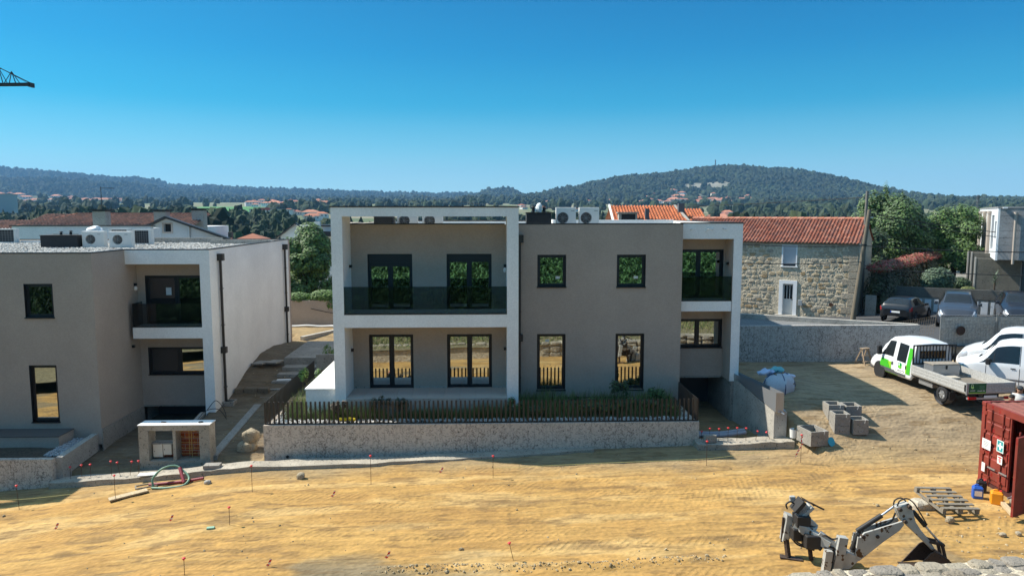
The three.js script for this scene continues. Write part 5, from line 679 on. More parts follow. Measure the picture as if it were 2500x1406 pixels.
// ---- vans
const VAN = [[-2.3, .45, .8, .95, .82, 1.75, .74, 1.82], [-2.24, .3, .88, .98, .9, 1.80, .76, 1.88], [-1.5, .25, .92, 1.0, .92, 1.84, .77, 1.93], [.2, .25, .92, 1.0, .92, 1.82, .76, 1.92], [.75, .25, .92, 1.0, .92, 1.72, .72, 1.82], [1.45, .25, .92, 1.02, .9, 1.16, .74, 1.22], [1.75, .25, .92, .98, .88, 1.06, .72, 1.12], [2.15, .28, .86, .80, .82, .9, .64, .95], [2.32, .34, .72, .62, .68, .7, .52, .74], [2.38, .42, .6, .56, .58, .62, .46, .64]];
function van(label, pos, ry, sc, bars) {
  const T = thing('white_van', label, 'van', pos, ry, 'white vans beside the truck'); T.scale.set(sc, sc * 1.12, sc); const B = shell(VAN); mesh('body', B.body(), paintWhite, T);
  mesh('windscreen', [B.patch(.86, 1.46, .84, 1, 10, 8, .006)], mCarGlass, T); for (const s of [1, -1]) { const w = mesh('side_window', [B.patch((v) => .02, (v) => 1.42 - (v - .5) * 2.6, .5, .725, 12, 4, .008, [s])], mCarGlass, T); mesh('window_bar', [B.patch((v) => .86, (v) => .9, .5, .64, 1, 3, .012, [s])], mDark, w); mesh('mirror', [rbox(.98, 1.16, 1.02, 1.26, s > 0 ? .94 : -1.16, s > 0 ? 1.16 : -.94, .05, 2)], mBlack, T); mesh('headlight', [B.patch(1.95, 2.3, .38, .62, 5, 3, .008, [s])], mLamp, T); mesh('tail_lamp', [B.patch(-2.27, -2.16, .35, .62, 3, 4, .008, [s])], mLampRed, T); mesh('door_handle', [B.patch(.12, .3, .42, .44, 2, 1, .02, [s])], mBlack, T); mesh('rub_strip', [B.patch(-2.1, 1.1, .2, .235, 20, 1, .012, [s])], M('grey_plastic', { c: [.08, .08, .085], roughness: .7 }), T); mesh('door_gap', [B.patch(-.02, .0, .1, .74, 1, 10, .003, [s])], mDark, T); mesh('door_gap', [B.patch(1.14, 1.16, .1, .47, 1, 6, .003, [s])], mDark, T); mesh('panel_gap', [B.patch(-1.9, -.12, .715, .722, 12, 1, .003, [s])], M('panel_grey_line', { c: [.4, .4, .41] }), T); }
  for (const x of [-1.35, 1.45]) for (const s of [1, -1]) { mesh('wheel_arch', [uvBox(new THREE.CylinderGeometry(.39, .39, .06, 20).rotateX(Math.PI / 2).translate(x, .34, s * .9))], mBlack, T); wheel(T, x, .32, s * .86, .32, .2); }
  if (bars) for (const x of bars) { const b = mesh('roof_bar', [bar([x, 2.03, -.68], [x, 2.03, .68], .05, .03)], mBlack, T); for (const s of [1, -1]) mesh('bar_foot', [rbox(x - .05, x + .05, 1.86, 2.05, s * .68 - .05, s * .68 + .05, .02)], mBlack, b); }
}
van('white panel van behind the truck with steering wheel visible', [21.95, .27, -28.5], head(-.75, -.66), .96, [-.3, -1.6]);
van('white van nearer the container, its bonnet hidden by the truck bed', [20.4, .2, -26.55], head(-.75, -.66), .92, [-.6]);
// ---- flatbed truck with double cab
{
  const T = thing('flatbed_truck', 'white double-cab flatbed truck with green company print on its doors', 'truck', [17.32, .14, -25.3], head(-.065, -1)); T.scale.setScalar(.86); T.rotation.order = 'YXZ'; T.rotation.z = .012;
  // x forward from the rear axle, z right
  const CAB = [[2.02, .55, .95, 1.05, .96, 1.98, .80, 2.1], [2.08, .42, .99, 1.08, .99, 2.02, .82, 2.15], [3.0, .4, 1.0, 1.1, 1.0, 2.06, .83, 2.2], [3.75, .4, 1.0, 1.1, 1.0, 2.02, .82, 2.17], [4.2, .4, 1.0, 1.12, .98, 1.72, .80, 1.86], [4.62, .4, 1.0, 1.1, .96, 1.28, .8, 1.36], [4.9, .42, .98, 1.0, .92, 1.12, .76, 1.2], [5.2, .45, .92, .84, .86, .94, .7, 1.0], [5.34, .5, .78, .72, .72, .78, .58, .82], [5.38, .56, .66, .66, .62, .7, .5, .72]], B = shell(CAB);
  const cab = mesh('cab', B.body(), paintWhite, T); mesh('windscreen', [B.patch(3.86, 4.72, .79, 1, 10, 8, .006)], mCarGlass, T);
  const green = M('print_green', { c: [.055, .42, .02], roughness: .45 }), lime = M('print_lime', { c: [.28, .58, .03], roughness: .45 }), grey = M('grey_plastic', {});
  for (const s of [-1, 1]) {
    const fd = mesh('front_door', [B.patch(3.28, 3.285, .06, .74, 1, 10, .005, [s]), B.patch(4.42, 4.425, .1, .47, 1, 8, .005, [s])], mDark, T); mesh('door_window', [B.patch((v) => 3.38, (v) => 4.38 - (v - .5) * 2.4, .5, .72, 10, 4, .008, [s])], mCarGlass, fd); mesh('window_bar', [B.patch(3.92, 3.96, .5, .63, 1, 3, .014, [s])], mDark, fd); mesh('handle', [B.patch(3.34, 3.42, .34, .42, 1, 2, .022, [s])], mBlack, fd);
    const rd = mesh('rear_door', [B.patch(2.3, 2.305, .06, .74, 1, 10, .005, [s])], mDark, T); mesh('door_window', [B.patch(2.45, 3.1, .47, .71, 6, 4, .009, [s])], mCarGlass, rd); mesh('handle', [B.patch(2.36, 2.44, .34, .42, 1, 2, .022, [s])], mBlack, rd);
    mesh('lower_moulding', [B.patch(2.4, 4.25, .08, .2, 14, 2, .010, [s])], grey, T);
    mesh('green_print', [B.patch((v) => 3.42 + (v - .2) * 1.2, (v) => 4.32 - Math.abs(v - .3) * .6, .21, .42, 8, 5, .012, [s])], green, T); mesh('lime_print', [B.patch((v) => 3.46, (v) => 3.6 + (v - .3) * 1.2, .22, .40, 3, 4, .014, [s])], lime, T); mesh('green_print', [B.patch((v) => 2.1, (v) => 2.34 + (v - .3) * .1, .2, .68, 3, 10, .010, [s])], green, T); mesh('lime_print', [B.patch((v) => 2.34, (v) => 2.46 - (v - .22) * .2, .22, .44, 2, 5, .012, [s])], lime, T); mesh('sill_print', [B.patch(3.0, 4.2, .02, .06, 8, 1, .012, [s])], lime, T);
    mesh('mirror', [rbox(4.15, 4.3, 1.18, 1.62, s > 0 ? 1.02 : -1.24, s > 0 ? 1.24 : -1.02, .05, 2)], mBlack, T); mesh('headlight', [B.patch(4.92, 5.28, .42, .66, 5, 3, .008, [s])], mLamp, T); mesh('wheel_arch', [uvBox(new THREE.CylinderGeometry(.43, .43, .08, 22).rotateX(Math.PI / 2).translate(4.36, .4, s * .975))], mBlack, T);
  }
  // company mark on the rear door: two stacked rounded leaves and the name
  const logo = canvasTex(256, 256, (g) => { g.fillStyle = '#f4f5f4'; g.fillRect(0, 0, 256, 256); g.lineWidth = 14; g.strokeStyle = '#0f7d43'; g.fillStyle = '#7fd02b'; g.beginPath(); g.roundRect(88, 82, 86, 66, [6, 30, 30, 30]); g.fill(); g.fillStyle = '#12964a'; g.beginPath(); g.roundRect(112, 14, 58, 76, [20, 34, 10, 6]); g.fill(); g.beginPath(); g.roundRect(82, 18, 62, 128, [26, 26, 6, 30]); g.stroke(); g.fillStyle = '#222'; g.font = 'bold 84px sans-serif'; g.textAlign = 'center'; g.fillText('LADO', 128, 234); });
  const lm = M('door_logo', { c: [1, 1, 1], map: logo, roughness: .45 });
  for (const s of [-1, 1]) { const g = B.patch(2.42, 3.16, .17, .46, 4, 5, .016, [s]), p = g.attributes.position, u = g.attributes.uv; let y0 = 9, y1 = -9; for (let i = 0; i < p.count; i++) { y0 = Math.min(y0, p.getY(i)); y1 = Math.max(y1, p.getY(i)); } for (let i = 0; i < p.count; i++) { const t = (p.getX(i) - 2.42) / .74; u.setXY(i, s < 0 ? 1 - t : t, (p.getY(i) - y0) / (y1 - y0)); } mesh('door_logo', g, lm, T); }
  mesh('rear_cab_window', [rbox(2.005, 2.03, 1.42, 1.78, -.62, .62, .05, 2)], mCarGlass, T); mesh('front_bumper', [rbox(5.1, 5.42, .3, .62, -.85, .85, .08, 2)], grey, T);
  for (const s of [-1, 1]) { wheel(T, 0, .34, s * .87, .34, .23, mSteel); wheel(T, 4.36, .34, s * .88, .34, .22, mSteel); mesh('mudguard', [uvBox(new THREE.CylinderGeometry(.44, .44, .3, 16, 1, true, Math.PI * .05, Math.PI * .9).rotateX(Math.PI / 2).rotateZ(-Math.PI / 2 + .1).translate(0, .36, s * .87))], grey, T); mesh('mud_flap', [box(-.52, -.49, .2, .55, s * .87 - .14, s * .87 + .14)], mBlack, T); }
  mesh('chassis', [box(-1.35, 2.2, .5, .66, -.5, -.4), box(-1.35, 2.2, .5, .66, .4, .5), box(-1.2, 2.0, .62, .7, -.9, .9)], mBlack, T); mesh('axle', [cyl([0, .34, -.8], [0, .34, .8], .07)], mBlack, T); mesh('battery_box', [box(.7, 1.6, .42, .64, -.9, -.62)], mSteel, T);
  // bed with boards of ribbed aluminium
  const alu = M('aluminium', { c: [.62, .61, .58], roughness: .45, metalness: .15, map: grain(.8, 20, .25, 61) }), bed = mesh('bed_floor', [box(-1.5, 1.98, .72, .80, -1.03, 1.03)], M('bed_ply', { c: [.26, .23, .19], map: concreteMap, roughness: .9 }), T);
  for (const s of [-1, 1]) { const b = mesh('side_board', [box(-1.5, 1.98, .76, 1.18, s * 1.03 - .012, s * 1.03 + .012)], alu, T); for (let k = 0; k < 3; k++) mesh('board_rib', [box(-1.46, 1.94, .79 + k * .135, .80 + k * .135 + .075, s * 1.045 - .008, s * 1.045 + .008)], alu, b); mesh('latch', [box(-1.46, -1.4, .84, 1.1, s * 1.05 - .02, s * 1.05 + .02)], mDark, b); }
  const tg = mesh('tailgate', [box(-1.525, -1.5, .76, 1.18, -1.03, 1.03)], alu, T); for (let k = 0; k < 3; k++) mesh('board_rib', [box(-1.54, -1.522, .79 + k * .135, .80 + k * .135 + .075, -1.0, 1.0)], alu, tg); mesh('post', [box(-1.54, -1.49, .7, 1.2, -1.06, -1.02)], mSteel, tg); mesh('post', [box(-1.54, -1.49, .7, 1.2, 1.02, 1.06)], mSteel, tg);
  const sign = canvasTex(512, 288, (g) => { g.fillStyle = '#0d5a33'; g.fillRect(0, 0, 512, 288); g.fillStyle = '#8fd43a'; g.beginPath(); g.roundRect(70, 84, 74, 70, [6, 30, 30, 30]); g.fill(); g.strokeStyle = '#d7eec2'; g.lineWidth = 12; g.beginPath(); g.roundRect(64, 26, 56, 116, [26, 26, 6, 30]); g.stroke(); g.fillStyle = '#fff'; g.textAlign = 'center'; g.font = '56px sans-serif'; g.fillText('LADO', 112, 232); g.font = 'bold 40px sans-serif'; g.fillText('918 805 195', 366, 236); g.fillStyle = 'rgba(220,240,225,.55)'; for (let i = 0; i < 4; i++) g.fillRect(300 + 18 * (i % 2), 72 + i * 28, 160 - 18 * (i % 2), 6); g.fillStyle = '#8fd43a'; g.fillRect(0, 268, 512, 20); });
  { const g = new THREE.PlaneGeometry(.74, .40).rotateY(-Math.PI / 2).translate(-1.548, .98, -.60); mesh('tailgate_sign', g, M('tailgate_sign', { c: [1, 1, 1], map: sign, roughness: .5 }), T); }
  mesh('rear_beam', [box(-1.5, -1.4, .5, .58, -.95, .95)], mSteel, T); for (const s of [-1, 1]) mesh('tail_lamp', [rbox(-1.54, -1.46, .5, .62, s * .78 - .17, s * .78 + .17, .015)], mLampRed, T); mesh('number_plate', [box(-1.53, -1.52, .56, .67, -.28, .28)], M('number_plate', {}), T);
  // headboard rack, tool chest
  const rk = mesh('headboard_rack', [bar([1.93, .8, -1.0], [1.93, 2.05, -1.0], .05, .05), bar([1.93, .8, 1.0], [1.93, 2.05, 1.0], .05, .05), bar([1.93, 2.05, -1.02], [1.93, 2.05, 1.02], .06, .06), bar([1.93, 1.22, -1.02], [1.93, 1.22, 1.02], .04, .06)], mDark, T); for (let i = 1; i < 13; i++) mesh('rack_bar', [bar([1.93, 1.22, -1 + i * 2 / 13], [1.93, 2.02, -1 + i * 2 / 13], .03, .03)], mDark, rk);
  mesh('tool_chest', [box(1.1, 1.72, .8, 1.32, -.62, .62)], mSteel, T); mesh('chest_lid', [box(1.08, 1.74, 1.32, 1.37, -.64, .64)], M('chest_lid', { c: [.40, .36, .31], map: concreteMap, roughness: .8 }), T); mesh('chest_latch', [box(1.07, 1.1, 1.14, 1.3, -.03, .03)], mDark, T);
  mesh('folded_sack', [rbox(.55, 1.0, .8, .9, -.3, .3, .04, 2)], M('sack_beige', { c: [.45, .40, .32], roughness: 1 }), T);
}
// ---------------------------------------------------------------- this side of the road: stone wall, bank, maize field (mirrored in the windows)
{
  const wallZ = (x) => -13.62 - (x - 5.8) * .1, r = RNG(61);
  const W = thing('dry_stone_wall', 'rubble retaining wall along the near side of the sandy road', 'wall'), sm = [[.42, .37, .29], [.36, .31, .24], [.47, .42, .33], [.33, .30, .26]].map((c, i) => M('field_stone_' + i, { c, map: concreteMap, bumpMap: concreteBump, bumpScale: .03, roughness: .95 })), small = [];
  const wtop = (x) => roadY(x) + .8;
  const st = (cx, cy, cz, w, h, d) => { const g = new THREE.IcosahedronGeometry(1, 1), p = g.attributes.position; const s = Math.floor(r() * 999); for (let i = 0; i < p.count; i++) { const x = p.getX(i), y = p.getY(i), z = p.getZ(i), k = .84 + .3 * vnoise(x * 2 + s, y * 2 + z * 1.3, s), q = (v) => Math.sign(v) * Math.pow(Math.abs(v), .6); p.setXYZ(i, q(x) * w / 2 * k, q(y) * h / 2 * k, q(z) * d / 2 * k); } g.computeVertexNormals(); return uvBox(g.translate(cx, cy, cz)); };
  let cnt = 0; for (let x = -14; x < 17;) { const w = .28 + .4 * r(); let y = roadY(x) - .05; const top = wtop(x); while (y < top - .05) { const h = Math.min(.2 + .2 * r(), top - y + .06), z = wallZ(x); const vis = x > 4.6 && y > top - .42; const g = st(x + w / 2, y + h / 2, z - .02, w * 1.02, h * 1.04, .42); if (vis && cnt < 250) { mesh('stone', g, sm[Math.floor(r() * 4)], W); cnt++; } else small.push(g); y += h; } x += w; }
  for (let x = 4.5; x < 17; x += .3 + .25 * r()) for (let k = 0; k < 2; k++) { const z = wallZ(x) + .22 + k * .3, g = st(x, wtop(x) - .085 + .02 * r(), z, .4 + .2 * r(), .17, .34); if (cnt < 290) { mesh('stone', g, sm[Math.floor(r() * 4)], W); cnt++; } else small.push(g); }
  mesh('rubble', small, sm[0], W).userData.kind = 'stuff'; mesh('mortar_cap', [(() => { const pos = [], N = 90; for (let i = 0; i < N; i++) for (let j = 0; j < 4; j++) { const P = (a, b) => { const x = 4 + a * 13 / N; return [x, wtop(x) - .02 + .05 * (fbm(x * 2.2, b * .9, 3, 5) - .5), wallZ(x) - .16 + b * .22]; }; const a = P(i, j), b = P(i + 1, j), c = P(i + 1, j + 1), d = P(i, j + 1); pos.push(...a, ...d, ...c, ...a, ...c, ...b); } return uvBox(poly(pos)); })()], M('mortar', {}), W); mesh('core', [prism([[-15, -4], [-15, -1.4], [-8, -.78], [0, -.5], [7, -.32], [17, -.3], [17, -4]], 0, .5).translate(0, -.12, -13.5)].map((g) => g), M('mortar', {}), W);
  { const g = box(6, 17, -.5, -.24, -.16, .16); g.rotateY(.1); g.translate(0, -.08, -12.4); tag(mesh('concrete_coping', [g], mConcreteLight), 'pale concrete coping behind the stone wall in the bottom right corner', 'coping'); }
  const bankY = (x, z) => { const t = z + 13.6; return wtop(x) - .12 + .25 * clamp(t / 3.5, 0, 1) + (z > -10 ? .40 * clamp(z + 10, 0, 6.5) : 0) + .1 * clamp(z + 3.5, 0, 30) + .15 * (fbm(x * .6, z * .6, 3, 7) - .5); };
  struct('field_bank', gridSheet(-46, 46, -13.6, 34, .5, bankY, true), M('bank_earth', { c: [.30, .25, .13], map: grain(2, 24, .5, 66), roughness: 1 }));
  const gr = blades('bank_grass', 'dry green grass on the bank above the stone wall', 'grass', 91, 26000, (r) => { const x = -24 + r() * 48, z = -13.2 + 4.2 * r(); if (x > 3 && z < -11.6 && r() < .5) return null; return [x, bankY(x, z), z, z < -12.3 ? .5 : 1]; }, [[.17, .2, .06], [.25, .24, .09], [.12, .18, .05], [.30, .27, .13]], .06, .32, .05);
  // maize: stalks with long arching leaves
  const lv = [], R = RNG(17); for (let k = 0; k < 11; k++) { const a = k * 2.4 + R() * .5, y0 = .25 + k * .17, L = .75 + .25 * R(), ca = Math.cos(a), sa = Math.sin(a), w = .055, pts = [[0, 0], [.33, .30], [.66, .32], [1, .02]]; for (let q = 0; q < 3; q++) { const [u0, h0] = pts[q], [u1, h1] = pts[q + 1], w0 = w * [.6, 1, .8][q], w1 = w * [1, .8, .05][q], A = [ca * u0 * L - sa * w0, y0 + h0 * L, sa * u0 * L + ca * w0], B = [ca * u0 * L + sa * w0, y0 + h0 * L, sa * u0 * L - ca * w0], C = [ca * u1 * L + sa * w1, y0 + h1 * L, sa * u1 * L - ca * w1], D = [ca * u1 * L - sa * w1, y0 + h1 * L, sa * u1 * L + ca * w1]; lv.push(poly([...A, ...B, ...C, ...A, ...C, ...D])); } } lv.push(cyl([0, 0, 0], [0, 2.1, 0], .018, .008, 5)); const mg = join(lv), ms = [], cs = [];
  for (let i = 0; i < 8500; i++) { const x = -34 + R() * 68, z = -9.2 + 20 * Math.pow(R(), 1.15), k = .7 + .6 * R(), room = 6.15 + .5 * Math.min(z, -1) - bankY(x, z), s = Math.min(1.1, room / 2.6); if (s < .25) continue; ms.push(mtx([x, bankY(x, z) - .05, z], [0, R() * 6.28, 0], [Math.min(1, s * 1.2), s * (.85 + .15 * R()), Math.min(1, s * 1.2)])); cs.push(new THREE.Color().setRGB(.06 * k, .15 * k, .04 * k)); }
  tag(instances('maize_field', mg, M('maize', { c: [1, 1, 1], roughness: .6 }), ms, cs), 'tall green maize on the slope behind the viewer, mirrored in the upper windows', 'maize');
}
// ---------------------------------------------------------------- building site objects
const jitter = (g, a, f, s = 1) => { const p = g.attributes.position; for (let i = 0; i < p.count; i++) { const x = p.getX(i), y = p.getY(i), z = p.getZ(i); p.setXYZ(i, x + a * (vnoise(y * f + s, z * f, 1 + s) - .5), y + a * (vnoise(x * f, z * f + s, 2 + s) - .5), z + a * (vnoise(x * f + s, y * f, 3 + s) - .5)); } g.computeVertexNormals(); return g; };
function rock(seed, w, h, d, det = 2) { const g = mergeVertices(new THREE.IcosahedronGeometry(1, det).deleteAttribute('normal').deleteAttribute('uv')), p = g.attributes.position; for (let i = 0; i < p.count; i++) { const x = p.getX(i), y = p.getY(i), z = p.getZ(i), k = .78 + .42 * vnoise(x * 1.7 + seed, y * 1.7 + z * 1.9, seed), q = (v) => Math.sign(v) * Math.pow(Math.abs(v), .75); p.setXYZ(i, q(x) * w / 2 * k, q(y) * h / 2 * k, q(z) * d / 2 * k); } const n = g.toNonIndexed(); n.computeVertexNormals(); return uvBox(n); }
// concrete footings along the road
function footing(label, pts, top, h, w) { const s = [], n = pts.length; const g = []; for (let i = 0; i + 1 < n; i++) { const [a, b] = [pts[i], pts[i + 1]]; g.push([a, b]); } const pos = []; for (const [a, b] of g) { const m = 6; for (let k = 0; k < m; k++) { const A = [lerp(a[0], b[0], k / m), lerp(a[1], b[1], k / m), lerp(a[2], b[2], k / m)], B = [lerp(a[0], b[0], (k + 1) / m), lerp(a[1], b[1], (k + 1) / m), lerp(a[2], b[2], (k + 1) / m)], o = (p, s) => .05 * (vnoise(p[0] * 3, s, 7) - .5); const q = (p, dy, dz, s) => [p[0], p[1] + dy + (dy > -.05 ? o(p, s) : 0), p[2] + dz + o(p, s + 3)]; const f = (a1, b1, c1, d1) => pos.push(...a1, ...b1, ...c1, ...a1, ...c1, ...d1); f(q(A, -h, 0, 1), q(B, -h, 0, 1), q(B, 0, 0, 1), q(A, 0, 0, 1)); f(q(A, 0, 0, 1), q(B, 0, 0, 1), q(B, 0, -w, 2), q(A, 0, -w, 2)); } } const a = pts[0], b = pts[n - 1]; for (const p of [a, b]) pos.push(p[0], p[1] - h, p[2], p[0], p[1], p[2], p[0], p[1], p[2] - w, p[0], p[1] - h, p[2], p[0], p[1], p[2] - w, p[0], p[1] - h, p[2] - w); return tag(mesh('concrete_footing', [uvBox(poly(pos))], mFooting), label, 'footing'); }
footing('rough concrete footing across the mouth of the left driveway', [[-14.9, -2.06, -23.95], [-12.8, -1.88, -23.75], [-11.2, -1.74, -23.6], [-9.3, -1.52, -23.55], [-8.0, -1.4, -23.5]], 0, .5, .62);
footing('concrete footing along the foot of the long garden wall', [[-8.0, -1.37, -23.42], [-4, -1.32, -23.5], [0, -1.24, -23.75], [3.6, -1.14, -24.05]], 0, .5, .6);
footing('rough concrete footing across the mouth of the right driveway', [[7.12, -.90, -23.78], [8.9, -.88, -23.82], [10.52, -.84, -23.86]], 0, .6, .66);
// garage wall at the right with sheet strips on top
{
  const T = thing('garage_retaining_wall', 'sloping concrete retaining wall right of the garage opening', 'wall'), mk = (o0, o1, top0, top1, bot, z0, z1) => { const A = (o, z, y) => [lerp(9.40, 9.95, (z + 28.2) / 3.9) + o, y, z], p = [], q = (a, b, c, d) => p.push(...a, ...b, ...c, ...a, ...c, ...d); const n = [A(o0, z0, bot), A(o1, z0, bot), A(o1, z0, top0), A(o0, z0, top0)], f = [A(o0, z1, bot), A(o1, z1, bot), A(o1, z1, top1), A(o0, z1, top1)]; q(f[0], f[1], f[2], f[3]); q(n[1], n[0], n[3], n[2]); q(n[0], f[0], f[3], n[3]); q(f[1], n[1], n[2], f[2]); q(f[3], f[2], n[2], n[3]); return uvBox(poly(p)); };
  for (let i = 0; i < 3; i++) { const z0 = lerp(-28.2, -24.3, i / 3), z1 = lerp(-28.2, -24.3, (i + 1) / 3) - .008, t = (z) => lerp(.78, .08, (z + 28.2) / 3.9); mesh('wall_panel', [mk(0, .45, t(z0), t(z1), -2.2, z0, z1)], mConcreteLight, T); }
  mesh('capping_sheet', [mk(-.02, .3, .80, .10, .06, -28.1, -24.2).translate(0, .012, 0)].map((g) => { return mk(-.02, .26, .80, .10, .79, -28.15, -24.2); }), mSteel, T);
  for (const [o, z] of [[.05, -24.15], [.16, -24.0], [.3, -24.25]]) mesh('metal_strip', [bar([9.42 + o, .84, -28.0], [9.95 + o + .05, .14 - (z + 24.3) * .18, z], .07, .012)], mSteel, T);
}
// stakes with red caps
const capG = (() => uvBox(new THREE.LatheGeometry([[0, -.03], [.016, -.03], [.018, 0], [.042, .006], [.045, .022], [.03, .036], [0, .038]].map((p) => new THREE.Vector2(...p)), 10)))(), rodG = uvBox(new THREE.CylinderGeometry(.007, .007, 1, 6).translate(0, .5, 0));
function stake(x, y, z, h, label, group, lean = [0, 0]) { const t = thing('red_capped_stake', label, 'stake', [x, y, z], 0, group); t.rotation.x = lean[1]; t.rotation.z = lean[0]; const r = mesh('rod', rodG, mRust, t); r.scale.set(1, h + .05, 1); r.position.y = -.05; const c = mesh('cap', capG, mRed, t); c.position.y = h; return t; }
const gl = 'stakes on the left driveway footing', gr = 'stakes on the right driveway footing';
[[-14.3, -2.02, -24.2, .42], [-13.95, -2.0, -24.25, .44], [-13.65, -1.97, -24.25, .43], [-12.9, -1.9, -24.15, .5], [-12.55, -1.87, -24.05, .47, [.18, 0]], [-12.2, -1.84, -24.0, .48, [-.16, 0]], [-11.95, -1.82, -24.1, .44]].forEach((s) => stake(s[0], s[1], s[2], s[3], 'short red-capped steel bar standing on the left driveway footing', gl, s[4]));
[[7.4, -.88, -24.3, .28], [7.64, -.88, -24.17, .42], [7.95, -.88, -24.11, .42], [8.28, -.88, -24.15, .44], [8.61, -.88, -24.18, .43], [8.92, -.88, -24.17, .42], [9.24, -.88, -24.12, .33, [-.2, 0]], [9.8, -.88, -24.2, .3, [.5, 0]]].forEach((s) => stake(s[0], s[1], s[2], s[3], 'short red-capped steel bar standing on the right driveway footing', gr, s[4]));
for (const [x, z, h, l, lean] of [[-11.7, -22.05, .81, 'tall red-capped stake beside the pale plank on the left'], [-14.83, -22.3, .76, 'red-capped stake at the far left edge holding the string', [.05, 0]], [-7.33, -21.65, .82, 'tall red-capped stake in front of the left corner of the garden wall'], [-3.72, -21.84, .91, 'tall red-capped stake in front of the left part of the garden wall'], [.09, -21.96, .7, 'red-capped stake in front of the middle of the garden wall'], [-7.17, -19.26, .49, 'red-capped stake standing alone in the left road near the green block'], [-7.24, -16.48, .40, 'red-capped stake cut by the bottom picture edge'], [.55, -16.53, .43, 'leaning stake in the foreground sand', [.22, 0]], [6.97, -22.29, .79, 'red-capped stake in front of the right driveway footing'], [10.13, -22.48, .91, 'stake wound with red and white tape beside the concrete box']]) stake(x, GY(x, z), z, h, l, undefined, lean);
// red-white tape
const tapeMap = canvasTex(128, 16, (g) => { g.fillStyle = '#f2efe9'; g.fillRect(0, 0, 128, 16); g.fillStyle = '#d3212a'; for (let i = -1; i < 5; i++) { g.beginPath(); g.moveTo(i * 32, 0); g.lineTo(i * 32 + 16, 0); g.lineTo(i * 32 + 28, 16); g.lineTo(i * 32 + 12, 16); g.fill(); } }), mTape = M('barrier_tape', { c: [1, 1, 1], map: tapeMap, roughness: .5 });
function ribbon(label, p0, pts, w = .04, name = 'barrier_tape') { const pos = [], uv = []; let L = 0; for (let i = 0; i + 1 < pts.length; i++) { const a = V3(...pts[i]), b = V3(...pts[i + 1]), d = b.clone().sub(a), l = d.length(), s = V3(.3, .2, 1).cross(d).normalize().multiplyScalar(w / 2), u0 = L / .5, u1 = (L + l) / .5; L += l; const A = a.clone().sub(s), B = a.clone().add(s), C = b.clone().add(s), D = b.clone().sub(s); for (const [v, u, t] of [[A, u0, 0], [B, u0, 1], [C, u1, 1], [A, u0, 0], [C, u1, 1], [D, u1, 0]]) { pos.push(v.x, v.y, v.z); uv.push(u, t); } } const g = new THREE.BufferGeometry(); g.setAttribute('position', new THREE.Float32BufferAttribute(pos, 3)); g.setAttribute('uv', new THREE.Float32BufferAttribute(uv, 2)); g.computeVertexNormals(); const o = mesh(name, g, mTape); o.position.set(...p0); return tag(o, label, 'tape'); }
for (const [x, z, l] of [[-12.52, -20.27, 'scrap of red and white tape on the sand at the left'], [-9.11, -19.93, 'scrap of red and white tape left of the green block'], [-5.41, -16.78, 'scrap of red and white tape in the lower left foreground'], [-2.58, -16.93, 'scrap of red and white tape in the middle foreground'], [-1.65, -22.63, 'scrap of tape near the foot of the garden wall'], [-4.77, -20.98, 'scrap of tape between the stakes on the left road']]) { const y = GY(x, z); ribbon(l, [x, y, z], [[0, .01, 0], [.07, .06, .03], [.12, .2, .03]], .055); }
ribbon('red and white tape hanging from the taped stake', [10.13, GY(10.13, -22.48), -22.48], [[.03, .9, .02], [-.03, .78, .02], [.03, .66, .02], [-.03, .52, .02], [-.12, .38, .03], [-.2, .2, .04]], .05);
tag(mesh('string_line', [tube([[.09, -.98, -21.96], [3.6, -.9, -22.1], [6.97, -.86, -22.29], [9, -.9, -23.0]], .006, 20, 4)], M('string_yellow', { c: [.55, .5, .2] })), 'pale yellow string stretched between stakes in front of the garden wall', 'string');
tag(mesh('string_line', [tube([[-18, -2.1, -22.6], [-14.83, -1.95, -22.3], [-13.4, -1.95, -22.7]], .006, 12, 4)], M('string_yellow', {})), 'pale string tied to the stake at the far left', 'string');
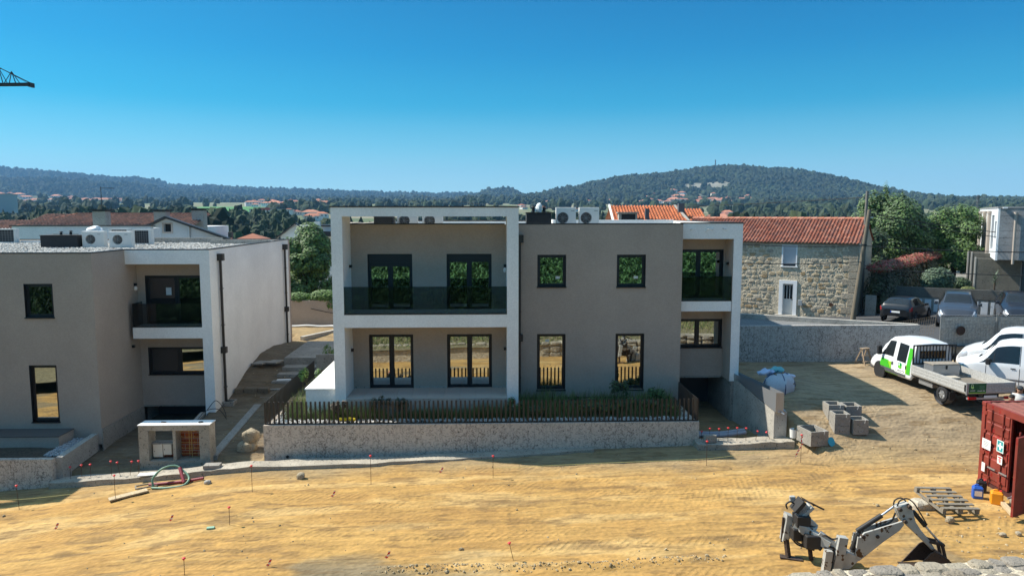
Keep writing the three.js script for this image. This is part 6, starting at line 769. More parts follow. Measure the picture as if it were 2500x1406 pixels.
// the concrete meter niche with bricks and pipes
{
  const T = thing('meter_niche', 'free-standing concrete meter niche with brick back and brass pipes', 'meter box', [-10.94, -2.1, -24.6], .0), m = mFooting, W = 1.21, H = 1.83;
  mesh('plinth', [box(-W, W, 0, .55, -.55, 0)], m, T); mesh('side_wall', [box(-W, -.88, .55, 1.62, -.55, 0)], m, T); mesh('side_wall', [box(.86, W, .55, 1.62, -.55, 0)], m, T); mesh('divider', [box(-.06, .04, .55, 1.62, -.5, -.03)], m, T); mesh('lintel', [box(-W, W, 1.62, H - .03, -.55, 0)], m, T); mesh('top_slab', [box(-W - .02, W + .02, H - .03, H, -.58, .01)], mWhite, T);
  const bm = [[.42, .10, .035], [.36, .085, .03], [.48, .13, .05]].map((c, i) => M('niche_brick_' + i, { c, map: concreteMap, roughness: .9 })); let k = 0; mesh('brick_mortar', [box(.04, .86, .55, 1.62, -.55, -.46)], M('brick_mortar', { c: [.36, .33, .3], roughness: 1 }), T);
  for (let j = 0; j < 5; j++) for (let i = -1; i < 4; i++) { const x0 = Math.max(.045, .05 + i * .29 + (j % 2) * .14), x1 = Math.min(.855, .05 + (i + 1) * .29 + (j % 2) * .14 - .02); if (x1 - x0 < .04) continue; mesh('brick', [rbox(x0, x1, .57 + j * .212, .57 + j * .212 + .19, -.47, -.445, .006)], bm[k++ % 3], T); }
  mesh('low_brick_wall', [box(-.88, -.06, .55, 1.08, -.5, -.42)], bm[0], T); mesh('low_shelf', [box(-.88, -.06, 1.08, 1.12, -.55, -.2)], mConcrete, T);
  const cream = M('cabinet_cream', { c: [.62, .57, .48], roughness: .5 }); mesh('cabinet', [rbox(-.83, -.5, .62, 1.08, -.42, -.2, .01)], cream, T); mesh('cabinet', [rbox(-.48, -.19, .70, 1.08, -.42, -.2, .01)], cream, T); mesh('lock', [box(-.79, -.77, .82, .85, -.2, -.195)], mDark, T); mesh('lock', [box(-.45, -.42, .88, .91, -.2, -.195)], mDark, T);
  const br = M('brass', { c: [.55, .40, .16], roughness: .4, metalness: .6 }); mesh('riser_pipe', [cyl([.45, .55, -.36], [.45, 1.5, -.36], .012)], br, T); mesh('riser_pipe', [cyl([.36, .72, -.38], [.36, 1.55, -.38], .01)], br, T); for (let j = 0; j < 5; j++) { const p = mesh('branch_pipe', [cyl([.08, .68 + j * .2, -.38], [.84, .68 + j * .2, -.38], .008)], br, T); for (const x of [.1, .36, .54, .8]) mesh('valve', [cyl([x, .68 + j * .2, -.38], [x, .72 + j * .2, -.38], .014, .008, 6), box(x - .028, x + .028, .675 + j * .2, .69 + j * .2, -.39, -.37)], br, p); }
  tag(mesh('cable_coil', [uvBox(new THREE.TorusGeometry(.07, .014, 6, 20).rotateX(Math.PI / 2).translate(-10.1, -.25, -24.85))], mBlack), 'small black coil on the top slab of the meter niche', 'coil'); tag(mesh('steel_offcut', [turn(box(-.09, .09, 0, .03, -.02, .02), { y: -.25 }, [-11.4, -.268, -24.9])], mRust), 'rusty offcut lying on the top slab of the meter niche', 'offcut');
}
// hoses, planks, stones at the left
tag(mesh('green_hose', [tube([[-10.95, -1.82, -22.95], [-10.98, -1.6, -23.0], [-10.75, -1.33, -23.2], [-10.4, -1.28, -23.35], [-10.15, -1.4, -23.3], [-9.85, -1.62, -23.1], [-9.9, -1.74, -22.85], [-10.4, -1.8, -22.75], [-10.95, -1.84, -22.85]], .035, 60, 8)], M('hose_green', { c: [.16, .30, .20], roughness: .5 })), 'green corrugated hose looped beside the left footing', 'hose');
tag(mesh('red_hose', [tube([[-11.15, -1.83, -23.1], [-10.6, -1.78, -23.1], [-10, -1.72, -23.1], [-9.4, -1.64, -23.15]], .05, 30, 8)], M('hose_red', { c: [.28, .035, .045], roughness: .5 })), 'dark red corrugated duct lying beside the left footing', 'hose'); tag(mesh('red_duct_piece', [cyl([-10.22, -1.33, -23.3], [-9.95, -1.7, -22.95], .055, .055, 10)], M('hose_red', {})), 'short piece of dark red duct leaning over the green hose', 'duct');
tag(mesh('pale_plank', [turn(rbox(-.55, .55, -.02, .03, -.14, .14, .008), { y: .62, z: .05 }, [-11.45, -1.86, -22.35])], mWoodPale), 'pale plank lying on the sand beside the tall stake', 'plank'); tag(mesh('plank_frame', [turn(box(-.32, .32, 0, .04, -.16, -.12), { y: .5 }, [-11.2, -1.84, -23.0]), turn(box(-.32, .32, 0, .04, .12, .16), { y: .5 }, [-11.2, -1.84, -23.0]), turn(box(-.32, -.28, 0, .04, -.12, .12), { y: .5 }, [-11.2, -1.84, -23.0])], mWoodGrey), 'grey wooden frame lying behind the pale plank', 'frame'); tag(mesh('white_board', [turn(box(-.28, .28, 0, .025, -.14, .14), { y: .2 }, [-11.5, -1.72, -23.75])], mWhitePlastic), 'white board lying on the left footing', 'board'); tag(mesh('concrete_slab', [turn(box(-.26, .26, 0, .12, -.16, .16), { y: .05 }, [-9.35, -1.52, -23.8])], mConcrete), 'grey concrete slab on the footing right of the meter niche', 'slab');
const mRock = M('granite', { c: [.46, .39, .28], map: concreteMap, bumpMap: concreteBump, bumpScale: .03, roughness: .95 });
tag(mesh('granite_boulder', [rock(3, .72, .42, .5).translate(-8.75, -1.38, -25.5)], mRock), 'lower pale boulder left of the garden wall corner', 'boulder'); tag(mesh('granite_boulder', [rock(6, .62, .5, .45).translate(-8.66, -1.0, -25.6)], mRock), 'upper pale boulder resting on another beside the garden wall', 'boulder'); tag(mesh('field_stone', [rock(9, .26, .22, .22).translate(-6.1, GY(-6.1, -22.6) + .08, -22.6)], mRock), 'single stone on the sand in front of the garden wall', 'stone'); tag(mesh('field_stone', [rock(11, .2, .14, .16).translate(-9.1, GY(-9.1, -22.7) + .05, -22.7)], mConcreteLight), 'small grey stone right of the red duct', 'stone'); tag(mesh('green_block', [turn(rbox(-.1, .1, 0, .05, -.06, .06, .01), { y: .2 }, [-7.61, GY(-7.61, -19.05), -19.05])], M('mint', { c: [.25, .42, .30], roughness: .8 })), 'small mint green block lying on the sand', 'block');
tag(mesh('yellow_cloth', [jitter(rbox(-.3, .3, 0, .09, -.1, .1, .03, 3), .1, 9).translate(-5.0, -.24, -24.85)], M('cloth_yellow', { c: [.65, .48, .02], roughness: .8 })), 'yellow cloth lying in the weeds behind the fence', 'cloth');
// right driveway: pipes, block
for (const [dy, dz, l] of [[0, 0, 'grey plastic pipe lying across the right driveway, in front'], [.03, -.17, 'grey plastic pipe lying across the right driveway, behind']]) tag(mesh('plastic_pipe', [tube([[7.35, -.86 + dy, -24.75 + dz], [8.2, -.9 + dy, -24.8 + dz], [9.2, -.84 + dy, -24.95 + dz]], .075, 20, 12)], M('pvc_grey', { c: [.27, .29, .33], roughness: .5 })), l, 'pipe');
tag(mesh('concrete_block', [turn(box(-.2, .2, 0, .24, -.1, .1), { y: .1 }, [7.62, -.88, -24.05])], mConcrete), 'grey concrete block behind the right end of the garden wall', 'block');
// big bag
{
  const T = thing('big_bag', 'full white builders bag behind the sloping garage wall', 'big bag', [10.95, .15, -26.4]), prof = [[0, 0], [.42, .0], [.52, .12], [.56, .35], [.5, .6], [.34, .74], [.12, .8], [0, .8]]; const g = new THREE.LatheGeometry(prof.map((p) => new THREE.Vector2(...p)), 26); mesh('sack', [uvBox(jitter(g, .14, 5, 4))], M('woven_white', { c: [.62, .64, .68], roughness: .8, map: grain(.3, 30, .2, 71) }), T);
  for (const a of [0, 1.57, 3.14, 4.71]) mesh('strap', [tube([[Math.cos(a) * .57, .1, Math.sin(a) * .57], [Math.cos(a) * .6, .45, Math.sin(a) * .6], [Math.cos(a) * .4, .75, Math.sin(a) * .4], [Math.cos(a) * .16, .88, Math.sin(a) * .16]], .016, 12, 5)], M('strap_blue', { c: [.05, .07, .16], roughness: .8 }), T);
  const film = (l, c, x, y, z, s, n) => tag(mesh('plastic_sack', [uvBox(jitter(new THREE.IcosahedronGeometry(s, 3).scale(1.4, .5, 1), .16, 7, n)).translate(x, y, z)], M('film_' + n, { c, roughness: .6 })), l, 'sack');
  film('crumpled pale blue sack on top of the big bag, left', [.45, .55, .72], 10.5, .98, -26.6, .22, 1); film('turquoise sack on top of the big bag, middle', [.16, .45, .46], 10.95, 1.04, -26.75, .2, 2); film('crumpled white sack on top of the big bag, right', [.62, .62, .70], 11.3, .82, -26.5, .2, 3);
  for (const [a, b, l] of [[[10.75, .98, -26.5], [11.05, .72, -25.95], 'short dirty board on the big bag, left'], [[11.05, .95, -26.5], [11.35, .66, -26.0], 'short dirty board on the big bag, right']]) tag(mesh('wood_offcut', [bar(a, b, .09, .03)], mWood), l, 'board');
}
// precast concrete manhole boxes
function manhole(label, x, y, z, w, h, d, ry, mark, rings) {
  const T = thing('manhole_box', label, 'manhole box', [x, y, z], ry, 'precast manhole boxes in the yard'), t = .055, m = mConcrete; const hs = rings ? [[0, h * .42], [h * .42 + .008, h]] : [[0, h]];
  for (const [a, b] of hs) mesh('ring', [box(-w / 2, w / 2, a, b, d / 2 - t, d / 2), box(-w / 2, w / 2, a, b, -d / 2, -d / 2 + t), box(-w / 2, -w / 2 + t, a, b, -d / 2 + t, d / 2 - t), box(w / 2 - t, w / 2, a, b, -d / 2 + t, d / 2 - t)], m, T); mesh('floor', [box(-w / 2 + t, w / 2 - t, .02, .06, -d / 2 + t, d / 2 - t)], mConcreteDark, T);
  if (mark === 'o') for (const R of [.15, .11]) mesh('knockout', [uvBox(new THREE.TorusGeometry(R, .01, 5, 22).translate(0, h * .5, d / 2))], m, T); else for (const [a, b] of hs) mesh('knockout', [uvBox(new THREE.TorusGeometry(.1, .014, 5, 14, Math.PI).rotateZ(Math.PI).translate(0, lerp(a, b, .75), d / 2))], m, T);
  mesh('lifting_wire', [tube([[w * .2, h, d / 2 - .03], [w * .24, h + .02, d / 2 + .02], [w * .2, h - .12, d / 2 + .03]], .006, 8, 4)], mWhitePlastic, T);
}
manhole('double manhole box, tallest of the stack, front left', 12.12, -.58, -24.0, .52, .72, .5, -.06, 'u', true); manhole('lower double manhole box of the stack, front right', 12.72, -.56, -23.9, .52, .52, .5, -.06, 'u', true); manhole('manhole box behind, left of the stack', 12.2, -.45, -24.65, .54, .74, .56, -.06, 'u', true); manhole('manhole box behind, right of the stack', 12.8, -.4, -24.6, .54, .66, .56, -.06, 'u', true); manhole('single manhole box with ring mark beside the sloping wall end', 10.98, -.78, -23.55, .66, .5, .8, .18, 'o', false);
tag(mesh('turquoise_lid', [turn(uvBox(new THREE.CylinderGeometry(.16, .16, .02, 18)), { x: 1.2, y: .5 }, [11.5, -.66, -23.25])], M('turquoise', { c: [.03, .38, .5], roughness: .5 })), 'turquoise plastic lid leaning on the single manhole box', 'lid'); tag(mesh('white_bucket', [uvBox(new THREE.CylinderGeometry(.14, .12, .3, 16, 1, true).translate(10.55, -.6, -24.05))], mWhitePlastic), 'white bucket between the wall end and the manhole box', 'bucket');
// stepladder
{ const T = thing('wooden_stepladder', 'small dusty wooden stepladder in front of the grey yard wall', 'stepladder', [16.75, .22, -31.2], .35), m = M('dusty_wood', { c: [.50, .41, .32], map: woodMap, roughness: .9 }); for (const s of [-1, 1]) { mesh('front_leg', [bar([s * .24, 0, .28], [s * .17, .76, 0], .035, .07)], m, T); mesh('back_leg', [bar([s * .24, 0, -.34], [s * .15, .76, -.03], .03, .05)], m, T); } for (let i = 0; i < 3; i++) mesh('tread', [box(-.25 + i * .03, .25 - i * .03, .2 + i * .26, .225 + i * .26, .2 - i * .1 - .07, .2 - i * .1 + .07)], m, T); mesh('top_board', [box(-.22, .22, .76, .79, -.1, .1)], m, T); mesh('brace', [bar([-.22, .12, -.28], [.22, .12, -.28], .02, .05)], m, T); }
// mesh panels
{
  const wire = M('fence_wire', { c: [.30, .30, .29], roughness: .6, metalness: .4 }), T = thing('site_fence_panel', 'site fence panels hung with grey fabric in front of the parked cars', 'fence', [21.0, .3, -32.6], .02);
  mesh('fabric', [(() => { const g = new THREE.PlaneGeometry(8, 1.75, 60, 16), p = g.attributes.position; for (let i = 0; i < p.count; i++) p.setZ(i, .10 * (fbm(p.getX(i) * 1.6, p.getY(i) * 2.2, 3, 5) - .5)); g.computeVertexNormals(); return uvBox(g.translate(4, 1.02, 0)); })()], M('fence_fabric', { c: [.70, .66, .59], map: grain(.9, 18, .4, 81), roughness: .9 }), T);
  for (const x of [0, 2.7, 2.78, 5.5]) mesh('post', [cyl([x, 0, .06], [x, 2.0, .06], .022, .022, 8)], wire, T); for (const y of [.1, 1.96]) mesh('rail', [cyl([0, y, .06], [8, y, .06], .016, .016, 6)], wire, T); const g = []; for (let x = .12; x < 8; x += .14) g.push(box(x - .004, x + .004, .1, 1.96, .075, .083)); for (let y = .25; y < 1.9; y += .16) g.push(box(0, 8, y - .004, y + .004, .083, .091)); const w = mesh('wire_grid', g, wire, T); w.userData.kind = 'stuff';
  mesh('rust_stain_patch', [uvBox(new THREE.CircleGeometry(.22, 18).translate(.95, 1.25, .12))], M('rust_patch', { c: [.14, .07, .045], map: grain(.3, 12, .7, 85), roughness: .9 }), T);
  const L = thing('wire_mesh_roll', 'low rusty wire mesh propped between the street wall and the fence panels', 'wire mesh', [18.1, 1.2, -33.0], .12), q = []; for (let x = 0; x < 3.2; x += .12) q.push(bar([x, 0, 0], [x + .1, .55 + .12 * x, 0], .008, .008)); for (let k = 0; k < 6; k++) q.push(bar([0, .02 + k * .1, 0], [3.2, .02 + k * .18, 0], .008, .008)); const o = mesh('wires', q, M('rust_wire', { c: [.22, .17, .12], roughness: .8 }), L); o.userData.kind = 'stuff';
}
// ---------------------------------------------------------------- red container
{
  const T = thing('red_container', 'red steel container with one door leaf standing open at the right edge', 'container', [14.8, -1.12, -20.7]), red = M('container_red', { c: [.30, .05, .032], map: tex(256, 256, (u, v) => { const k = .72 + .3 * tf(u, v, 5, 4, 3), s = tf(u, v, 14, 4, 9) > .68 ? .55 : 1; return [k, k * s, k * s]; }, true, .5, .5), roughness: .6, metalness: .1 }), dark = M('container_dark', { c: [.09, .022, .02], map: concreteMap, roughness: .7 }), Hh = 2.52, Wd = 2.42, L = 6;
  mesh('corner_post', [box(0, .12, .1, Hh - .1, 0, .14)], red, T); mesh('corner_post', [box(0, .12, .1, Hh - .1, Wd - .14, Wd)], red, T); for (const z of [0, Wd - .16]) for (const y of [0, Hh - .12]) mesh('corner_casting', [rbox(-.02, .16, y, y + .12, z - .01, z + .17, .02)], red, T);
  mesh('header', [box(.01, .1, Hh - .2, Hh - .02, .16, Wd - .16)], red, T); mesh('sill', [box(.01, .1, .02, .14, .16, Wd - .16)], dark, T);
  mesh('roof', [(() => { const pos = []; for (let i = 0; i < 40; i++) { const x0 = .1 + i * L / 40, x1 = .1 + (i + 1) * L / 40, y0 = Hh - .04 + (i % 2 ? .02 : 0), y1 = Hh - .04 + (i % 2 ? 0 : .02); pos.push(x0, y0, .1, x1, y1, .1, x1, y1, Wd - .1, x0, y0, .1, x1, y1, Wd - .1, x0, y0, Wd - .1); } return uvBox(poly(pos)); })()], M('roof_red', { c: [.34, .12, .09], map: concreteMap, roughness: .8 }), T);
  for (const z of [.05, Wd - .05]) mesh('side_wall', [(() => { const pos = []; for (let i = 0; i < 60; i++) { const x0 = .1 + i * L / 60, x1 = .1 + (i + 1) * L / 60, f = (k) => z + (k % 4 < 2 ? .03 : -.03); pos.push(x0, .14, f(i), x1, .14, f(i + 1), x1, Hh - .1, f(i + 1), x0, .14, f(i), x1, Hh - .1, f(i + 1), x0, Hh - .1, f(i)); } return uvBox(poly(pos)); })()], red, T); for (const z of [0, Wd - .08]) mesh('top_rail', [box(.14, L, Hh - .1, Hh, z, z + .08)], red, T); mesh('back_wall', [box(L, L + .06, .1, Hh, 0, Wd)], red, T); mesh('floor', [box(.1, L, .1, .16, .1, Wd - .1)], dark, T); mesh('inner_dark', [box(.6, .62, .16, Hh - .2, 1.3, Wd - .14)], M('dark_room', {}), T);
  const leaf = (name, M4) => { const d = mesh(name, [box(-.03, .03, .16, Hh - .22, .02, 1.06)], red, T); for (let k = 0; k < 6; k++) mesh('corrugation', [(() => { const y = .3 + k * .35; return prism([[-.055, y], [-.03, y - .03], [-.03, y + .27], [-.055, y + .24]], .08, 1.0); })()], red, d); for (const z of [.32, .8]) { const b = mesh('lock_bar', [cyl([-.085, .1, z], [-.085, Hh - .14, z], .02, .02, 8)], red, d); for (const y of [.3, 1.1, 1.9]) mesh('bar_bracket', [box(-.1, -.05, y, y + .06, z - .05, z + .05)], red, b); mesh('handle', [box(-.115, -.09, .62, .66, z - .02, z + .3)], mSteel, b); } for (const y of [.35, .95, 1.6, 2.15]) mesh('hinge', [box(-.07, .0, y, y + .1, .0, .07)], red, d); return d; };
  const d1 = leaf('door_leaf'); d1.position.set(.06, 0, .14);
  const d2 = leaf('open_door_leaf'); d2.position.set(.02, 0, Wd - .06); d2.rotation.y = -1.126; d2.scale.z = 1.15; d2.userData.label = 'dark red door leaf swung open towards the viewer';
  const s1 = canvasTex(128, 160, (g) => { g.fillStyle = '#cfd8d2'; g.fillRect(0, 0, 128, 160); g.fillStyle = '#1d8f93'; g.fillRect(14, 14, 100, 132); g.fillStyle = '#f3f6e8'; g.fillRect(52, 34, 26, 92); g.fillRect(22, 66, 86, 28); }), s2 = canvasTex(128, 128, (g) => { g.fillStyle = '#efe9e4'; g.fillRect(0, 0, 128, 128); g.fillStyle = '#b3232b'; g.fillRect(16, 14, 96, 22); g.fillRect(52, 14, 22, 96); g.fillRect(84, 46, 14, 60); g.fillRect(20, 50, 14, 46); }), s3 = canvasTex(160, 96, (g) => { g.fillStyle = '#e6e6e2'; g.fillRect(0, 0, 160, 96); g.fillStyle = '#77808a'; for (let i = 0; i < 4; i++) { g.fillRect(20 + i * 6, 24 + i * 14, 110 - i * 12, 6); } });
  const plate = (name, t, z, y, w, h) => { const g = new THREE.PlaneGeometry(w, h).rotateY(-Math.PI / 2).translate(-.065 + .0, y, z); mesh(name, g, M(name, { c: [1, 1, 1], map: t, roughness: .6 }), T); };
  plate('first_aid_sign', s1, .93, 1.42, .28, .36); plate('extinguisher_sign', s2, .95, 1.02, .2, .24); plate('notice_plate', s3, .36, 1.30, .36, .3); mesh('weathered_patch', [box(-.066, -.06, .45, .72, .22, .36)], mWhitePlastic, T);
}
function jerrycan(label, x, z, c, w, h, d, ry, labelled) { const T = thing('jerrycan', label, 'jerrycan', [x, GY(x, z), z], ry), m = M('can_' + label.slice(0, 4), { c, roughness: .45 }); mesh('body', [rbox(-w / 2, w / 2, 0, h * .86, -d / 2, d / 2, .04, 3)], m, T); mesh('shoulder', [rbox(-w * .4, w * .4, h * .82, h * .92, -d * .36, d * .36, .025, 2)], m, T); mesh('handle', [tube([[-w * .3, h * .9, 0], [-w * .2, h, 0], [w * .05, h, 0], [w * .15, h * .9, 0]], .02, 14, 6)], m, T); mesh('cap', [cyl([w * .3, h * .88, 0], [w * .3, h * .99, 0], .035, .035, 12)], labelled ? mBlack : mRed, T); if (labelled) mesh('paper_label', [box(-w * .34, w * .34, h * .25, h * .62, d / 2 + .001, d / 2 + .004)], mWhitePlastic, T); }
jerrycan('blue plastic jerrycan with white label beside the container', 13.93, -19.45, [.015, .09, .42], .27, .40, .22, -.4, true); jerrycan('yellow-orange plastic jerrycan beside the container', 14.2, -19.05, [.72, .28, .01], .30, .40, .26, -.5, false); jerrycan('black jerrycan half hidden behind the blue one', 14.32, -19.85, [.015, .015, .017], .25, .38, .2, -.4, false);
tag(mesh('plastic_bottle', [uvBox(new THREE.LatheGeometry([[0, 0], [.06, 0], [.065, .16], [.03, .22], [.025, .27], [0, .27]].map((p) => new THREE.Vector2(...p)), 12).translate(14.5, -1.08, -18.85))], M('clear_plastic', { c: [.7, .74, .72], roughness: .15, transmission: .7, thickness: 0 })), 'clear plastic bottle between the yellow jerrycan and the container', 'bottle'); tag(mesh('timber_block', [turn(rbox(-.06, .06, 0, .1, -.45, .45, .01), { y: -.35 }, [14.15, -1.08, -18.55])], mWoodPale), 'pale timber baulk at the container sill', 'timber');
// pallet on a stone
{ const T = thing('wooden_pallet', 'grey wooden pallet tilted on a pale stone', 'pallet', [12.5, -.9, -18.7], .04); T.rotation.order = 'YXZ'; T.rotation.x = .1; T.rotation.z = -.05; const m = mWoodGrey; for (let i = 0; i < 6; i++) mesh('deck_board', [box(-.52, .52, .13, .155, -.6 + i * .23, -.5 + i * .23)], m, T); for (const x of [-.47, 0, .47]) { for (const z of [-.54, 0, .58]) mesh('spacer_block', [box(x - .05, x + .05, .03, .13, z - .06, z + .06)], m, T); mesh('bottom_board', [box(x - .05, x + .05, .0, .03, -.6, .65)], m, T); } }
tag(mesh('pale_stone', [rock(21, .62, .36, .5).translate(11.95, -1.05, -18.85)], M('pale_stone', { c: [.62, .56, .46], map: concreteMap, roughness: .95 })), 'pale stone propping up the wooden pallet', 'stone'); tag(mesh('field_stone', [rock(23, .22, .2, .18).translate(12.1, -1.02, -17.85)], mRock), 'small square stone in front of the pallet', 'stone'); tag(mesh('field_stone', [rock(25, .16, .1, .13).translate(12.9, -1.05, -17.0)], mRock), 'small stone on the sand right of the excavator arm', 'stone'); tag(mesh('field_stone', [rock(27, .13, .1, .13).translate(13.35, -1.05, -17.05)], mRock), 'smaller stone further right of the excavator arm', 'stone');
// ---------------------------------------------------------------- backhoe attachment
{
  const T = thing('backhoe_attachment', 'worn white backhoe arm with bucket standing on the sand', 'backhoe arm', [8.6, -1.1, -15.5], -.05), wm = M('worn_white', { c: [.50, .49, .47], map: tex(256, 256, (u, v) => { const k = .8 + .2 * tf(u, v, 6, 4, 2), s = tf(u, v, 9, 4, 7) > .70; return s ? [.42, .30, .2] : [k, k, k * .98]; }, true, .9, .9), roughness: .55 }), bk = M('greasy_black', { c: [.022, .02, .019], roughness: .6 }), rs = M('bucket_rust', { c: [.10, .07, .055], map: concreteMap, roughness: .75, metalness: .3 }), rod = M('chrome', { c: [.55, .57, .62], roughness: .2, metalness: .9 });
  const boom = [[-.22, .8], [-.13, .91], [.47, 1.11], [.7, 1.19], [.75, 1.11], [.65, .97], [.29, .69], [-.22, .24], [-.31, .38], [-.27, .81]], stick = [[.57, 1.49], [.85, 1.59], [.94, 1.45], [1.03, 1.15], [1.16, .96], [1.4, .68], [1.52, .48], [1.47, .46], [1.32, .61], [.79, 1.11], [.7, 1.19], [.65, 1.28]], foot = [[-.47, .45], [-.31, .38], [-.21, .26], [-.42, .04], [-.6, .02], [-.6, .35]];
  mesh('boom_plate', [prism(boom, .10, .135, .006)], wm, T); mesh('boom_plate', [prism(boom, -.135, -.10, .006)], wm, T); mesh('boom_web', [prism([[.65, .97], [.29, .69], [-.22, .24], [-.24, .27], [.27, .72], [.63, 1.0]], -.1, .1)], wm, T);
  mesh('stick', [prism(stick, -.08, .08, .012)], wm, T); mesh('boom_foot', [prism(foot, -.12, .12, .012)], wm, T);
  const c1 = mesh('boom_cylinder', [cyl([-.24, .89, 0], [.3, 1.27, 0], .055, .055, 12)], bk, T); mesh('piston_rod', [cyl([.3, 1.27, 0], [.55, 1.47, 0], .026)], rod, c1); const c0 = mesh('swing_cylinder', [cyl([-.34, .45, 0], [-.22, .82, 0], .05)], bk, T); mesh('piston_rod', [cyl([-.42, .33, 0], [-.34, .45, 0], .03)], rod, c0);
  const c2 = mesh('bucket_cylinder', [cyl([1.0, 1.37, .0], [1.29, 1.03, 0], .05, .05, 12)], bk, T); mesh('piston_rod', [cyl([1.29, 1.03, 0], [1.64, .64, 0], .024)], rod, c2);
  for (const s of [-.1, .1]) mesh('bucket_link', [bar([1.36, .70, s], [1.66, .62, s], .03, .06), bar([1.64, .64, s], [1.74, .28, s], .03, .07)], rs, T); mesh('link_pin', [cyl([1.64, .64, -.16], [1.64, .64, .16], .04)], rs, T);
  const bp = [[.94, .07], [1.32, .52], [1.42, .56], [1.56, .44], [1.74, .32], [1.81, .16], [1.78, .08], [1.55, .03]]; for (const s of [-.26, .235]) mesh('bucket_side', [prism([[.94, .05], [1.32, .5], [1.4, .54], [1.78, .3], [1.81, .14], [1.7, .04], [1.3, .1]], s, s + .025)], rs, T); { const pts = [[.92, .04], [1.3, .04], [1.62, .02], [1.8, .1], [1.82, .2], [1.74, .34], [1.4, .54]], pos = []; for (let i = 0; i + 1 < pts.length; i++) { const [a, b] = [pts[i], pts[i + 1]]; pos.push(a[0], a[1], -.25, b[0], b[1], -.25, b[0], b[1], .25, a[0], a[1], -.25, b[0], b[1], .25, a[0], a[1], .25); } mesh('bucket_shell', [uvBox(poly(pos))], rs, T); } for (let i = 0; i < 4; i++) mesh('bucket_tooth', [box(.84, .96, .03, .06, -.23 + i * .14, -.17 + i * .14)], rs, T);
  mesh('hose', [tube([[.61, 1.5, .05], [.66, 1.64, .06], [.81, 1.69, .06], [.95, 1.61, .06], [1.08, 1.43, .07], [1.2, 1.24, .07], [1.3, 1.08, .06]], .016, 40, 6)], bk, T); mesh('hose', [tube([[.58, 1.45, -.05], [.6, 1.6, -.05], [.74, 1.66, -.05], [.85, 1.58, -.04], [.9, 1.4, -.03]], .016, 30, 6)], bk, T); mesh('hose', [tube([[.1, .95, .03], [.35, 1.06, .04], [.5, 1.15, .05], [.58, 1.35, .05]], .02, 20, 6)], bk, T);
  for (const [x, y] of [[-.16, .82], [.16, .83], [.77, 1.18], [.64, 1.46], [.85, 1.53]]) mesh('pin', [cyl([x, y, .08], [x, y, .165], .045, .04, 14)], rs, T);
  // stand: two upright channels, cross frame, valve block with levers
  mesh('upright_channel', [bar([-.72, -.02, .1], [-.6, .80, .1], .2, .17)], wm, T); mesh('upright_channel', [bar([-.98, -.02, .16], [-.93, .50, .16], .16, .14)], wm, T); mesh('channel_web', [bar([-.86, .0, .06], [-.80, .55, .06], .1, .05)], bk, T); mesh('top_tube', [bar([-1.05, .78, -.1], [-.7, .55, .05], .12, .12)], wm, T);
  mesh('side_plate', [prism([[-1.65, 1.05], [-1.48, .99], [-1.56, .46], [-1.73, .39], [-1.66, .91]], -.72, -.5, .01)], wm, T); mesh('frame_beam', [bar([-1.5, .88, -.4], [-.85, .55, 0], .16, .2)], wm, T); mesh('frame_post', [bar([-1.28, .8, -.36], [-1.3, 1.12, -.42], .22, .16)], wm, T); mesh('tank', [rbox(-1.36, -.98, .42, .74, -.35, -.02, .03)], bk, T); mesh('valve_bank', [rbox(-1.52, -1.2, .86, 1.12, -.55, -.2, .02)], bk, T); mesh('pump_body', [rbox(-1.58, -1.36, .5, .8, -.5, -.25, .03)], bk, T); mesh('arm_plate', [prism([[-1.47, .92], [-1.13, .86], [-1.04, .88], [-1.1, .76], [-1.36, .7], [-1.46, .76]], -.5, -.2, .01)], wm, T); mesh('wing_plate', [prism([[-1.32, .96], [-1.22, 1.08], [-1.01, .9], [-1.05, .86]], -.5, -.25, .01)], wm, T);
  const vb = mesh('valve_block', [prism([[-1.57, 1.22], [-1.37, 1.47], [-1.30, 1.42], [-1.5, 1.17]], -.6, -.25)], bk, T); mesh('valve_cover', [prism([[-1.17, 1.33], [-1.1, 1.29], [-1.36, 1.03], [-1.43, 1.07]], -.58, -.28, .008)], wm, vb); for (let i = 0; i < 6; i++) mesh('spool_rod', [cyl([-1.36 + i * .028, 1.42 - i * .024, -.3], [-1.52 + i * .03, 1.16 - i * .022, -.3], .011)], mSteel, vb); mesh('lever', [tube([[-1.36, 1.47, -.4], [-1.16, 1.41, -.3], [-1.03, 1.34, -.3], [-.88, 1.27, -.3]], .022, 16, 6)], rs, vb); mesh('lever', [tube([[-1.36, 1.5, -.45], [-1.2, 1.42, -.35], [-1.1, 1.34, -.32]], .012, 12, 5)], bk, vb); mesh('bracket', [rbox(-1.55, -1.42, 1.3, 1.45, -.7, -.6, .02)], wm, vb);
  for (const h of [[[-1.65, 1.19, -.5], [-1.68, 1.3, -.5], [-1.59, 1.37, -.5], [-1.5, 1.33, -.5]], [[-1.52, .9, -.4], [-1.55, .54, -.35], [-1.47, .43, -.3], [-1.28, .37, -.25], [-1.1, .33, -.2]], [[-1.46, .95, -.35], [-1.4, .62, -.3], [-1.48, .5, -.3], [-1.3, .4, -.25]], [[-1.4, 1.02, -.4], [-1.36, .8, -.32], [-1.2, .6, -.2], [-1.0, .38, -.1]], [[-1.1, .7, -.1], [-.95, .78, 0], [-.8, .72, .05], [-.66, .78, .1]], [[-1.05, .6, -.1], [-.9, .70, 0], [-.75, .6, .05], [-.5, .45, .05]]]) mesh('hose', [tube(h, .02, 24, 6)], bk, T);
